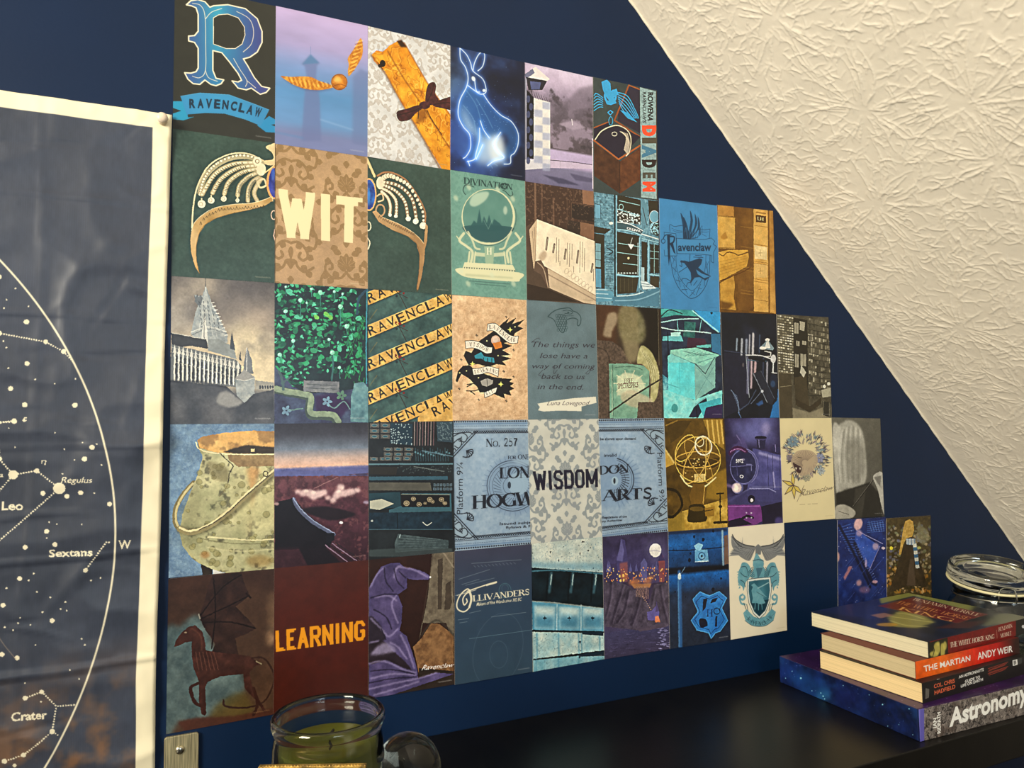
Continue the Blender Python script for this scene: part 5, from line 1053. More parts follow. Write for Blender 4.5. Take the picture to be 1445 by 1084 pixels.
c.poly([(310, 600), (340, 590), (400, 570), (425, 580), (415, 620), (390, 650), (440, 690), (498, 722), (450, 760), (400, 730), (360, 735), (335, 770), (320, 780), (330, 740), (325, 690), (300, 650), (270, 610), (235, 605), (240, 590), (275, 590)], (30, 52, 78)); c.poly([(370, 665), (420, 700), (490, 725), (440, 740), (385, 705)], (62, 132, 186)); c.line([(245, 590), (250, 640), (232, 630)], NV, 6, 1, True)
for p in ([(330, 770), (290, 745), (255, 745), (250, 765)], [(330, 775), (300, 780), (290, 810)], [(325, 770), (330, 800)], [(365, 545), (420, 550)], [(350, 560), (430, 565)], [(320, 540), (315, 600)], [(300, 640), (225, 690)], [(350, 800), (380, 760)]): c.line(p, NV, 5, 1, True)
c.poly([(205, 400), (320, 410), (440, 412), (510, 400), (530, 440), (505, 470), (520, 480), (510, 545), (400, 535), (210, 530)], (66, 136, 188)); c.line([(205, 400), (320, 410), (440, 412), (500, 398), (530, 425), (515, 450), (545, 470), (520, 520), (520, 610), (500, 600), (500, 545), (400, 535), (210, 530), (205, 400)], NV, 4)
c.poly([(100, 350), (200, 365), (208, 550), (105, 550)], (66, 136, 188)); c.line([(100, 375), (100, 350), (200, 362), (208, 550), (105, 550), (100, 500)], NV, 4); c.poly([(125, 375), (150, 375), (150, 560), (140, 635), (132, 560)], NV); c.line([(150, 385), (185, 390), (180, 430), (150, 450)], NV, 14, 1, True); c.poly([(150, 450), (175, 440), (198, 540), (180, 520)], NV); c.ell(92, 425, 16, 18, NV, wd=6); c.line([(92, 405), (110, 375), (160, 370)], NV, 8, 1, True)
c.text('avenclaw', [(218, 442), (500, 442), (500, 508), (218, 508)], NV, bold=.028); c.credit((40, 90, 140)); hang(c, 'plain blue print with a navy bird-and-shield crest and name scroll')

c = press(7, 1, (176, 130, 52)); c.z(920, 270, 6.022)
OB = lambda a, b, s=3, sc=30: c.tex(a, b, sc, s, 3)
c.im = OB((90, 58, 16), (130, 88, 30)); c.poly([(555, 110), (690, 130), (690, 215), (555, 205)], OB((170, 118, 50), (190, 140, 64)))
c.poly([(555, 205), (720, 225), (745, 260), (735, 480), (700, 490), (555, 485)], OB((188, 142, 60), (220, 176, 90), 4), sm=False); c.line([(555, 210), (720, 230), (745, 262), (732, 485), (560, 480)], (120, 80, 24), 5, .8); c.poly([(620, 345), (640, 400), (600, 415), (575, 390)], (166, 116, 40), .8, soft=3)
c.poly([(700, 130), (860, 155), (862, 1020), (740, 1010), (700, 480)], OB((92, 58, 18), (128, 88, 34), 7, 60)); 
for y in (300, 470, 640, 665, 840, 865): c.line([(750, y), (862, y + 18)], (170, 126, 56), 5, .6, soft=2)
c.poly([(858, 150), (980, 165), (985, 1030), (862, 1020)], OB((196, 146, 66), (226, 182, 100), 5, 60)); c.poly([(980, 160), (1030, 170), (1048, 1040), (985, 1030)], OB((150, 100, 36), (206, 158, 80), 8, 60)); c.line([(985, 160), (992, 1030)], (90, 56, 14), 16, .8, soft=4)
c.poly([(878, 200), (965, 215), (965, 272), (878, 262)], (84, 52, 16)); c.text('LH', [(890, 218), (945, 226), (945, 255), (890, 246)], (232, 206, 140), 's'); c.line([(882, 180), (960, 192)], (120, 80, 30), 12, .6)
c.poly([(865, 460), (972, 478), (972, 585), (868, 575)], (232, 206, 148)); c.poly([(868, 615), (975, 625), (975, 735), (868, 735)], (216, 176, 104))
for y in (290, 450, 595, 610, 745, 765, 920): c.line([(862, y), (980, y + 18)], (140, 94, 30), 5, .7)
for y in (525, 680, 835): c.line([(915, y - 25), (917, y + 25)], (120, 80, 24), 4, .8); c.line([(900, y), (932, y)], (120, 80, 24), 4, .8)
c.poly([(560, 520), (640, 500), (810, 500), (820, 560), (800, 640), (620, 740), (570, 770)], OB((186, 136, 46), (216, 170, 76), 9, 20)); c.line([(565, 530), (600, 550), (640, 520), (700, 530), (730, 545), (810, 520)], (80, 44, 8), 8, .9, True)
for k in range(5): c.line([(570, 600 + k * 28), (800, 550 + k * 22)], (150, 100, 30), 3, .6)
c.line([(575, 760), (640, 740), (760, 690), (830, 650)], (90, 50, 10), 8, .9, True); c.poly([(575, 780), (690, 720), (700, 800), (690, 900), (710, 1010), (580, 1000)], OB((176, 126, 44), (206, 160, 70), 11, 24)); c.poly([(575, 930), (660, 950), (690, 960), (640, 1010), (578, 1000)], (84, 50, 12), .8, soft=8); c.line([(710, 880), (720, 1010)], (90, 56, 14), 8, .8)
c.credit((220, 190, 120)); hang(c, 'golden sepia print of worn antique books, upright and stacked')

# ---- row 3
c = press(0, 2, (120, 118, 118)); c.z(230, 380, 4.713); c.grad([(0, (104, 98, 96)), (.3, (132, 124, 116)), (.55, (206, 190, 160)), (.7, (214, 198, 166)), (.8, (90, 92, 98)), (1, (52, 58, 70))])
for x, y, rx, ry, q in ((250, 110, 140, 50, (218, 204, 178)), (560, 500, 120, 160, (228, 212, 176)), (640, 330, 100, 60, (190, 170, 150)), (600, 130, 180, 60, (80, 76, 78)), (140, 200, 60, 70, (170, 162, 150)), (480, 250, 120, 30, (120, 112, 110)), (120, 330, 80, 90, (180, 174, 164))): c.ell(x, y, rx, ry, q, .7, soft=50)
n = vnoise(c.h, c.w, 110, 3, 5); c.comp(np.clip((n - .5) * 3, 0, 1) * (c.Y < .6 * c.h) * .35, (80, 78, 82))
SG = c.tex((120, 130, 136), (186, 188, 184), 14, 5, 4); DG = (66, 72, 80)
c.poly([(186, 430), (190, 400), (215, 300), (232, 240), (212, 215), (210, 170), (240, 180), (262, 178), (283, 105), (305, 170), (325, 220), (380, 340), (430, 440), (430, 490), (300, 500), (190, 440)], SG)
c.line([(283, 60), (283, 120)], DG, 3); c.poly([(232, 240), (212, 215), (210, 170), (218, 190), (228, 165), (238, 190), (250, 172), (262, 190), (255, 240)], DG, .6)
for x, y0, y1 in ((270, 190, 420), (300, 200, 400), (240, 260, 420), (330, 300, 440), (360, 340, 450)): c.line([(283, 120), (x, y1)], (210, 210, 204), 3, .5)
for r in range(7):
    for k in range(3 + r // 2): c.line([(240 + k * 28 + r * 3, 215 + r * 28), (243 + k * 28 + r * 3, 227 + r * 28)], DG, 5, .7)
for k in range(10): c.line([(322 + k * 10, 225 + k * 24), (340 + k * 10, 222 + k * 24)], (216, 214, 206), 6, .9)
c.line([(186, 420), (300, 385), (420, 415)], (214, 212, 204), 5, .7, True); c.line([(190, 440), (300, 400), (425, 430)], DG, 3, .7, True)
c.poly([(262, 400), (275, 290), (292, 400), (300, 490), (255, 480)], (196, 196, 190)); c.line([(275, 295), (272, 480)], DG, 4, .8)
c.poly([(55, 425), (290, 470), (300, 530), (180, 510), (60, 530)], (58, 60, 64)); c.poly([(300, 470), (360, 460), (470, 520), (490, 600), (300, 540)], (134, 140, 140)); c.line([(60, 425), (290, 468)], (190, 188, 180), 4)
c.poly([(55, 500), (480, 600), (520, 640), (520, 790), (48, 740)], (104, 108, 110))
for k in range(16):
    x = 78 + k * 28; y = 560 + k * 7; c.line([(x, y), (x - 2, 740 + k * 2)], (216, 212, 200), 9, .95); c.line([(x + 12, y + 20), (x + 10, 735 + k * 2)], (44, 48, 56), 9, .9); c.poly([(x - 12, y - 5), (x, y - 60), (x + 12, y - 2)], (206, 204, 196), .9); c.line([(x + 12, y + 60), (x + 24, y + 62)], (170, 168, 160), 4)
c.line([(60, 520), (200, 560), (480, 620)], (200, 198, 190), 5, .6); c.poly([(445, 500), (458, 415), (472, 500), (480, 540), (445, 530)], DG, .9); c.poly([(535, 640), (558, 515), (590, 610), (600, 700), (540, 690)], (112, 116, 120)); c.line([(558, 520), (556, 690)], (206, 204, 198), 4); c.poly([(505, 600), (512, 540), (522, 610)], DG)
c.poly([(478, 730), (540, 670), (610, 720), (610, 830), (540, 890), (490, 840)], SG); c.poly([(478, 732), (540, 665), (612, 722), (540, 745)], (150, 150, 148)); c.line([(490, 735), (540, 742), (605, 725)], (220, 218, 210), 3); c.poly([(612, 740), (735, 755), (735, 810), (615, 800)], (150, 148, 140)); 
for k in range(6): c.ell(645 + k * 17, 785, 6, 12, DG)
n2 = vnoise(c.h, c.w, 90, 7, 5)
c.poly([(48, 740), (420, 780), (490, 840), (540, 890), (600, 830), (735, 800), (735, 1030), (48, 1030)], c.tex((50, 54, 62), (104, 104, 108), 70, 9, 5)); c.poly([(370, 830), (420, 810), (490, 850), (530, 890), (440, 920), (360, 890)], (150, 150, 148), .8, True, soft=6); c.line([(50, 745), (240, 750), (420, 785)], (40, 42, 50), 14, .6, soft=4)
c.credit(); hang(c, 'grey print of a castle with a tall conical tower in mist')

c = press(1, 2, (30, 44, 52)); c.z(230, 380, 4.713); rs = random.Random(3)
c.im = c.tex((18, 26, 34), (34, 56, 58), 40, 5, 4)
for i in range(620):
    x, y = rs.uniform(740, 1340), rs.uniform(95, 790)
    if (y > 700 and x > 950) or (x > 1300 and y < 300): continue
    g_ = rs.choice([(34, 110, 80), (44, 150, 100), (24, 80, 64), (84, 184, 152), (60, 160, 116), (20, 62, 56)]); a = rs.uniform(0, 3.14); r = rs.uniform(8, 24)
    if rs.random() < .35: c.ell(x, y, r, r * .7, g_, .9, rot=a * 57)
    else: c.poly([(x + r * 1.4 * math.cos(a), y + r * .8 * math.sin(a)), (x + r * .5 * math.cos(a + 1.8), y + r * .6 * math.sin(a + 1.8)), (x - r * 1.2 * math.cos(a), y - r * .8 * math.sin(a)), (x + r * .5 * math.cos(a - 1.8), y + r * .5 * math.sin(a - 1.8))], g_, .9)
for i in range(70): x, y = rs.uniform(1200, 1340), rs.uniform(300, 750); c.line([(x, y), (x + rs.uniform(-20, 20), y + 30)], (40, 140, 80), 5, .7)
for x, y in ((1085, 300), (1110, 320), (1020, 320)): c.ell(x, y, 20, 14, (120, 200, 90), .85, rot=40)
for x, y, r, L in ((815, 118, 8, 60), (985, 132, 10, 50), (1045, 155, 15, 90), (1138, 150, 10, 60), (1192, 165, 8, 50), (912, 207, 14, 110), (955, 225, 8, 60), (1178, 250, 15, 130), (813, 280, 13, 80), (1220, 380, 16, 60), (865, 477, 13, 50), (1103, 468, 11, 50), (775, 570, 14, 40), (1125, 555, 15, 130), (1172, 655, 12, 70), (848, 778, 9, 30)):
    c.line([(x, y), (x + 3, y + L)], (60, 130, 120), 5, .9); c.ell(x, y, r, r, (130, 206, 180)); c.ell(x - r * .3, y - r * .3, r * .4, r * .4, (190, 235, 215), .8)
c.poly([(740, 640), (860, 780), (960, 830), (1250, 800), (1365, 750), (1365, 1030), (740, 1030)], c.tex((40, 38, 62), (76, 92, 122), 30, 6, 4)); c.poly([(1010, 840), (1180, 830), (1250, 900), (1180, 990), (1020, 970)], (50, 28, 70), .9, soft=8)
c.poly([(1270, 760), (1330, 750), (1365, 790), (1365, 1020), (1245, 1015), (1250, 850)], c.tex((70, 110, 124), (124, 166, 170), 20, 8, 3))
WD = c.tex((110, 128, 112), (150, 166, 140), 12, 6, 3)
c.line([(750, 800), (830, 820), (920, 835), (975, 860), (970, 940), (990, 975), (1060, 975), (1130, 985), (1160, 1020)], (66, 80, 76), 54, 1, True); c.line([(752, 795), (830, 815), (920, 828), (982, 850), (975, 935), (1000, 962), (1070, 962), (1135, 972), (1165, 1010)], WD, 38, 1, True)
c.line([(800, 800), (790, 730), (770, 680)], (70, 96, 100), 16, .9, True); c.line([(790, 760), (850, 715)], (70, 96, 100), 12, .9); c.line([(1120, 740), (1130, 640), (1125, 580)], (50, 96, 96), 12, .9, True)
c.poly([(935, 740), (1170, 750), (1170, 825), (932, 812)], c.tex((92, 98, 108), (140, 142, 144), 12, 4, 3)); c.line([(955, 765), (1150, 775)], (60, 68, 72), 5, .6); c.line([(955, 790), (1150, 798)], (60, 68, 72), 5, .6)
for x, y in ((1090, 880), (1185, 840), (820, 940)):
    for k in range(5): c.ell(x + 20 * math.cos(k * 1.26), y + 20 * math.sin(k * 1.26), 15, 10, (116, 150, 176) if x < 1150 else (90, 130, 110), .9, rot=k * 72)
c.line([(1100, 900), (1140, 925), (1200, 880), (1240, 930)], (110, 146, 150), 7, .9, True); c.line([(840, 940), (930, 925)], (110, 150, 140), 6, .8); c.line([(1355, 130), (1350, 480), (1352, 760)], (60, 140, 160), 9, .9); c.line([(1290, 300), (1300, 200), (1350, 140)], (40, 70, 90), 16, .9, True)
c.credit(); hang(c, 'green print of dense leafy plants with round pale buds above a root')

c = press(2, 2, (56, 84, 80)); c.z(510, 395, 5.04); c.im = c.tex((38, 62, 62), (78, 110, 104), 40, 5, 4); rs = random.Random(5)
SB = c.tex((196, 150, 70), (222, 184, 112), 18, 6, 3)
for k, (y0, dx) in enumerate(((-10, 0), (225, 0), (460, 0), (700, 0), (930, 0), (1170, 0))):
    yl = y0 + 60; L = [(30, yl + 45), (660, yl - 215), (660, yl - 130), (30, yl + 138)]
    c.poly([(a, b + 8) for a, b in L], (26, 36, 34), .8, soft=5); 
    if k == 5: continue
    c.poly(L, SB)
    for i in range(40): t = rs.random(); c.ell(30 + t * 630, yl + 45 - t * 260 + rs.uniform(0, 90), rs.uniform(3, 9), 4, (150, 104, 40), .4)
    c.line([(a, b) for a, b in L[:2]], (236, 204, 140), 3, .7)
    if k < 5:
        P0 = np.array([48 + (k % 2) * 6, yl + 118.]); P1 = np.array([668., yl - 146])
        c.letters('RAVENCLAW', [tuple(P0), tuple(P1)], 68, (24, 30, 34), bold=.012)
    c.line([(240, yl + 25), (270, yl + 55), (320, yl + 155)], (50, 24, 22), 5, .9); c.line([(270, yl + 50), (330, yl + 80)], (60, 24, 22), 4, .9); c.ell(272, yl + 28, 12, 9, (120, 20, 20)); c.ell(244, yl + 18, 8, 8, (130, 20, 20)); c.ell(300, yl + 45, 8, 7, (110, 20, 20))
    c.line([(60, yl + 230), (110, yl + 160)], (120, 110, 70), 5, .6); c.ell(430, yl - 12 + 205, 8, 8, (70, 30, 30), .9); c.ell(250, yl + 95 + 205 - 235, 9, 9, (30, 40, 44), .8)
    for x, d in ((510, 90), (578, 110)): c.ell(x, yl + d, 17, 15, (52, 40, 40)); c.ell(x, yl + d, 7, 6, (200, 184, 170))
c.poly([(400, 985), (430, 940), (500, 900), (650, 820), (650, 1010), (400, 1010)], SB); c.letters('RAV', [(515, 978), (700, 885)], 70, (24, 30, 34), bold=.012); c.mottle(.15, 14, 8)
hang(c, 'print of slanting yellow street signs repeating RAVENCLAW on dark teal')

c = press(3, 2, (212, 174, 132)); c.im = c.tex((182, 142, 104), (236, 204, 164), 16, 5, 5); n = vnoise(c.h, c.w, 10, 8, 3); c.comp(np.clip(1 - np.abs(n - .5) * 12, 0, 1) * .35, (246, 218, 180)); c.mottle(.08, 120, 6); c.z(510, 395, 5.04); BK = (28, 26, 30); WP = (222, 212, 196)
c.poly([(680, 730), (668, 720), (685, 650), (720, 612), (770, 608), (800, 640), (850, 660), (930, 690), (1000, 700), (1070, 705), (1050, 725), (1085, 735), (1055, 755), (1085, 775), (1050, 790), (1065, 825), (1010, 810), (1020, 845), (960, 820), (900, 800), (840, 800), (820, 760), (760, 700), (710, 670), (695, 700)], BK)
c.poly([(760, 608), (725, 540), (740, 505), (780, 520), (830, 440), (900, 390), (960, 350), (1000, 310), (1050, 270), (1030, 310), (1100, 268), (1070, 315), (1160, 282), (1110, 330), (1150, 345), (1090, 380), (1060, 440), (1010, 450), (1070, 470), (1000, 500), (1060, 535), (990, 540), (1065, 560), (1000, 580), (1030, 610), (960, 600), (900, 620), (830, 600)], BK)
for p in ([(750, 745), (800, 740), (830, 765)], [(745, 790), (800, 790), (830, 780)], [(770, 790), (805, 815)], [(750, 760), (780, 745)]): c.line(p, BK, 7, 1, True)
c.ell(952, 430, 32, 34, (190, 160, 140)); c.poly([(930, 450), (990, 440), (1000, 480), (950, 495)], (200, 120, 50)); c.ell(950, 425, 20, 22, (222, 200, 184), .8, soft=3); c.poly([(800, 540), (850, 515), (870, 545), (940, 555), (945, 590), (880, 580), (850, 560), (810, 560)], (50, 130, 150)); c.lines([[(865, 555), (865, 580)], [(895, 558), (895, 582)], [(925, 560), (925, 588)]], BK, 6)
def ban(P, Q): c.poly(list(P) + list(Q)[::-1], WP); c.line(list(P) + list(Q)[::-1], BK, 4, closed=True)
ban(spline([(895, 315), (950, 310), (1000, 350), (1060, 395), (1115, 400)]), spline([(890, 365), (940, 365), (990, 405), (1050, 450), (1108, 450)])); c.letters('RAVENCLAW', [(902, 352), (945, 352), (995, 393), (1050, 436), (1095, 442)], 30, BK, 's')
ban(spline([(735, 435), (790, 432), (840, 445), (890, 475), (930, 480)]), spline([(740, 490), (790, 485), (840, 500), (885, 525), (925, 520)])); c.letters('WISDOM', [(765, 475), (810, 474), (850, 492), (895, 512)], 28, BK, 's')
ban(spline([(785, 632), (840, 628), (900, 615), (975, 632)]), spline([(795, 678), (850, 672), (900, 660), (970, 690)])); c.letters('LEARNING', [(800, 668), (850, 662), (900, 650), (962, 670)], 26, BK, 's')
ban([(870, 800), (920, 780), (965, 762)], [(875, 840), (925, 820), (955, 800)]); c.letters('WIT', [(885, 825), (940, 800)], 26, BK, 's'); c.poly([(845, 720), (890, 700), (935, 715), (930, 740), (890, 760), (855, 750)], (150, 146, 140)); c.line([(890, 705), (895, 755)], BK, 4)
for x, y in ((1055, 355), (788, 598), (990, 742)): c.poly([(x, y - 20), (x + 6, y - 5), (x + 20, y), (x + 6, y + 6), (x, y + 20), (x - 6, y + 6), (x - 20, y), (x - 6, y - 5)], (236, 220, 110))
for x, y in ((890, 435), (970, 540), (745, 648), (830, 697), (697, 662), (1090, 335)): c.ell(x, y, 5, 5, (236, 210, 130))
for x, y in ((1028, 265), (818, 395), (708, 568), (1010, 652), (1080, 690), (694, 775), (833, 853), (1028, 862), (1080, 500)): c.lines([[(x - 9, y), (x + 9, y)], [(x, y - 10), (x, y + 10)], [(x - 6, y - 6), (x + 6, y + 6)]], BK, 2.5)
c.credit((170, 130, 90)); hang(c, 'peach mottled print of a black raven wrapped in lettered ribbons')

c = press(4, 2, (96, 116, 124)); c.mottle(.1, 60, 3); c.mottle(.07, 4, 5, sx=.5); c.z(735, 410, 5.707); IK = (44, 34, 46)
D2 = (38, 62, 66)
c.line([(215, 212), (245, 180), (290, 155), (340, 145), (390, 143), (415, 165), (450, 180), (478, 215), (478, 260), (462, 285), (450, 275), (455, 240), (430, 225), (400, 225), (370, 235)], D2, 7, 1, True); c.line([(215, 212), (260, 235), (290, 290), (315, 330), (340, 340), (355, 300), (365, 240)], D2, 6, 1, True); c.line([(335, 165), (370, 160), (410, 172), (400, 190), (350, 185)], D2, 5, 1, True); c.line([(300, 190), (360, 205), (420, 205)], D2, 4, .9, True); c.ell(378, 178, 9, 6, D2)
for r in range(7):
    for k in range(4): c.ell(285 + k * 20 + (r % 2) * 9 + r * 2, 205 + r * 19, 9, 11, D2, .9, wd=3.5)
for t, x0, x1, y, s_ in (('The things we', 72, 588, 458, 46), ('lose have a', 150, 530, 545, 42), ('way of coming', 78, 585, 628, 40), ('back to us', 160, 505, 712, 42), ('in the end.', 130, 498, 795, 42)):
    c.text(t, [(x0, y - s_), (x1, y - s_ + 4), (x1, y + 4), (x0, y)], IK, slant=.42, bold=-.004)
c.line([(80, 420), (130, 385), (150, 395)], IK, 3, 1, True); c.line([(560, 640), (540, 672), (520, 665), (580, 620)], IK, 3, 1, True); c.line([(270, 600), (262, 670), (290, 640)], IK, 3, 1, True); c.line([(160, 690), (140, 680), (175, 640)], IK, 3, 1, True)
c.poly([(130, 912), (250, 890), (420, 868), (600, 855), (605, 905), (485, 935), (485, 972), (300, 968), (180, 975), (135, 965), (150, 940)], (226, 222, 204)); c.text('Luna Lovegood', [(212, 890), (540, 888), (535, 925), (205, 925)], (60, 48, 58), slant=.42, bold=-.004)
c.credit(); hang(c, 'slate blue print with handwritten verse below an eagle head drawing')

# the sitter is left out: only the coat, pale folds, green book and stick remain as plain shapes
c = press(5, 2, (58, 44, 34)); c.z(735, 410, 5.707); c.grad([(0, (60, 40, 28)), (.3, (52, 40, 30)), (1, (58, 48, 40))]); c.poly([(610, 110), (780, 125), (760, 500), (612, 480)], (76, 48, 30), .8, soft=20); c.poly([(930, 120), (1110, 140), (1110, 560), (960, 560)], (24, 20, 16), .9, soft=10); c.line([(1100, 150), (1108, 600)], (120, 110, 90), 5, .7)
TW = c.tex((54, 44, 38), (108, 90, 76), 7, 4, 3)
c.poly([(612, 400), (730, 410), (800, 460), (900, 600), (980, 560), (1130, 700), (1130, 1030), (612, 1030)], TW); c.line([(612, 460), (700, 520), (720, 800), (700, 1020)], (40, 32, 28), 8, .6, True, soft=3)
HY = c.tex((150, 146, 92), (206, 200, 150), 20, 8, 3)
c.poly([(790, 150), (830, 118), (900, 130), (960, 180), (1000, 300), (990, 400), (930, 440), (850, 430), (800, 380), (775, 260)], HY, .55, True, soft=14); c.poly([(700, 190), (760, 180), (770, 250), (730, 330), (720, 380), (660, 360), (680, 250)], (176, 160, 132), .75, True, soft=8); c.poly([(820, 400), (940, 430), (930, 560), (860, 570)], (140, 128, 96), .8, True, soft=12)
c.poly([(960, 450), (1020, 470), (1070, 540), (1110, 680), (1090, 860), (1040, 890), (1040, 700), (980, 600), (930, 580)], HY, .95, True, soft=3)
for k in range(7): c.line([(960 + k * 10, 480 + k * 8), (1020 + k * 10, 600 + k * 8), (1050 + k * 5, 780)], (120, 116, 70) if k % 2 else (216, 212, 170), 5, .6, True, soft=1)
c.poly([(706, 590), (850, 590), (980, 605), (1030, 650), (1025, 1030), (712, 1030)], c.tex((96, 140, 122), (134, 176, 152), 20, 4, 3)); c.line([(735, 600), (740, 1025)], (60, 96, 84), 5, .8); c.line([(755, 620), (900, 615), (975, 640)], (60, 96, 84), 5, .8, True)
c.poly([(770, 700), (830, 660), (900, 670), (960, 700), (1000, 780), (930, 840), (850, 830), (770, 850)], (214, 214, 180), .8, soft=5)
for k in range(10): a = k * .63; c.line([(870 + 60 * math.cos(a), 750 + 50 * math.sin(a)), (870 + 125 * math.cos(a), 750 + 110 * math.sin(a))], (214, 214, 180), 10, .7)
c.text('FREE', [(828, 712), (900, 706), (900, 740), (828, 746)], (104, 62, 50), 's'); c.text('SPECTRESPECS', [(775, 752), (940, 738), (940, 780), (778, 792)], (104, 62, 50), bold=.02)
c.poly([(800, 840), (880, 800), (960, 830), (1050, 880), (1040, 950), (900, 940), (820, 900)], (190, 178, 148), .8, True, soft=6); c.poly([(940, 900), (1060, 900), (1060, 1030), (930, 1030)], TW); c.line([(706, 985), (900, 850), (1125, 712)], (40, 34, 32), 13, 1); c.line([(706, 978), (900, 845), (1120, 708)], (110, 100, 84), 3, .7); c.lines([[(728, 640), (732, 1000)]], (200, 206, 176), 6, .5)
c.credit((120, 100, 80)); hang(c, 'brown print of a tweed coat, green book and crossing dark stick')

c = press(6, 2, (60, 170, 180)); c.z(925, 420, 5.667); c.im = c.tex((20, 26, 46), (50, 66, 88), 30, 5, 4)
c.poly([(300, 95), (515, 100), (515, 280), (450, 250)], (50, 150, 210)); c.ell(445, 125, 10, 10, (20, 40, 60)); c.line([(280, 95), (500, 275)], (150, 220, 230), 12); c.poly([(40, 90), (280, 95), (330, 150), (160, 140), (45, 160)], c.tex((40, 120, 120), (90, 190, 184), 14, 5, 3)); c.line([(45, 150), (110, 100), (210, 130)], (24, 34, 50), 9, 1, True)
c.poly([(230, 190), (320, 200), (310, 330), (220, 310)], c.tex((30, 70, 76), (60, 130, 120), 12, 3, 3)); c.poly([(250, 350), (260, 320), (390, 330), (420, 400), (250, 410)], (62, 36, 56)); c.line([(45, 200), (180, 175), (340, 170)], (160, 220, 220), 9, 1, True); c.line([(45, 240), (160, 262), (300, 270), (440, 285)], (180, 228, 224), 9, 1, True); c.line([(170, 180), (180, 265)], (120, 190, 196), 6); c.line([(365, 180), (350, 270)], (120, 190, 196), 5)
c.poly([(60, 310), (200, 300), (220, 350), (50, 345)], (110, 200, 204), .9); c.poly([(120, 280), (200, 275), (190, 310), (120, 310)], (180, 230, 226)); c.poly([(440, 290), (515, 290), (520, 460), (450, 430)], (50, 110, 150)); c.poly([(325, 385), (440, 375), (440, 400), (330, 400)], (100, 180, 180)); c.line([(95, 280), (100, 460)], (14, 16, 30), 10)
c.poly([(48, 640), (300, 820), (530, 740), (530, 965), (48, 965)], c.tex((90, 200, 204), (176, 236, 228), 18, 6, 3)); c.poly([(50, 610), (100, 650), (100, 740), (50, 740)], c.tex((40, 110, 140), (150, 220, 220), 8, 3, 2))
c.poly([(95, 470), (310, 530), (315, 820), (100, 745)], c.tex((80, 204, 214), (126, 226, 226), 50, 4, 3)); c.poly([(310, 530), (475, 480), (475, 720), (315, 822)], c.tex((110, 166, 164), (140, 190, 180), 30, 5, 3)); c.line([(185, 500), (195, 770)], (60, 160, 170), 4, .7); c.lines([[(320, 800), (470, 540)], [(330, 560), (470, 720)]], (84, 134, 136), 4, .8); c.line([(95, 470), (130, 560), (300, 600)], (120, 220, 222), 6, .5, soft=3)
c.poly([(118, 420), (320, 400), (510, 460), (380, 550), (280, 520), (115, 450)], c.tex((120, 196, 180), (166, 222, 204), 10, 7, 3)); c.poly([(95, 470), (120, 450), (300, 520), (180, 520), (100, 520)], (130, 210, 206))
for k in range(6): c.line([(200 + k * 26, 425 + k * 6), (310 + k * 20, 490 + k * 4 - 40)], (50, 100, 100), 3, .7); c.line([(230 + k * 30, 470 - k * 2), (310 + k * 30, 430 + k * 5)], (50, 100, 100), 4, .6)
c.line([(310, 525), (395, 610), (470, 480)], (40, 60, 76), 7); c.line([(130, 452), (310, 530), (500, 470)], (60, 120, 124), 4, .8); c.ell(150, 885, 26, 34, (60, 150, 150), .9); c.line([(60, 680), (180, 720)], (60, 150, 160), 4); c.poly([(320, 850), (400, 790), (410, 830), (340, 960), (260, 960)], (30, 36, 60)); c.poly([(340, 850), (520, 800), (520, 850), (380, 950)], (70, 180, 196)); c.poly([(400, 880), (530, 850), (530, 965), (380, 965)], (48, 36, 76)); c.line([(320, 850), (330, 960)], (20, 20, 36), 12); c.line([(240, 960), (300, 870), (420, 780)], (140, 220, 220), 18, .8, True)
c.credit(); hang(c, 'turquoise tinted print of a wrapped square parcel on a cluttered desk')

c = press(7, 2, (20, 24, 36)); c.z(925, 420, 5.667); c.mottle(.2, 60, 3)
c.poly([(545, 440), (720, 460), (740, 860), (548, 960)], (30, 32, 50)); c.poly([(700, 200), (830, 280), (830, 400), (700, 400)], (40, 44, 66), .6, soft=20)
for x, y0, y1, w_, q in ((648, 330, 420, 14, (170, 190, 210)), (688, 335, 455, 20, (190, 196, 206)), (725, 340, 450, 22, (150, 160, 180)), (750, 300, 450, 12, (200, 200, 210)), (778, 290, 450, 22, (226, 222, 226)), (738, 480, 760, 26, (120, 120, 150)), (765, 490, 720, 20, (214, 190, 200)), (795, 520, 620, 24, (224, 190, 196)), (890, 520, 700, 16, (200, 200, 214)), (830, 300, 440, 8, (90, 110, 140)), (860, 480, 640, 12, (60, 70, 100))): c.line([(x, y0), (x - 4, y1)], q, w_, .85, soft=4)
c.line([(720, 460), (840, 465), (940, 500)], (206, 214, 220), 8, 1, True); c.line([(725, 500), (880, 510)], (60, 90, 110), 8); c.poly([(735, 470), (880, 500), (870, 520), (735, 490)], (16, 18, 28)); c.line([(720, 460), (745, 800)], (180, 190, 204), 5, .8); c.line([(548, 425), (720, 450)], (50, 56, 80), 6)
c.ell(892, 338, 18, 12, (232, 230, 220)); c.poly([(885, 345), (898, 345), (945, 405), (935, 422), (840, 410), (830, 400)], (120, 140, 150)); c.poly([(886, 350), (900, 345), (915, 405), (870, 405)], (224, 224, 216), .9); c.ell(855, 405, 28, 12, (230, 228, 218)); c.line([(870, 430), (920, 440), (915, 470), (870, 475)], (214, 214, 210), 8, .9); c.ell(938, 490, 22, 34, (226, 226, 226), .9, soft=2); c.line([(938, 520), (936, 600)], (214, 220, 226), 12, .9); c.line([(925, 600), (965, 605)], (190, 200, 210), 6)
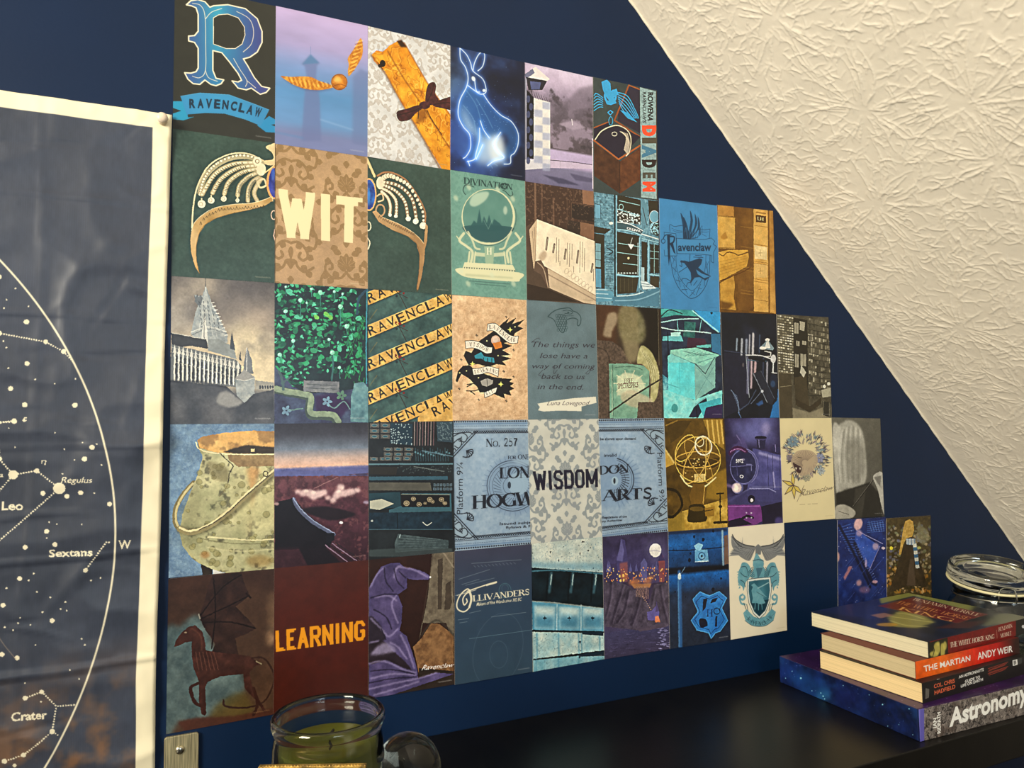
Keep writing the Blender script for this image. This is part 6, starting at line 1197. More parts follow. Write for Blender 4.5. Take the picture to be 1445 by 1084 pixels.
c.poly([(778, 605), (840, 585), (945, 800), (930, 860), (890, 840)], (34, 38, 52)); c.line([(778, 605), (890, 840)], (130, 140, 156), 6, .9); c.line([(840, 588), (948, 810)], (80, 90, 110), 4, .9); c.line([(800, 740), (740, 850), (670, 900)], (56, 66, 90), 10, .9); c.line([(845, 750), (760, 850)], (90, 100, 124), 6, .9); c.ell(850, 750, 10, 12, (190, 196, 206)); c.ell(940, 670, 30, 60, (26, 34, 54)); c.ell(935, 690, 18, 26, (50, 80, 120), .7, soft=4)
c.poly([(975, 730), (992, 740), (992, 960), (910, 965), (935, 860), (970, 820)], (40, 116, 186), .95, soft=2); c.poly([(800, 850), (850, 820), (860, 850), (820, 870)], (50, 90, 150), .8, soft=4); c.line([(600, 740), (650, 820), (665, 920)], (130, 150, 180), 6, .8, True)
for k in range(8): c.line([(608 + k * 7, 750 + k * 18), (650 + k * 3, 790 + k * 16)], (110, 130, 166), 4, .7)
c.line([(660, 920), (680, 960)], (90, 120, 170), 8, .8); c.ell(697, 540, 8, 18, (120, 110, 110), .6, soft=2)
hang(c, 'very dark print of a desk lamp and papers by bright curtain folds')

c = press(8, 2, (84, 78, 62)); c.z(925, 420, 5.667); c.im = c.tex((50, 46, 36), (104, 98, 80), 24, 5, 4); rs = random.Random(8); LT = (206, 200, 176)
for r in range(22):
    for k in range(7):
        x = 968 + k * 19 + r * .6; y = 140 + r * 21 + k * 3
        if x < 1100: c.poly([(x, y), (x + 15, y + 2), (x + 15, y + 13), (x, y + 11)], [LT, (150, 144, 120), (216, 212, 196), (96, 90, 72)][rs.randrange(4)], .9)
c.poly([(1095, 160), (1210, 180), (1215, 740), (1100, 700)], (40, 36, 28)); c.poly([(1150, 190), (1190, 200), (1185, 270), (1150, 260)], (170, 164, 144)); 
for x, y, w_, h_ in ((1120, 345, 26, 44), (1170, 345, 30, 36), (1105, 200, 34, 90), (1110, 450, 30, 110), (1155, 450, 44, 100), (1215, 290, 40, 60)): c.poly([(x, y), (x + w_, y + 6), (x + w_, y + h_), (x, y + h_ - 4)], (170, 164, 144), .9); c.line([(x + w_ / 2, y), (x + w_ / 2, y + h_)], (70, 64, 50), 3)
for r in range(13):
    y = 165 + r * 48
    for k in range(11):
        x = 1222 + k * 16; yy = y + k * 4 - r * 1.5; h_ = rs.uniform(10, 40)
        if x < 1385 and yy < 780: c.poly([(x, yy), (x + 12, yy + 2), (x + 12, yy + h_), (x, yy + h_)], [(134, 128, 108), (176, 170, 148), (80, 76, 62), (60, 56, 46), (104, 98, 82)][rs.randrange(5)], .95)
    c.line([(1215, y + 42), (1390, y + 80 - r * 3)], (40, 38, 30), 5, .9)
c.poly([(1105, 640), (1200, 620), (1230, 920), (1115, 860)], (66, 58, 42)); c.poly([(1150, 600), (1160, 540), (1200, 600), (1180, 640)], (190, 186, 168)); c.poly([(1115, 810), (1230, 870), (1320, 800), (1320, 850), (1230, 920), (1115, 860)], (56, 48, 34)); c.poly([(985, 595), (1075, 610), (1085, 700), (1090, 960), (985, 960)], (70, 62, 46)); c.line([(985, 600), (1080, 608)], (120, 110, 86), 5); c.line([(990, 715), (1085, 705)], (130, 120, 96), 4); c.poly([(1090, 880), (1230, 920), (1400, 850), (1400, 965), (1095, 965)], (140, 132, 108), .9, soft=4)
c.poly([(1320, 740), (1395, 720), (1400, 790), (1330, 800)], (170, 166, 144)); c.poly([(1330, 830), (1395, 835), (1395, 960), (1335, 940)], (44, 42, 34)); c.lines([[(1340, 830), (1340, 930)], [(1385, 840), (1385, 950)]], (160, 154, 132), 4, .7); c.ell(1380, 690, 12, 14, (216, 214, 196)); c.ell(1345, 712, 12, 14, (216, 214, 196))
c.credit(); hang(c, 'brown monochrome print of a shop crammed with shelves of narrow boxes')

# ---- row 4
c = press(0, 3, (104, 134, 164)); c.im = c.tex((84, 112, 146), (128, 156, 178), 14, 4, 5); n = vnoise(c.h, c.w, 9, 6, 2); c.comp(np.clip(1 - np.abs(n - .5) * 14, 0, 1) * .3, (160, 184, 200)); c.z(230, 590, 4.713)
c.line([(205, 430), (140, 500), (85, 600), (80, 690), (110, 740)], (120, 112, 80), 30, 1, True); c.line([(200, 435), (140, 505), (92, 600), (88, 690), (115, 735)], (196, 186, 140), 14, 1, True)
pot = [(225, 150), (240, 210), (265, 260), (230, 380), (180, 500), (130, 640), (110, 760), (130, 850), (200, 940), (300, 1000), (420, 1030), (745, 1010), (745, 90), (600, 85), (400, 100), (260, 130)]
T1 = c.tex((138, 140, 104), (206, 200, 156), 60, 5, 5); n = vnoise(c.h, c.w, 22, 12, 3); T1 = T1 * (1 - np.clip((n - .6) * 6, 0, 1)[..., None] * .4); c.poly(pot, T1)
c.poly([(110, 640), (180, 500), (240, 400), (250, 700), (220, 900), (130, 850)], (112, 112, 78), .45, soft=30); c.poly([(450, 340), (745, 330), (745, 760), (500, 760)], (214, 204, 150), .45, soft=50); c.poly([(560, 330), (640, 340), (620, 420), (580, 680), (560, 880), (590, 560)], (196, 130, 70), .6, True, soft=14)
rs = random.Random(2)
for i in range(70):
    x, y = rs.uniform(150, 730), rs.uniform(300, 980); r = rs.uniform(8, 26)
    if x < 260 - (y - 300) * .3 and y < 700 or (y > 860 and x < 260): continue
    c.ell(x, y, r, r * .9, (120, 116, 70), .5, soft=2); c.ell(x, y, r * .7, r * .7, (168, 160, 112), .35); c.ell(x, y, r, r * .9, (92, 90, 56), .45, wd=2.5)
c.ell(640, 950, 90, 40, (130, 100, 50), .6, soft=14); c.ell(280, 910, 30, 24, (150, 100, 50), .6, soft=8)
c.poly([(225, 150), (260, 125), (400, 98), (600, 84), (745, 88), (745, 240), (500, 240), (330, 225), (245, 200)], c.tex((196, 146, 80), (232, 190, 120), 40, 5, 4), sm=False); n = vnoise(c.h, c.w, 40, 16, 4); mk = c.pmask(c.m([(225, 150), (260, 125), (400, 98), (600, 84), (745, 88), (745, 240), (500, 240), (330, 225), (245, 200)]), (0, c.h, 0, c.w)); c.comp(np.clip((n - .5) * 5, 0, 1) * mk * .6, (120, 90, 56))
c.poly([(400, 225), (470, 200), (560, 180), (745, 195), (745, 238), (500, 238)], (44, 36, 26), .9, soft=3); c.poly([(430, 240), (745, 245), (745, 320), (500, 325), (440, 280)], c.tex((112, 86, 56), (170, 140, 96), 14, 8, 3), .85); c.poly([(585, 205), (610, 205), (608, 225), (585, 225)], (226, 190, 140)); c.line([(218, 160), (240, 205), (330, 232), (500, 242), (745, 240)], (232, 214, 168), 7, 1, True)
c.line([(380, 232), (410, 265), (440, 290), (468, 320), (440, 370), (432, 430)], (54, 46, 34), 6, .9); c.line([(432, 430), (410, 480), (375, 520)], (120, 108, 76), 4, .8, True)
c.poly([(300, 290), (420, 330), (430, 420), (330, 400)], (96, 86, 56), .5, True, soft=8); c.line([(300, 790), (420, 800), (600, 812), (745, 805)], (220, 212, 166), 10, .8, True); c.line([(250, 800), (420, 830), (600, 835), (745, 825)], (110, 108, 76), 7, .6, True); c.line([(300, 860), (500, 885), (745, 870)], (200, 194, 150), 10, .6, True, soft=2)
c.line([(115, 742), (200, 755), (300, 730), (420, 660), (560, 540), (745, 360)], (70, 64, 40), 46, .5, True, soft=8); c.line([(110, 735), (170, 760), (230, 750), (320, 710), (430, 630), (560, 510), (700, 385), (745, 350)], (140, 130, 92), 36, 1, True); c.line([(112, 728), (170, 750), (230, 740), (318, 700), (425, 620), (555, 500), (745, 338)], (214, 202, 156), 13, 1, True); c.line([(240, 745), (330, 700), (430, 628), (560, 508), (720, 370)], (50, 42, 30), 5, .9, True)
c.ell(682, 372, 16, 18, (60, 50, 36), wd=6); c.poly([(48, 955), (130, 850), (230, 960), (255, 1000), (265, 1060), (40, 1070)], c.tex((84, 112, 146), (128, 156, 178), 14, 4, 5), 0); c.poly([(252, 970), (330, 1005), (330, 1050), (262, 1052)], (44, 36, 28)); c.poly([(330, 1005), (410, 1030), (335, 1040)], (206, 206, 200))
hang(c, 'print of a rusty old cauldron with a wire handle on blue')

c = press(1, 3, (70, 50, 60)); c.z(230, 590, 4.713); c.grad([(0, (44, 42, 50)), (.08, (56, 56, 66)), (.18, (110, 122, 140)), (.25, (196, 170, 160)), (.305, (222, 180, 160)), (.32, (110, 112, 160)), (.365, (84, 76, 120)), (.375, (104, 64, 72)), (.6, (84, 46, 58)), (1, (50, 28, 38))])
c.poly([(742, 352), (830, 338), (960, 350), (1080, 345), (1180, 330), (1370, 330), (1370, 385), (742, 385)], (92, 96, 150)); n = vnoise(c.h, c.w, 30, 5, 5); c.comp(np.clip((n - .5) * 5, 0, 1) * (c.Y > .37 * c.h) * .5, (46, 26, 34)); n = vnoise(c.h, c.w, 16, 6, 3); c.comp(np.clip((n - .6) * 6, 0, 1) * (c.Y > .37 * c.h) * .4, (132, 84, 86))
c.line([(1000, 470), (1080, 430), (1160, 395)], (170, 130, 130), 5, .6, soft=1); c.poly([(940, 600), (1100, 590), (1280, 640), (1120, 680), (980, 640)], (24, 16, 22), .9, True, soft=5); c.poly([(742, 560), (870, 530), (960, 640), (1130, 770), (1110, 860), (742, 880)], (20, 16, 22)); c.poly([(742, 870), (1060, 860), (1300, 950), (742, 1000)], (48, 26, 34), .8, soft=10); c.poly([(900, 860), (1070, 850), (1180, 960), (960, 980)], (20, 16, 22), .9, soft=4)
c.line([(870, 540), (900, 600), (980, 680), (1060, 730), (1135, 775)], (84, 90, 118), 24, 1, True); c.line([(866, 530), (905, 590), (985, 670), (1065, 722), (1140, 765)], (150, 158, 190), 6, .9, True); c.poly([(1090, 765), (1140, 765), (1138, 810), (1080, 840)], (22, 20, 28))
for k in range(4): c.line([(1080 + k * 22, 845 - k * 6), (1230 + k * 30, 960 - k * 4)], (140, 116, 140) if k % 2 == 0 else (36, 28, 36), 6, .9)
for x, y, r in ((895, 490, 18), (930, 498, 26), (975, 500, 30), (1000, 520, 28), (1035, 505, 30), (1070, 495, 24), (1095, 530, 18), (1130, 545, 22), (1170, 500, 32), (1180, 460, 26), (1210, 500, 28), (1250, 490, 28), (1290, 480, 20), (1150, 520, 24)): c.ell(x, y, r, r * .85, (226, 196, 196), .9, soft=7)
for x, y, r in ((950, 485, 16), (1000, 495, 18), (1170, 490, 16), (1190, 465, 12)): c.ell(x, y, r, r * .7, (244, 222, 214), .8, soft=5)
c.ell(1350, 560, 20, 10, (180, 170, 200), .7, soft=4); c.ell(1185, 695, 12, 9, (220, 216, 230), .9); c.ell(755, 570, 16, 12, (200, 160, 160), .7, soft=3)
c.credit((150, 130, 130)); hang(c, 'dusk print of a steam train crossing purple brown moorland')

c = press(2, 3, (30, 34, 38)); c.z(510, 580, 5.16); c.im = c.tex((20, 22, 24), (38, 44, 48), 50, 4, 4); rs = random.Random(12); TG = (80, 96, 104)
for x0, y0, nx, ny, wx, wy in ((60, 90, 2, 3, 78, 40), (160, 265, 3, 2, 75, 36), (60, 335, 2, 1, 70, 36), (160, 330, 3, 1, 70, 40)):
    for i in range(nx):
        for j in range(ny):
            x, y = x0 + i * wx, y0 + j * wy; c.poly([(x, y), (x + wx - 10, y + 3), (x + wx - 12, y + wy - 8), (x, y + wy - 10)], (84, 84, 82)); c.ell(x + wx * .42, y + wy * .4, wx * .25, wy * .22, (40, 84, 100)); c.ell(x + wx * .42, y + wy * .4, wx * .25, wy * .22, (140, 150, 146), .7, wd=3)
c.poly([(210, 90), (370, 95), (365, 250), (205, 235)], (30, 52, 66))
for i in range(60): c.ell(rs.uniform(212, 365), rs.uniform(95, 245), 4, 4, (170, 190, 196), .8)
for k in range(8): c.line([(385 + k * 20, 80), (382 + k * 20, 250)], (110, 84, 90) if k % 2 else (150, 136, 134), 6, .85)
c.poly([(545, 80), (660, 80), (660, 230), (550, 220)], (48, 66, 78)); 
for i in range(60): c.ell(rs.uniform(548, 658), rs.uniform(85, 220), 6, 3, (120, 140, 146), .6, rot=rs.uniform(0, 90))
for k in range(14): c.line([(390 + k * 18, 270 + (k % 3) * 12), (395 + k * 18, 365)], (50, 74, 84), 7, .8); c.ell(390 + k * 19, 300 + (k % 4) * 8, 7, 7, (90, 130, 144), .8)
c.line([(440, 290), (660, 330)], (90, 120, 136), 8, .8)
c.line([(55, 388), (660, 385)], (82, 112, 124), 11); c.poly([(60, 405), (260, 408), (250, 465), (60, 460)], (40, 38, 34)); 
for i in range(60): c.line([(rs.uniform(260, 650), rs.uniform(400, 455))] * 2, (70, 82, 84), 8, .7)
c.line([(380, 405), (600, 440)], (100, 110, 110), 6, .8); c.poly([(55, 478), (625, 475), (625, 500), (55, 505)], (52, 84, 100)); c.poly([(55, 520), (500, 522), (510, 580), (55, 578)], c.tex((70, 70, 64), (100, 98, 88), 60, 4, 3)); 
for i in range(12): x = 520 + (i % 6) * 24; y = 528 + (i // 6) * 30; c.poly([(x, y), (x + 18, y), (x + 18, y + 20), (x, y + 20)], (84, 100, 110)); c.ell(x + 9, y + 10, 5, 5, (40, 60, 80))
c.poly([(55, 600), (280, 590), (285, 700), (55, 720)], (34, 60, 70)); c.poly([(60, 655), (145, 640), (235, 675), (130, 720), (60, 710)], (176, 178, 162)); c.poly([(200, 720), (290, 690), (290, 600), (650, 600), (655, 730), (200, 740)], (56, 94, 108), .9); c.poly([(288, 605), (640, 608), (640, 700), (290, 700)], (24, 22, 22)); c.line([(288, 606), (640, 610)], (110, 116, 106), 6)
for x, y, r in ((326, 672, 22), (376, 640, 17), (418, 680, 18), (462, 672, 12), (495, 645, 20), (515, 660, 14), (580, 645, 18), (605, 670, 16)): c.ell(x, y, r, r * .9, (150, 138, 112)); c.ell(x, y, r * .6, r * .55, (60, 52, 44), wd=4)
c.poly([(55, 740), (655, 735), (660, 860), (55, 860)], c.tex((18, 30, 40), (32, 54, 70), 14, 3, 3)); c.line([(258, 745), (262, 860)], (12, 16, 20), 6); c.line([(445, 810), (475, 832), (508, 812)], (170, 176, 170), 6, 1, True); c.ell(75, 800, 8, 8, (150, 160, 160)); c.line([(55, 862), (660, 862)], (60, 84, 96), 5)
c.poly([(265, 895), (630, 940), (630, 1000), (245, 1030), (240, 960)], c.tex((50, 62, 66), (84, 100, 104), 10, 6, 3)); 
for k in range(6): c.line([(270, 915 + k * 20), (630, 945 + k * 10)], (40, 52, 56), 4, .8)
c.line([(280, 900), (275, 920)], (150, 170, 176), 7); c.poly([(55, 1010), (245, 1000), (660, 1000), (660, 1060), (55, 1060)], (64, 76, 78), .7, soft=3)
hang(c, 'dark teal print of a shop counter with stacked boxes and a drawer chest')

TB = (140, 166, 190); TI = (28, 30, 40)
def ticket(c, sx, x0, x1, xi):
    """engraved railway ticket, border and corner scrolls; sx=+1 opens to the right"""
    c.im = c.tex((126, 152, 180), (164, 184, 202), 12, 5, 4); c.mottle(.06, 120, 4)
def edge_rows(c, T, Bm):
    (xa, ya), (xb, yb) = T; n = 34
    for (p, q, s_) in ((T[0], T[1], 1), (Bm[0], Bm[1], -1)):
        for k in range(n):
            t = (k + .5) / n; x = p[0] + (q[0] - p[0]) * t; y = p[1] + (q[1] - p[1]) * t; w_ = (q[0] - p[0]) / n
            c.ell(x, y + s_ * 4, abs(w_) * .4, 6, TI); c.line([(x - w_ * .35, y + s_ * 36), (x + w_ * .2, y + s_ * 36)], (70, 90, 116), 4); c.ell(x, y + s_ * 76, abs(w_) * .62, 9, TI); c.ell(x, y + s_ * 74, abs(w_) * .3, 4, TB)
        c.line([(p[0], p[1] + s_ * 20), (q[0], q[1] + s_ * 20)], (90, 120, 156), 12, .7); c.line([(p[0], p[1] + s_ * 60), (q[0], q[1] + s_ * 60)], TI, 4); c.line([(p[0], p[1] + s_ * 88), (q[0], q[1] + s_ * 88)], TI, 5)
def scrolls(c, x, y, sx, sy):
    X = lambda a, b: (x + sx * a, y + sy * b)
    c.poly([X(0, 75), X(150, 75), X(0, 240)], (150, 172, 190)); c.line([X(175, 72), X(0, 260)], TI, 8); c.line([X(155, 72), X(0, 238)], TI, 4)
    for p in ([X(0, 110), X(60, 85), X(100, 110), X(85, 150), X(50, 140), X(60, 115)], [X(0, 160), X(40, 130), X(60, 160), X(40, 195), X(10, 180)], [X(0, 90), X(110, 80), X(140, 95)], [X(20, 215), X(10, 200), X(0, 205)]): c.line(p, TI, 7, 1, True)
    for k in range(5): a = .4 + k * .42; c.line([X(95, 215), X(95 + 44 * math.cos(a - .6), 215 + 44 * math.sin(a - .6)), X(95 + 52 * math.cos(a), 215 + 50 * math.sin(a))], TI, 7, 1, True)
    c.ell(*X(50, 135), 12, 12, TI, wd=5)
c = press(3, 3, TB); ticket(c, 1, 0, 0, 0); c.z(510, 580, 5.16)
edge_rows(c, ((668, 75), (1216, 70)), ((672, 1010), (1240, 965))); scrolls(c, 668, 75, 1, 1); scrolls(c, 672, 1005, 1, -1)
for r_, q in ((215, (120, 146, 178)), (180, (130, 156, 184))): c.ell(1110, 545, r_, r_, q, .6, soft=12)
for r_, w_ in ((188, 6), (172, 3), (148, 3), (70, 3)): c.ell(1100, 545, r_, r_ * .98, (44, 54, 72), .9, wd=w_)
for k in range(34): a = k * .185; c.line([(1100 + 90 * math.cos(a), 545 + 90 * math.sin(a)), (1100 + 140 * math.cos(a + .25), 545 + 140 * math.sin(a + .25))], (50, 62, 82), 4, .8); c.line([(1100 + 192 * math.cos(a), 545 + 190 * math.sin(a)), (1100 + 222 * math.cos(a), 545 + 220 * math.sin(a))], (90, 116, 150), 5, .6, soft=1)
c.ell(1140, 530, 75, 82, (150, 176, 198), .9); c.ell(1075, 540, 12, 26, (40, 50, 66)); c.poly([(1080, 350), (1240, 345), (1240, 400), (1140, 390)], (150, 174, 196), .8, soft=6)
c.text('No. 257', [(905, 205), (1135, 198), (1135, 255), (905, 262)], TI, 's'); c.text('for ONE', [(1065, 318), (1222, 318), (1222, 352), (1065, 352)], TI, 's'); c.text('LONDON', [(1000, 412), (1450, 396), (1450, 478), (1000, 492)], TI, 's', wt=1.15)
c.text('HOGWARTS', [(800, 618), (1600, 560), (1600, 655), (800, 716)], TI, 's', wt=1.2); c.text('Issued subject to the', [(1005, 812), (1400, 795), (1400, 812), (1005, 832)], TI, bold=.02); c.text('Bylaws & Regulations', [(1050, 840), (1400, 820), (1400, 838), (1050, 858)], TI, bold=.02)
c.text('Platform 9¾', [(692, 752), (692, 375), (738, 375), (738, 752)], TI, bold=.0)
hang(c, 'left end of a pale blue antique train ticket print reading Platform')

def dam_print(c):
    c.damask((136, 144, 148), 160, 80, .95, (206, 206, 198))
c = press(4, 3, (198, 198, 188)); c.mottle(.05, 60, 3); dam_print(c); c.z(735, 580, 5.419)
block(c, 'WISDOM', (88, 462), (585, 440), (587, 582), (100, 610), (28, 26, 44), .15); hang(c, 'grey damask print with the dark word WISDOM')

c = press(5, 3, TB); ticket(c, -1, 0, 0, 0); c.z(735, 580, 5.419); c.mottle(.04, 80, 7)
edge_rows(c, ((590, 68), (1086, 62)), ((610, 975), (1115, 915))); scrolls(c, 1086, 64, -1, 1); scrolls(c, 1112, 928, -1, -1)
c.ell(690, 530, 205, 200, (112, 142, 178), .5, soft=14)
for r_, w_ in ((170, 9), (155, 3), (105, 3)): c.ell(690, 525, r_, r_ * .98, (30, 36, 50), .9, wd=w_, a0=-75, a1=80)
for k in range(16): a = -1.25 + k * .17; c.line([(690 + 80 * math.cos(a), 525 + 80 * math.sin(a)), (690 + 135 * math.cos(a + .12), 525 + 135 * math.sin(a + .12))], TI, 6, .9); c.line([(690 + 178 * math.cos(a), 525 + 176 * math.sin(a)), (690 + 225 * math.cos(a), 525 + 222 * math.sin(a))], (70, 100, 140), 6, .5, soft=2)
c.ell(715, 535, 26, 34, (160, 186, 204)); c.ell(712, 535, 9, 22, TI)
c.text('DON', [(590, 422), (822, 406), (822, 470), (590, 488)], TI, 's', wt=1.15); c.text('ARTS', [(612, 606), (998, 586), (998, 668), (612, 690)], TI, 's', wt=1.2)
c.text('be shown upon demand', [(602, 204), (876, 202), (876, 220), (602, 224)], TI, bold=.03); c.text('invalid', [(632, 328), (728, 326), (728, 348), (632, 352)], TI, bold=.02); c.text('Regulations of the', [(618, 806), (806, 798), (806, 814), (618, 824)], TI, bold=.03); c.text('any Authorities', [(612, 836), (772, 826), (772, 840), (612, 852)], TI, bold=.03)
c.text('Platform 9¾', [(1076, 320), (1096, 690), (1056, 690), (1036, 320)], TI, bold=0.0)
hang(c, 'right end of a pale blue antique train ticket print reading ARTS')

c = press(6, 3, (110, 84, 30)); c.z(925, 580, 4.379); c.im = c.tex((50, 36, 10), (116, 86, 28), 50, 5, 4); GD = (222, 184, 84)
c.poly([(290, 55), (410, 50), (420, 240), (330, 170)], (150, 116, 40))
for x in (315, 345, 375, 400): c.line([(x, 60), (x + 15, 200)], (226, 190, 100), 12, .8, soft=2)
c.line([(50, 230), (110, 320)], (226, 196, 110), 14, .9, soft=2); c.poly([(50, 240), (110, 330), (60, 350)], (190, 150, 60)); c.poly([(60, 60), (220, 60), (160, 150), (90, 200)], (70, 52, 18), .9); c.line([(60, 90), (130, 60)], (160, 124, 50), 8, .7)
c.poly([(330, 400), (440, 350), (440, 560), (300, 540)], (150, 116, 36), .9, soft=6); c.poly([(160, 620), (440, 540), (440, 740), (160, 750)], c.tex((150, 112, 30), (232, 196, 96), 22, 5, 3)); c.poly([(60, 660), (170, 620), (180, 750), (70, 750)], (150, 122, 44), .9, soft=4); c.line([(60, 480), (130, 500), (160, 580), (110, 650), (60, 650)], (36, 26, 8), 18, 1, True)
c.ell(258, 300, 140, 130, (104, 76, 22), .85, soft=6); c.poly([(120, 300), (395, 290), (380, 350), (130, 360)], (64, 46, 14), .9, soft=3); n = vnoise(c.h, c.w, 9, 6, 3); 
for i in range(60): a = random.uniform(0, 6.28); q = random.uniform(0, 120); c.ell(258 + q * math.cos(a), 320 + q * .8 * math.sin(a), 5, 4, random.choice([(232, 200, 120), (70, 50, 14), (180, 140, 60)]), .8)
for k in range(5): c.poly([(235 + k * 14, 390), (248 + k * 14, 388), (248 + k * 14, 435), (236 + k * 14, 436)], (232, 206, 130), .9)
c.ell(258, 300, 140, 140, GD, wd=6); c.ell(258, 300, 140, 50, (200, 160, 70), wd=7, rot=-3); c.ell(258, 330, 134, 40, (120, 88, 30), wd=5, rot=-3); c.ell(250, 310, 60, 150, (206, 168, 80), wd=6, rot=25); c.ell(262, 310, 50, 150, (190, 150, 64), wd=5, rot=-30); c.ell(180, 230, 50, 90, GD, wd=6, rot=30); c.ell(292, 215, 50, 58, (250, 236, 190), wd=9, rot=-20); c.ell(270, 190, 24, 30, (246, 226, 170), wd=6); c.line([(310, 160), (305, 400)], (210, 176, 90), 6); c.line([(150, 400), (200, 460), (290, 470), (370, 410)], (246, 226, 160), 9, .9, True)
c.poly([(230, 450), (295, 450), (310, 520), (290, 590), (220, 590), (205, 520)], (110, 80, 26)); c.line([(300, 470), (290, 570)], (190, 150, 66), 6); c.poly([(205, 590), (230, 575), (290, 580), (310, 620), (305, 680), (200, 685), (198, 630)], (50, 38, 12), sm=True); c.ell(250, 605, 44, 14, (110, 84, 30), .8); c.poly([(300, 600), (355, 590), (360, 650), (305, 650)], (150, 112, 36)); c.line([(290, 620), (350, 610)], (60, 44, 14), 6)
c.line([(395, 510), (397, 690)], (44, 32, 8), 10); c.line([(375, 512), (415, 508)], (44, 32, 8), 10); c.line([(360, 690), (435, 685)], (44, 32, 8), 16); c.ell(396, 590, 12, 9, (44, 32, 8)); c.ell(396, 560, 7, 7, (60, 44, 14))
hang(c, 'gold toned print of a brass armillary sphere on a stand')

c = press(7, 3, (40, 36, 70)); c.z(925, 580, 4.379); c.im = c.tex((20, 18, 40), (58, 50, 96), 50, 5, 4)
for x, y, r in ((640, 90, 70), (690, 60, 60), (600, 150, 60), (560, 120, 60), (700, 160, 50), (500, 100, 40)): c.ell(x, y, r, r, (120, 124, 196), .5, soft=24)
c.ell(680, 110, 26, 40, (170, 160, 206), .6, soft=12); c.line([(500, 150), (530, 200)], (110, 100, 150), 8, .8); c.poly([(470, 230), (540, 160), (580, 250), (520, 270)], (84, 74, 130), .7, soft=4)
c.poly([(600, 230), (775, 275), (778, 560), (640, 560), (560, 520)], c.tex((54, 54, 110), (96, 96, 160), 30, 5, 3)); c.line([(640, 260), (775, 300)], (180, 176, 226), 18, .8, soft=6); c.line([(650, 300), (775, 330)], (120, 116, 186), 30, .5, soft=10)
for x in (690, 720, 762): c.line([(x, 270), (x + 8, 520)], (40, 38, 80), 4, .9)
c.poly([(620, 170), (680, 170), (672, 235), (628, 235)], (36, 34, 66)); c.ell(648, 168, 38, 14, (60, 56, 100)); c.ell(648, 164, 36, 10, (20, 18, 40)); c.line([(635, 180), (640, 225)], (150, 146, 200), 6, .8, soft=1); c.poly([(715, 240), (725, 210), (760, 225), (755, 265)], (44, 42, 84)); c.line([(738, 210), (740, 250)], (160, 150, 210), 5, .8)
c.ell(545, 345, 88, 112, (84, 84, 140)); c.ell(540, 345, 80, 104, c.tex((30, 30, 62), (54, 56, 98), 24, 6, 3)); c.ell(540, 345, 80, 104, (120, 120, 176), .8, wd=4); c.ell(545, 345, 88, 112, (150, 146, 206), .7, wd=4, a0=-80, a1=60); c.text('5972', [(494, 298), (540, 298), (540, 320), (494, 320)], (226, 222, 236), bold=.03); c.line([(470, 345), (600, 335)], (90, 90, 140), 5); c.line([(500, 330), (505, 400)], (70, 70, 120), 5); c.line([(560, 330), (590, 330), (590, 370)], (110, 110, 160), 5); c.ell(530, 405, 12, 12, (206, 200, 220)); c.ell(530, 405, 7, 7, (60, 60, 100))
c.poly([(450, 250), (500, 215), (565, 240), (555, 262), (500, 240), (460, 275)], (60, 24, 66), sm=True)
for k in range(12): c.ell(462 + k * 8, 252 - math.sin(k / 11 * 3.1) * 18, 3.5, 4, (170, 120, 180), .9)
c.ell(505, 475, 36, 36, (90, 90, 140)); c.ell(500, 475, 30, 30, (226, 206, 206), soft=3); c.ell(495, 475, 16, 18, (255, 244, 226), soft=3); c.line([(430, 455), (480, 470)], (180, 150, 200), 16, .7, soft=6); c.ell(540, 300, 10, 8, (190, 180, 210), .5)
c.line([(445, 560), (600, 470), (775, 470)], (100, 100, 150), 12, .8, soft=2); c.poly([(440, 540), (600, 480), (775, 490), (780, 600), (640, 590), (445, 590)], (62, 60, 108), .8); c.ell(590, 545, 22, 26, (24, 20, 44)); c.ell(592, 552, 9, 12, (220, 210, 220)); c.line([(725, 380), (735, 470)], (160, 156, 206), 12, .8, soft=2); c.line([(580, 480), (700, 480), (740, 500)], (150, 150, 200), 6, .8)
c.poly([(442, 580), (640, 580), (660, 600), (660, 680), (600, 710), (445, 715)], c.tex((96, 44, 110), (126, 62, 140), 30, 4, 3)); c.line([(445, 590), (640, 588)], (170, 110, 190), 5, .8); c.poly([(445, 680), (520, 660), (600, 700), (448, 718)], (28, 20, 44)); c.line([(520, 680), (560, 650), (600, 660)], (30, 20, 40), 16, 1, True)
for x, y in ((560, 630), (590, 630), (560, 660), (590, 660)): c.ell(x, y, 5, 5, (200, 190, 210), .8)
c.poly([(650, 590), (780, 560), (782, 700), (660, 705)], (26, 22, 46)); c.ell(760, 680, 26, 26, (90, 80, 150), .6, soft=6)
hang(c, 'violet print of the front of a steam locomotive numbered 5972')

c = press(8, 3, (224, 210, 164)); c.mottle(.02, 80, 3); c.z(925, 580, 4.379); rs = random.Random(5)
for i in range(330):
    a = rs.uniform(0, 6.28); q = rs.uniform(62, 128); x, y = 925 + q * math.cos(a) * 1.05, 275 + q * math.sin(a) * 1.1
    if 2.2 < a < 3.4 and q > 95: continue
    b = a + rs.uniform(-.6, .6); L = rs.uniform(16, 36); q_ = rs.choice([(70, 60, 66), (150, 180, 186), (130, 110, 140), (96, 120, 140), (60, 66, 84), (176, 160, 150)])
    c.poly([(x, y), (x + L * .5 * math.cos(b + .35), y + L * .5 * math.sin(b + .35)), (x + L * math.cos(b), y + L * math.sin(b)), (x + L * .5 * math.cos(b - .35), y + L * .5 * math.sin(b - .35))], q_, .8); c.line([(x, y), (x + L * math.cos(b), y + L * math.sin(b))], (44, 38, 44), 2, .7)
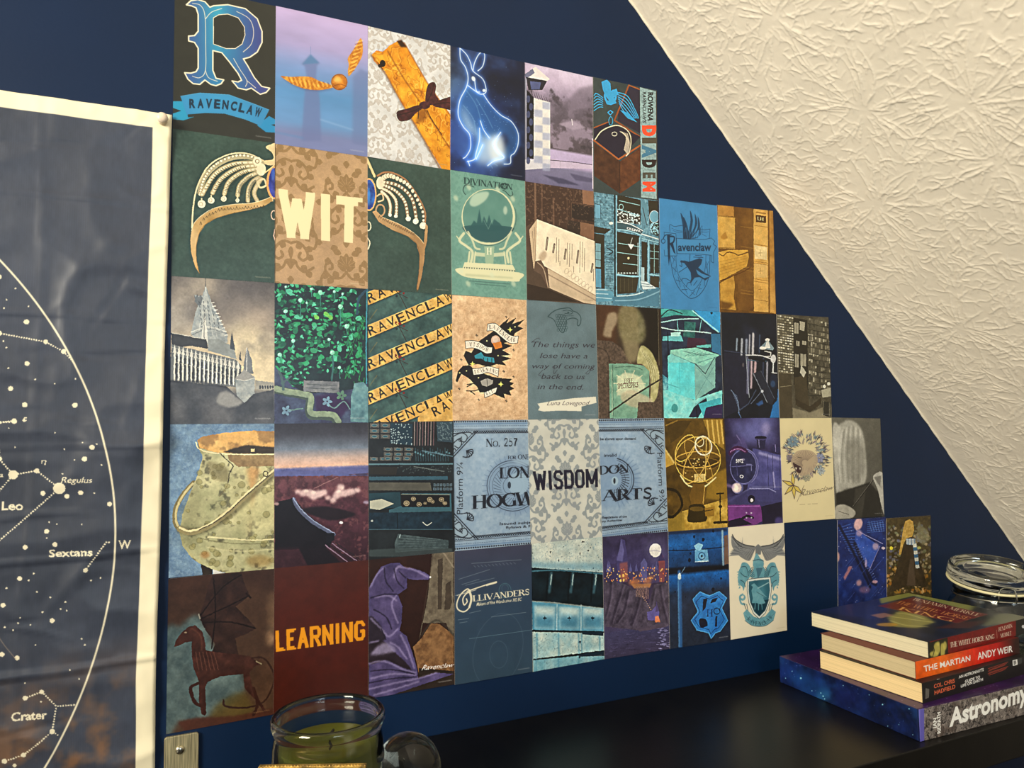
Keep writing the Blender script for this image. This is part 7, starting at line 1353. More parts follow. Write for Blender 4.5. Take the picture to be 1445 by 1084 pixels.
for x, y, r, q in ((845, 190, 34, (110, 140, 160)), (1010, 290, 30, (140, 150, 190)), (930, 410, 26, (150, 150, 130)), (1020, 370, 24, (176, 190, 200)), (825, 290, 20, (120, 110, 130))):
    for k in range(7): c.ell(x + r * .6 * math.cos(k * .9), y + r * .6 * math.sin(k * .9), r * .45, r * .3, q, .8, rot=k * 51); c.ell(x + r * .6 * math.cos(k * .9), y + r * .6 * math.sin(k * .9), r * .45, r * .3, (60, 56, 64), .5, rot=k * 51, wd=2)
c.poly([(840, 290), (870, 250), (930, 240), (980, 260), (1000, 310), (970, 370), (920, 400), (880, 390), (850, 350), (835, 320)], (176, 156, 130), .9, True)
for k in range(22): a = 2.2 + k * .16; c.line([(920 + 20 * math.cos(a), 320 + 20 * math.sin(a)), (920 + 72 * math.cos(a), 320 + 72 * math.sin(a))], (90, 76, 70), 3, .6)
c.poly([(845, 320), (875, 335), (900, 350), (890, 385), (865, 370)], (60, 40, 44), sm=True); c.line([(875, 285), (900, 290)], (70, 56, 50), 4); c.poly([(860, 350), (866, 365), (872, 350)], (236, 226, 200)); c.poly([(885, 350), (890, 366), (896, 352)], (236, 226, 200))
for b in (3.5, 2.4, 1.5, 4.6, .7): c.poly([(850, 460), (850 + 30 * math.cos(b + .4), 460 + 34 * math.sin(b + .4)), (850 + 74 * math.cos(b), 460 + 84 * math.sin(b)), (850 + 30 * math.cos(b - .4), 460 + 34 * math.sin(b - .4))], (214, 190, 90)); c.line([(850, 460), (850 + 30 * math.cos(b + .4), 460 + 34 * math.sin(b + .4)), (850 + 74 * math.cos(b), 460 + 84 * math.sin(b)), (850 + 30 * math.cos(b - .4), 460 + 34 * math.sin(b - .4))], (60, 40, 56), 4, closed=True)
c.line([(872, 560), (905, 485), (915, 460), (900, 500), (920, 520), (1000, 500), (1088, 475)], (110, 96, 80), 3, 1, True); c.text('Ravenclaw', [(890, 485), (1088, 458), (1088, 488), (890, 530)], (100, 86, 72), slant=.6, bold=-.012); c.lines([[(888, 578), (920, 577)], [(938, 576), (955, 575)], [(965, 574), (998, 573)]], (150, 134, 104), 3, .8)
c.credit((180, 166, 120)); hang(c, 'cream print of a roaring beast head inside a wreath of flowers')

# the sitter is left out: pale hanging folds over dark cloth remain
c = press(9, 3, (90, 88, 80)); c.z(925, 580, 4.379); c.grad([(0, (96, 94, 84)), (.6, (78, 76, 68)), (1, (60, 58, 52))]); c.poly([(1090, 60), (1330, 60), (1400, 660), (1100, 670)], (100, 98, 90), .5, soft=30)
c.poly([(1115, 110), (1170, 60), (1230, 70), (1275, 130), (1295, 260), (1300, 400), (1270, 470), (1180, 480), (1130, 500), (1115, 420), (1130, 300), (1092, 200)], (186, 184, 172), .85, True, soft=6); c.poly([(1092, 100), (1140, 110), (1150, 250), (1125, 360), (1130, 480), (1110, 480)], (206, 204, 192), .8, True, soft=5)
for k in range(9): c.line([(1150 + k * 14, 90 + abs(k - 4) * 8), (1130 + k * 17, 260), (1140 + k * 16, 440)], (120, 118, 108) if k % 2 else (218, 216, 206), 8, .55, True, soft=3)
c.poly([(1180, 200), (1260, 190), (1290, 280), (1270, 420), (1200, 430)], (118, 116, 106), .6, True, soft=16); c.poly([(1112, 510), (1200, 480), (1320, 440), (1385, 520), (1395, 660), (1115, 670)], (34, 33, 30), .95, soft=4); c.poly([(1230, 480), (1300, 460), (1270, 665), (1210, 665)], (58, 56, 50), .9, soft=4)
c.line([(1215, 595), (1340, 430)], (24, 22, 20), 7); c.line([(1215, 590), (1335, 430)], (150, 146, 136), 2, .7); c.poly([(1340, 410), (1370, 380), (1398, 385), (1405, 480), (1412, 640), (1395, 600), (1370, 490)], (190, 188, 178), .95, True, soft=2); c.poly([(1345, 410), (1390, 400), (1385, 470)], (96, 94, 88), .7, soft=3); c.poly([(1112, 590), (1170, 580), (1230, 620), (1210, 660), (1115, 670)], (176, 172, 158), .95, True, soft=3); c.line([(1130, 620), (1190, 640)], (110, 106, 96), 5, .8)
c.credit(); hang(c, 'black and white print of long pale folds hanging over dark cloth')

# ---- row 5
c = press(0, 4, (60, 40, 30)); c.z(220, 780, 3.5645); c.grad([(0, (54, 34, 26)), (.3, (62, 42, 32)), (1, (74, 52, 38))]); c.mottle(.15, 60, 4)
c.poly([(55, 400), (120, 370), (200, 310), (260, 380), (300, 480), (430, 600), (430, 720), (260, 830), (120, 850), (52, 910)], c.tex((52, 72, 78), (104, 124, 124), 34, 5, 5), .9, True, soft=12)
c.poly([(300, 770), (430, 700), (480, 760), (470, 830), (290, 850)], (86, 72, 34), .8, True, soft=12); c.poly([(110, 850), (200, 830), (400, 820), (590, 780), (590, 830), (330, 860), (150, 905)], (70, 38, 28), .9, soft=5); c.ell(580, 300, 30, 100, (150, 120, 90), .5, soft=14); c.ell(570, 430, 24, 40, (200, 160, 120), .6, soft=10); c.poly([(340, 200), (420, 150), (580, 200), (560, 500), (420, 520)], (66, 46, 34), .7, soft=20)
HB = c.tex((42, 22, 18), (74, 42, 34), 22, 5, 4); WG = c.tex((32, 20, 18), (56, 36, 30), 30, 6, 4)
c.poly([(215, 320), (240, 260), (262, 170), (285, 115), (340, 108), (430, 100), (440, 140), (470, 215), (440, 240), (400, 270), (460, 330), (505, 380), (450, 410), (400, 430), (415, 520), (400, 600), (300, 600), (270, 520), (300, 460), (250, 390)], WG); c.lines([[(220, 320), (330, 180), (430, 110)], [(230, 330), (360, 270), (470, 215)], [(240, 350), (380, 350), (500, 380)], [(280, 480), (300, 300), (290, 130)]], (24, 14, 12), 7, .9, True); c.line([(455, 205), (475, 225)], (30, 18, 14), 9)
c.poly([(92, 472), (100, 440), (130, 400), (165, 372), (200, 365), (235, 400), (245, 440), (250, 490), (300, 500), (400, 510), (470, 520), (525, 560), (500, 570), (470, 600), (480, 660), (520, 740), (560, 800), (545, 805), (500, 740), (445, 680), (440, 610), (330, 620), (260, 650), (240, 700), (250, 810), (230, 815), (215, 740), (218, 650), (190, 580), (180, 500), (180, 445), (150, 450), (110, 470)], HB)
c.lines([[(215, 655), (175, 680), (195, 750), (240, 775)], [(490, 680), (510, 760), (490, 815)], [(240, 690), (245, 810)]], (52, 28, 22), 15, 1, True); c.line([(480, 530), (540, 530), (585, 590), (590, 660), (540, 750), (440, 780), (350, 770), (340, 740)], (48, 28, 22), 9, .9, True)
for k in range(6): c.line([(200 + k * 18, 500), (215 + k * 20, 590)], (104, 66, 52), 4, .5, True)
c.line([(215, 310), (222, 330)], (150, 150, 140), 6, .7); c.ell(150, 402, 6, 5, (130, 110, 90)); c.line([(180, 380), (225, 420), (230, 490)], (96, 58, 44), 6, .5, True, soft=2); c.line([(505, 545), (530, 560)], (150, 140, 110), 6, .7)
c.credit((150, 120, 80)); hang(c, 'dark brown painting print of a skeletal winged horse, lowest at far left')

c = press(1, 4, (70, 26, 16)); c.grad([(0, (70, 30, 22)), (.5, (70, 24, 15)), (1, (62, 22, 14))]); c.mottle(.10, 30, 4); c.mottle(.05, 6, 6); c.z(220, 780, 3.5645)
block(c, 'LEARNING', (600, 392), (1052, 338), (1052, 438), (603, 498), (228, 148, 22), .17); hang(c, 'dark red-brown print with the orange word LEARNING')

c = press(2, 4, (44, 24, 18)); c.z(510, 760, 4.712); c.mottle(.15, 60, 3); c.poly([(470, 90), (610, 80), (612, 700), (560, 560), (400, 560), (380, 690), (440, 380)], c.tex((84, 74, 62), (128, 118, 100), 16, 5, 4)); c.poly([(505, 140), (540, 130), (530, 470), (505, 470)], (58, 48, 40), .8); c.poly([(560, 300), (590, 280), (600, 420), (585, 470), (550, 470)], (60, 50, 42), .8); c.line([(540, 90), (610, 190)], (150, 138, 120), 10, .6); c.line([(475, 100), (400, 560)], (70, 56, 46), 8, .6)
c.poly([(340, 720), (400, 660), (460, 560), (520, 570), (610, 640), (612, 880), (600, 900), (380, 900), (360, 800)], c.tex((84, 56, 34), (156, 116, 76), 14, 7, 4)); c.ell(500, 720, 70, 90, (150, 112, 74), .5, soft=24); c.line([(400, 640), (460, 560), (520, 550), (610, 640)], (58, 52, 44), 14, .7, True, soft=3); c.poly([(380, 860), (612, 880), (612, 970), (120, 1060), (380, 960)], (44, 34, 28))
PU = c.tex((56, 48, 84), (96, 84, 130), 34, 4, 4)
hat = [(48, 330), (90, 250), (130, 185), (190, 165), (250, 162), (290, 195), (350, 200), (420, 225), (462, 255), (440, 272), (370, 275), (300, 265), (300, 330), (240, 370), (270, 450), (265, 560), (250, 610), (300, 650), (315, 700), (350, 800), (370, 880), (375, 930), (490, 890), (610, 900), (400, 970), (200, 1040), (110, 1062), (50, 1040)]
c.poly(hat, PU); c.poly([(50, 700), (140, 680), (200, 740), (270, 800), (330, 870), (260, 850), (160, 810), (50, 830)], (34, 24, 28), .9, True, soft=3); c.poly([(50, 520), (110, 560), (160, 650), (120, 690), (50, 690)], (36, 28, 34), .85, True, soft=4)
HL = (146, 134, 178)
for p in ([(60, 320), (100, 240), (150, 190)], [(230, 200), (260, 190), (340, 205), (440, 255)], [(215, 260), (230, 200), (260, 180)], [(90, 390), (180, 380), (230, 410)], [(230, 380), (200, 440), (240, 560)], [(60, 530), (130, 600), (180, 650), (240, 600)], [(60, 690), (110, 680)], [(190, 690), (240, 720), (300, 800)], [(50, 830), (150, 815), (280, 870), (360, 890)], [(60, 930), (200, 900), (360, 905)], [(50, 1000), (220, 960), (370, 930), (500, 890)], [(80, 1040), (220, 1000), (380, 950)], [(260, 640), (300, 720), (350, 860)]): c.line(p, HL, 11, .7, True, soft=4)
c.poly([(60, 770), (150, 690), (230, 740), (180, 760)], (150, 140, 176), .8, True, soft=8)
for p in ([(150, 190), (160, 280), (210, 350)], [(215, 200), (235, 280), (280, 330)], [(80, 470), (160, 520), (200, 600)], [(60, 880), (200, 870), (350, 900)], [(50, 960), (200, 930), (360, 920)], [(60, 395), (150, 370), (240, 372)], [(130, 600), (160, 670)], [(290, 260), (250, 220)]): c.line(p, (30, 24, 44), 8, .7, True, soft=2)
c.ell(455, 256, 6, 7, (220, 210, 220)); c.text('Ravenclaw', [(400, 842), (606, 824), (606, 852), (398, 876)], (236, 230, 214), slant=.5, bold=.0); c.credit(); hang(c, 'print of a crumpled violet pointed hat before stone arches')

c = press(3, 4, (44, 62, 84)); c.grad([(0, (58, 60, 80)), (.4, (46, 64, 86)), (1, (46, 66, 84))]); c.mottle(.05, 50, 3); c.z(510, 760, 4.712); FA = (84, 106, 124)
c.ell(905, 740, 160, 250, FA, .35, wd=5, rot=15); c.ell(910, 770, 60, 90, FA, .35, wd=5); c.line([(715, 665), (1000, 625), (1140, 605)], (110, 140, 154), 3, .7); c.ell(952, 345, 40, 48, (84, 130, 140), .6, wd=4); c.ell(952, 330, 22, 24, (84, 130, 140), .5, wd=3)
for p in ([(645, 270), (850, 205)], [(665, 305), (780, 270)], [(690, 310), (880, 262)], [(620, 378), (740, 340)], [(715, 495), (790, 478)], [(860, 520), (1090, 490)], [(640, 540), (710, 530)], [(730, 165), (1060, 140)], [(650, 560), (700, 552)]): c.line(p, (130, 146, 156), 4, .55)
for k in range(12): c.line([(745 + k * 24, 180 - k * 2), (757 + k * 24, 190 - k * 2)], (120, 136, 148), 4, .5)
OW = (232, 224, 196); c.line([(700, 350), (830, 306), (895, 288)], OW, 8); c.line([(830, 308), (893, 290)], OW, 13, 1); c.line([(632, 378), (760, 340)], OW, 4, .8)
c.line([(720, 350), (700, 335), (655, 375), (632, 430), (640, 470), (680, 485), (715, 455), (728, 400), (718, 360), (695, 365), (672, 400), (680, 440), (700, 420), (695, 400)], OW, 9, 1, True); c.line([(715, 345), (728, 400), (715, 455)], OW, 15, 1, True)
c.text('LLIVANDERS', [(735, 378), (1112, 334), (1114, 372), (738, 418)], OW, 's', wt=1.0); c.text('Makers of Fine Wands since 382 BC', [(760, 425), (1058, 392), (1060, 412), (762, 448)], OW, bold=.01, slant=.3); c.credit(); hang(c, 'slate blue print with the cream word OLLIVANDERS under a curled line')

c = press(4, 4, (120, 164, 180)); c.z(740, 740, 4.9286); CRK = (24, 40, 52); c.im = c.tex((150, 176, 178), (204, 212, 200), 40, 5, 4)
def cracked(P, a, b, seed, shade=None):
    mk = c.pmask(c.m(P), (0, c.h, 0, c.w)); t = c.tex(a, b, 40, seed, 4); c.comp(mk * 1.0, t); n = vnoise(c.h, c.w, 14, seed + 9, 3); c.comp(np.clip(1 - np.abs(n - .5) * 34, 0, 1) * mk * .6, (84, 120, 138)); n = vnoise(c.h, c.w, 12, seed + 20, 2); c.comp(np.clip((n - .84) * 20, 0, 1) * mk, CRK)
cracked([(45, 130), (540, 95), (545, 330), (45, 310)], (160, 178, 176), (212, 214, 200), 3); c.poly([(45, 260), (545, 270), (545, 320), (45, 310)], (86, 140, 166), .6, soft=14)
c.poly([(45, 300), (545, 335), (548, 585), (50, 535)], c.tex((10, 16, 20), (22, 40, 50), 40, 4, 3)); c.line([(50, 325), (250, 320), (545, 345)], (76, 130, 150), 9, .8, True, soft=2)
for x in (180, 330, 490): c.line([(x + 5, 340), (x, 400), (x - 10, 470)], (60, 96, 110), 22, .8, True, soft=5); c.line([(x + 8, 350), (x, 420)], (190, 210, 206), 7, .8, soft=2); c.line([(x - 20, 340), (x - 30, 540)], (6, 10, 14), 8, .8, soft=3)
c.poly([(50, 535), (548, 585), (548, 745), (55, 735)], (80, 140, 166))
for x0, x1 in ((65, 215), (235, 385), (400, 548)): c.poly([(x0, 560 + x0 * .05), (x1, 560 + x1 * .05), (x1 - 8, 730), (x0 + 5, 725)], (150, 186, 196), .95, soft=6); c.poly([(x0 + 10, 640), (x1 - 10, 645), (x1 - 14, 722), (x0 + 12, 716)], (50, 110, 140), .8, soft=14); c.poly([(x0 + 12, 580), (x1 - 12, 590), (x1 - 20, 625), (x0 + 18, 615)], (206, 218, 210), .7, soft=10); c.ell((x0 + x1) / 2, 652, 14, 6, CRK); c.line([((x0 + x1) / 2, 640), ((x0 + x1) / 2, 666)], CRK, 4)
for x in (225, 393): c.line([(x, 560), (x - 2, 735)], (190, 210, 210), 9, .7, soft=2)
c.line([(50, 535), (200, 545), (548, 585)], (190, 206, 200), 8, .7, True, soft=2); c.line([(55, 740), (548, 750)], (14, 22, 28), 14, 1); cracked([(58, 750), (550, 765), (552, 880), (60, 935)], (130, 176, 186), (206, 214, 202), 5)
for x in (85, 235, 375, 395, 520): c.line([(x, 760), (x + 3, 920)], (76, 136, 160), 12, .7, soft=4)
c.poly([(400, 745), (548, 750), (548, 775), (400, 765)], CRK); c.poly([(60, 935), (555, 875), (555, 905), (60, 950)], (14, 20, 24)); cracked([(60, 945), (370, 915), (555, 915), (558, 960), (62, 1035)], (90, 150, 170), (170, 200, 200), 7)
for x in (80, 235, 375): c.line([(x, 930), (x, 1020)], (76, 136, 160), 10, .7, soft=4)
c.poly([(375, 905), (555, 880), (555, 915), (380, 920)], CRK); c.credit(); hang(c, 'teal and white print of four cracked old book spines stacked flat')

c = press(5, 4, (50, 44, 80)); c.z(740, 740, 4.9286); c.grad([(0, (44, 38, 62)), (.2, (56, 50, 88)), (.32, (62, 56, 100)), (.4, (56, 46, 70)), (.75, (70, 60, 90)), (.8, (64, 62, 96)), (1, (58, 52, 76))])
n = vnoise(c.h, c.w, 50, 5, 4); c.comp(np.clip((n - .5) * 3, 0, 1) * (c.Y < .35 * c.h) * .3, (90, 80, 130)); c.ell(908, 178, 70, 84, (150, 146, 190), .3, soft=26); c.ell(908, 180, 42, 48, (236, 232, 226)); c.line([(870, 185), (905, 180), (945, 190)], (170, 166, 186), 6, .6, True, soft=2)
RK = c.tex((46, 40, 54), (98, 88, 108), 22, 6, 5); c.poly([(553, 400), (640, 390), (740, 440), (800, 480), (860, 560), (900, 420), (1000, 400), (1005, 700), (960, 720), (780, 735), (556, 710)], RK)
for p in ([(680, 430), (640, 560), (600, 690)], [(720, 460), (690, 600), (640, 680)], [(600, 400), (590, 520), (560, 640)], [(800, 500), (770, 620), (740, 700)], [(940, 430), (960, 560), (990, 680)], [(900, 450), (880, 560)]): c.line(p, (34, 28, 44), 16, .6, True, soft=6); c.line([(x + 14, y) for x, y in p], (120, 108, 132), 8, .4, True, soft=4)
c.poly([(553, 280), (640, 270), (650, 400), (553, 380)], (58, 50, 86)); c.poly([(640, 250), (632, 235), (655, 190), (668, 100), (695, 110), (715, 240), (710, 400), (645, 410)], (66, 60, 106)); c.poly([(640, 250), (672, 100), (690, 180), (680, 260)], (104, 100, 156), .8, soft=3); c.poly([(660, 270), (715, 260), (718, 400), (665, 400)], (150, 84, 80), .75, soft=5)
for x in (578, 590, 735, 775, 828, 890, 915): c.poly([(x - 12, 330), (x, 245 + (x * 7) % 40), (x + 12, 330)], (86, 84, 136))
c.poly([(715, 330), (990, 310), (1000, 390), (860, 415), (720, 410)], (70, 60, 96)); c.poly([(930, 260), (940, 215), (960, 215), (975, 260), (970, 400), (935, 400)], (126, 70, 78)); c.poly([(925, 255), (948, 198), (975, 250)], (60, 52, 90)); c.poly([(805, 270), (830, 235), (850, 270), (850, 400), (805, 400)], (90, 88, 140))
rs = random.Random(9)
for i in range(90):
    x = rs.uniform(555, 998); y = rs.uniform(300, 400)
    if 740 < x < 800 and y < 340: continue
    c.ell(x, y, 3.6, 5, rs.choice([(240, 170, 90), (230, 120, 60), (250, 200, 130)]), .85, soft=.8)
for x, y, r in ((770, 400, 34), (850, 395, 30), (690, 360, 24), (740, 405, 20), (880, 370, 20)): c.ell(x, y, r, r * .6, (240, 140, 60), .55, soft=9)
for x, y in ((660, 360), (685, 355), (665, 390), (688, 388)): c.ell(x, y, 7, 11, (250, 190, 110))
c.poly([(740, 415), (880, 410), (870, 440), (760, 445)], (190, 130, 80), .8, soft=3); 
for k in range(9): c.line([(775 + k * 10, 432), (777 + k * 10, 500 + k * 2)], (190, 150, 130), 4, .7); c.line([(780 + k * 10, 436), (782 + k * 10, 495)], (40, 34, 50), 4, .7)
for k in range(8): c.ell(820 + k * 8, 500 + k * 13, 3, 3, (230, 180, 140), .8)
c.poly([(885, 600), (915, 560), (935, 610), (930, 670), (855, 665), (850, 610)], (96, 88, 150)); c.poly([(910, 610), (915, 530), (932, 600)], (76, 66, 110)); c.poly([(905, 640), (930, 635), (942, 680), (905, 680)], (240, 140, 90), .9, soft=2)
for i in range(90): x, y = rs.uniform(556, 1005), rs.uniform(720, 920); c.line([(x, y), (x + rs.uniform(10, 50), y - 2)], (96, 90, 134) if rs.random() < .5 else (40, 36, 56), 3, .5)
for i in range(60): x, y = rs.gauss(960, 26), rs.uniform(720, 890); c.line([(x, y), (x + 14, y)], (170, 166, 220), 4, .6)
c.poly([(760, 720), (960, 690), (975, 715), (800, 745)], (80, 70, 88)); 
hang(c, 'night print of a lit castle on sea cliffs under a full moon')

c = press(6, 4, (24, 50, 92)); c.z(930, 730, 5.705); c.grad([(0, (28, 66, 120)), (.12, (30, 100, 176)), (.2, (24, 66, 120)), (.3, (26, 60, 106)), (.36, (14, 20, 34)), (.39, (24, 94, 170)), (.45, (22, 80, 146)), (.55, (30, 44, 70)), (1, (36, 42, 56))]); c.mottle(.2, 24, 5); n = vnoise(c.h, c.w, 5, 8, 2); c.comp(np.clip((n - .7) * 8, 0, 1) * .35, (14, 22, 40))
c.line([(70, 268), (300, 262), (520, 238)], (12, 18, 34), 7, 1, True); c.poly([(70, 108), (540, 90), (540, 110), (70, 140)], (24, 34, 60), .8, soft=5); c.poly([(75, 410), (555, 380), (555, 415), (75, 450)], (14, 16, 26), .9, soft=6)
c.poly([(520, 150), (548, 140), (556, 375), (522, 380)], (110, 86, 74)); c.line([(505, 110), (512, 380)], (176, 210, 226), 20, .8, soft=4)
c.poly([(285, 260), (385, 260), (395, 355), (285, 362)], c.tex((70, 140, 190), (160, 204, 226), 18, 4, 3)); c.poly([(275, 230), (315, 205), (350, 222), (345, 240), (325, 270), (295, 262)], (140, 196, 226)); c.ell(340, 312, 26, 28, (30, 80, 130), wd=8); c.ell(340, 312, 9, 10, (16, 30, 60)); c.line([(285, 358), (395, 352)], (200, 226, 236), 5)
for x, y, r in ((278, 155, 9), (350, 180, 12), (250, 290, 8), (240, 345, 12), (430, 110, 10), (495, 490, 7), (430, 580, 12), (125, 600, 6), (210, 640, 5)): c.ell(x, y, r, r * 1.4, (12, 16, 30), .9)
c.line([(158, 440), (165, 700), (170, 1060)], (50, 100, 160), 34, .9, soft=6); c.line([(150, 470), (158, 1040)], (96, 150, 200), 10, .7, soft=3); c.ell(160, 475, 14, 28, (206, 226, 232), soft=2); c.line([(175, 450), (205, 400)], (80, 110, 140), 7)
SH = [(268, 660), (325, 600), (400, 632), (480, 598), (540, 650), (500, 730), (548, 830), (490, 915), (450, 930), (415, 975), (395, 930), (300, 905), (255, 830), (310, 760)]
c.poly(SH, c.tex((30, 96, 176), (54, 140, 214), 20, 5, 3)); c.line(SH, (84, 164, 226), 8, .9, closed=True); SI = [(400 + (x - 400) * .82, 780 + (y - 780) * .82) for x, y in SH]; c.line(SI, (16, 40, 84), 5, .9, closed=True)
c.poly([(350, 660), (385, 650), (370, 730), (345, 760)], (20, 24, 44)); c.poly([(420, 660), (470, 645), (450, 680), (410, 690)], (20, 24, 44)); c.ell(460, 755, 24, 24, (20, 30, 56), wd=8); c.poly([(320, 820), (370, 820), (385, 870), (330, 885)], (20, 24, 44), sm=True); c.poly([(450, 800), (465, 790), (462, 880), (445, 880)], (20, 24, 44)); c.text('H', [(378, 740), (430, 740), (430, 800), (378, 800)], (20, 50, 100), 's')
c.credit(); hang(c, 'blue print of an old trunk with a metal latch and shield badge')

c = press(7, 4, (232, 222, 196)); c.mottle(.015, 60, 3); c.z(930, 730, 5.705); BT = c.tex((80, 140, 156), (120, 172, 182), 16, 5, 3); DB = (30, 56, 70); GY = (100, 104, 108)
for sx in (-1, 1):
    c.poly([(790 + sx * q, y) for q, y in ((20, 240), (60, 225), (120, 215), (170, 185), (205, 145), (214, 190), (205, 240), (170, 290), (130, 325), (70, 350), (40, 300))], (122, 124, 124), sm=True)
    for k in range(11):
        a = -.12 - k * .095 if True else 0; x0, y0 = 790 + sx * 40, 262; L = 215 - k * 3; ex, ey = x0 + sx * L * math.cos(a * (1)) * .93, y0 + 52 - k * 18 + (k * .9) ** 1.3 - 0
        c.poly([(x0, y0 - 8), (x0 + sx * 90, y0 - 22 - 0 * k), (ex, ey), (x0 + sx * 80, y0 + 10 + (10 - k) * 3), (x0, y0 + 20)], GY if k % 2 else (134, 136, 136), .95)
    for k in range(11):
        ex = 790 + sx * (75 + k * 13.6); ey = 340 - k * 14 - (k * 1.0) ** 1.5 * 1.5; c.line([(790 + sx * (30 + k * 12), 258 - k * 2), (ex, ey)], (54, 56, 60), 4, .9); c.line([(790 + sx * (36 + k * 12), 262 - k * 2), (ex + sx * 6, ey + 4)], (150, 152, 150), 4, .9)
    c.line([(790 + sx * 30, 235), (790 + sx * 110, 220), (790 + sx * 180, 180), (790 + sx * 205, 140)], (60, 62, 66), 9, 1, True)
    X = lambda a, b: (795 + sx * a, b)
    c.poly([X(70, 480), X(60, 420), X(90, 370), X(130, 365), X(145, 400), X(160, 440), X(165, 520), X(130, 560), X(120, 590), X(100, 520)], BT, sm=True); c.lines([[X(80, 470), X(100, 400), X(140, 400)], [X(150, 440), X(120, 470), X(90, 480)], [X(160, 500), X(120, 520), X(105, 560)], [X(60, 440), X(40, 400)]], DB, 6, .9, True)
    for k in range(7): c.poly([X(150 + (k % 3) * 6, 430 + k * 20), X(178 - k * 3, 440 + k * 22), X(145, 450 + k * 20)], BT)
    c.ell(*X(128, 645), 24, 26, BT); c.ell(*X(130, 640), 12, 13, (226, 218, 196)); c.line([X(128, 620), X(150, 640), X(140, 690), X(110, 700)], BT, 16, 1, True); c.lines([[X(118, 690), X(100, 740)], [X(95, 700), X(85, 750)]], DB, 6)
c.poly([(770, 235), (792, 215), (815, 235), (815, 300), (770, 300)], (110, 114, 116)); c.poly([(750, 370), (760, 330), (780, 290), (810, 330), (835, 350), (830, 400), (760, 400)], BT, sm=True); c.line([(750, 350), (795, 340), (835, 352)], DB, 6, .9, True)
c.poly([(725, 480), (760, 400), (800, 380), (840, 405), (880, 480), (800, 500)], BT); c.poly([(775, 410), (830, 405), (815, 450), (790, 495)], (60, 100, 118), .9); 
for k in range(6): c.line([(745 + k * 4, 400 + k * 14), (715 + k * 5, 440 + k * 10)], DB, 5, .9); c.line([(850 - k * 2, 400 + k * 14), (880 - k * 3, 440 + k * 10)], DB, 5, .9)
c.poly([(672, 770), (700, 740), (760, 800), (800, 812), (850, 795), (900, 735), (935, 760), (915, 830), (860, 870), (800, 880), (740, 870), (690, 830)], BT); c.line([(685, 830), (740, 868), (800, 878), (860, 868), (915, 828)], DB, 4, .9, True); c.line([(690, 790), (745, 840), (800, 850), (860, 835), (920, 775)], DB, 3, .6, True)
c.letters('RAVENCLAW', [(697, 818), (745, 860), (800, 870), (855, 858), (912, 805)], 32, DB, 's')
shd = [(705, 500), (760, 492), (830, 485), (892, 480), (900, 580), (885, 680), (850, 770), (802, 818), (755, 775), (718, 690), (703, 590)]
c.poly(shd, (226, 230, 220), sm=False); c.line(shd, DB, 5, closed=True); si = [(800 + (x - 800) * .87, 640 + (y - 640) * .89) for x, y in shd]; c.poly(si, c.tex((30, 76, 92), (70, 130, 146), 60, 5, 2)); c.poly([(728, 680), (880, 660), (850, 750), (802, 796), (760, 750)], (20, 50, 64), .9)
c.poly([(735, 545), (760, 530), (775, 545), (800, 570), (840, 620), (862, 640), (830, 645), (850, 690), (810, 700), (780, 690), (740, 690), (750, 650), (738, 590), (750, 560)], BT, sm=False); c.line([(790, 570), (830, 550), (875, 525)], (150, 190, 194), 9, .9, True); c.line([(780, 600), (830, 630), (850, 640)], DB, 4, .8); c.lines([[(770, 690), (765, 740)], [(795, 690), (795, 745)], [(820, 690), (825, 740)]], BT, 7)
c.credit((190, 176, 140)); hang(c, 'cream print of a teal crested coat of arms topped by grey wings')

c = press(9, 4, (24, 40, 110)); c.z(1160, 710, 5.07); c.im = c.tex((12, 22, 70), (36, 62, 140), 40, 5, 4); rs = random.Random(4)
for k in range(12): c.line([(110 + k * 8, 180 + k * 16), (200 + k * 10, 150 + k * 22)], (70, 106, 190), 6, .6)
c.poly([(240, 190), (310, 240), (410, 310), (340, 470), (290, 400), (230, 280)], c.tex((34, 62, 150), (60, 96, 190), 30, 6, 3)); c.line([(240, 190), (300, 225), (430, 290)], (150, 150, 200), 6, .8); c.line([(410, 310), (330, 490)], (150, 140, 180), 5, .8); c.line([(120, 160), (210, 330), (340, 600)], (10, 14, 44), 22, .9, soft=3); c.line([(230, 290), (350, 560), (380, 580)], (12, 14, 40), 30, .8, soft=4)
for k in range(16): c.line([(230 + k * 9, 310 + k * 16), (262 + k * 8, 296 + k * 16)], (90, 110, 180), 4, .7)
c.ell(255, 150, 30, 44, (236, 190, 190), .95, rot=15, soft=4); c.ell(262, 215, 22, 22, (210, 170, 190), .7, soft=6); c.ell(380, 310, 22, 26, (220, 180, 190), .7, soft=6); c.ell(110, 385, 12, 34, (230, 170, 150), .8, soft=5); c.poly([(190, 450), (215, 455), (160, 550), (150, 530)], (200, 130, 130), .8, soft=4); c.ell(260, 570, 20, 22, (220, 160, 150), .7, soft=6); c.ell(375, 562, 20, 12, (220, 170, 180), .8, soft=3); c.ell(435, 322, 14, 10, (230, 210, 220), .9, soft=2); c.ell(310, 430, 8, 30, (190, 170, 210), .8, soft=3); c.ell(300, 620, 40, 24, (180, 120, 140), .5, soft=8)
for k in range(6): c.line([(330 + k * 20, 130), (350 + k * 18, 200)], (100, 140, 210), 5, .6); c.line([(320, 140 + k * 14), (440, 120 + k * 16)], (80, 120, 200), 4, .6)
for k in range(14): x, y = rs.uniform(110, 430), rs.uniform(420, 720); c.line([(x, y), (x + 50, y - 60)], (60, 84, 160), 4, .6); 
for k in range(40): c.ell(rs.uniform(110, 440), rs.uniform(140, 730), 3, 3, (170, 176, 220), .6)
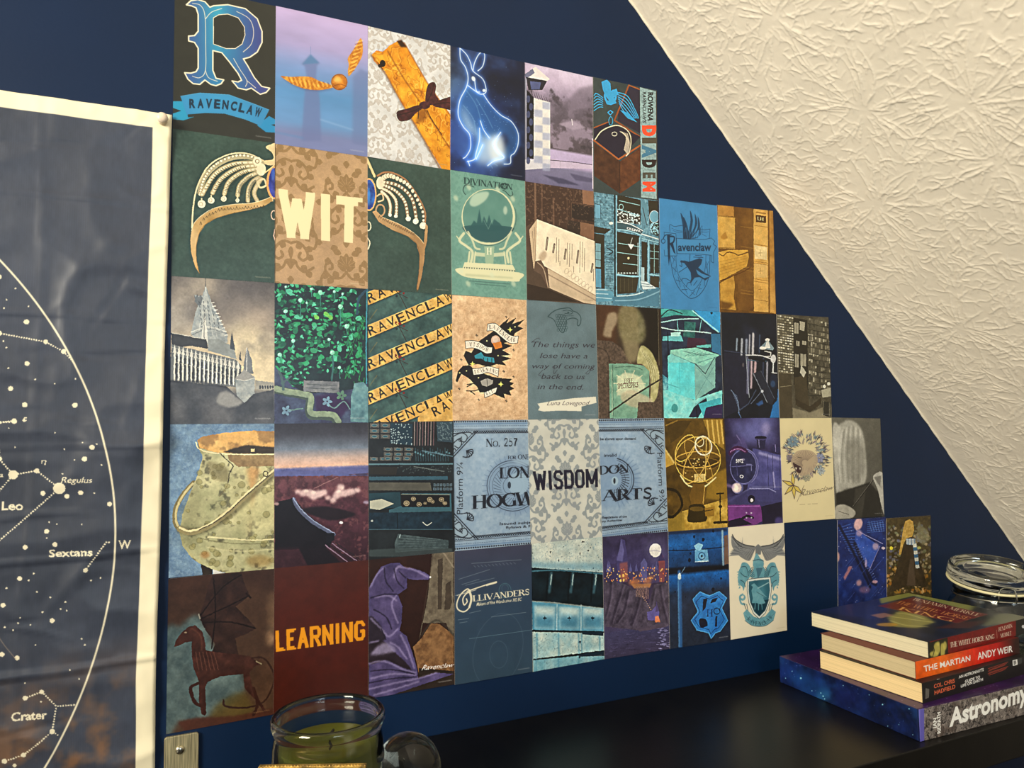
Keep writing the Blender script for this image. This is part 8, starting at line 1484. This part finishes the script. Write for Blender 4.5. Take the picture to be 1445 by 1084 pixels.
hang(c, 'blue violet print of tumbled boxes and beams with pink lights')

# the figure is left out: only the dark cloak, striped scarf and garden remain
c = press(10, 4, (60, 48, 26)); c.z(1160, 710, 5.07); c.im = c.tex((44, 34, 16), (96, 82, 44), 14, 5, 4); rs = random.Random(6)
for i in range(260):
    x, y = rs.uniform(455, 785), rs.uniform(160, 640); q = rs.choice([(120, 124, 150), (150, 140, 120), (110, 120, 80), (190, 170, 130), (90, 90, 120), (130, 134, 104)]) if y < 460 else rs.choice([(190, 140, 50), (214, 180, 130), (150, 100, 40), (110, 84, 50), (196, 120, 30)]); c.ell(x, y, rs.uniform(6, 16), rs.uniform(5, 12), q, .6, rot=rs.uniform(0, 180), soft=1.5)
c.poly([(680, 150), (692, 130), (705, 160), (750, 190), (765, 260), (720, 300), (670, 260)], (134, 130, 100), .7, soft=5); c.ell(492, 322, 12, 12, (220, 200, 60)); c.ell(690, 320, 14, 10, (200, 200, 110), .8, soft=2)
c.poly([(590, 130), (620, 116), (645, 130), (655, 190), (640, 240), (600, 250), (575, 300), (560, 370), (545, 370), (560, 280), (575, 190)], c.tex((176, 134, 50), (226, 190, 104), 12, 5, 3), .95)
c.poly([(590, 285), (640, 270), (690, 400), (740, 560), (745, 600), (620, 590), (470, 640), (520, 500), (555, 380)], c.tex((44, 34, 20), (70, 56, 36), 24, 5, 3)); c.poly([(625, 400), (650, 400), (665, 590), (600, 590)], (90, 74, 58), .8, soft=4)
c.poly([(598, 255), (660, 255), (665, 300), (600, 295)], (196, 204, 206)); c.lines([[(612, 258), (610, 295)], [(634, 258), (636, 298)], [(655, 258), (660, 300)]], (80, 116, 150), 7)
for k in range(7): y = 292 + k * 25; x = 656 + k * 3.2; c.poly([(x - 12, y), (x + 14, y - 3), (x + 17, y + 22), (x - 9, y + 25)], (210, 210, 196) if k % 2 == 0 else (56, 104, 140))
c.line([(455, 100), (775, 95)], (50, 40, 20), 6, .6); hang(c, 'small gold and brown print of a striped scarf on a dark cloak among flowers')
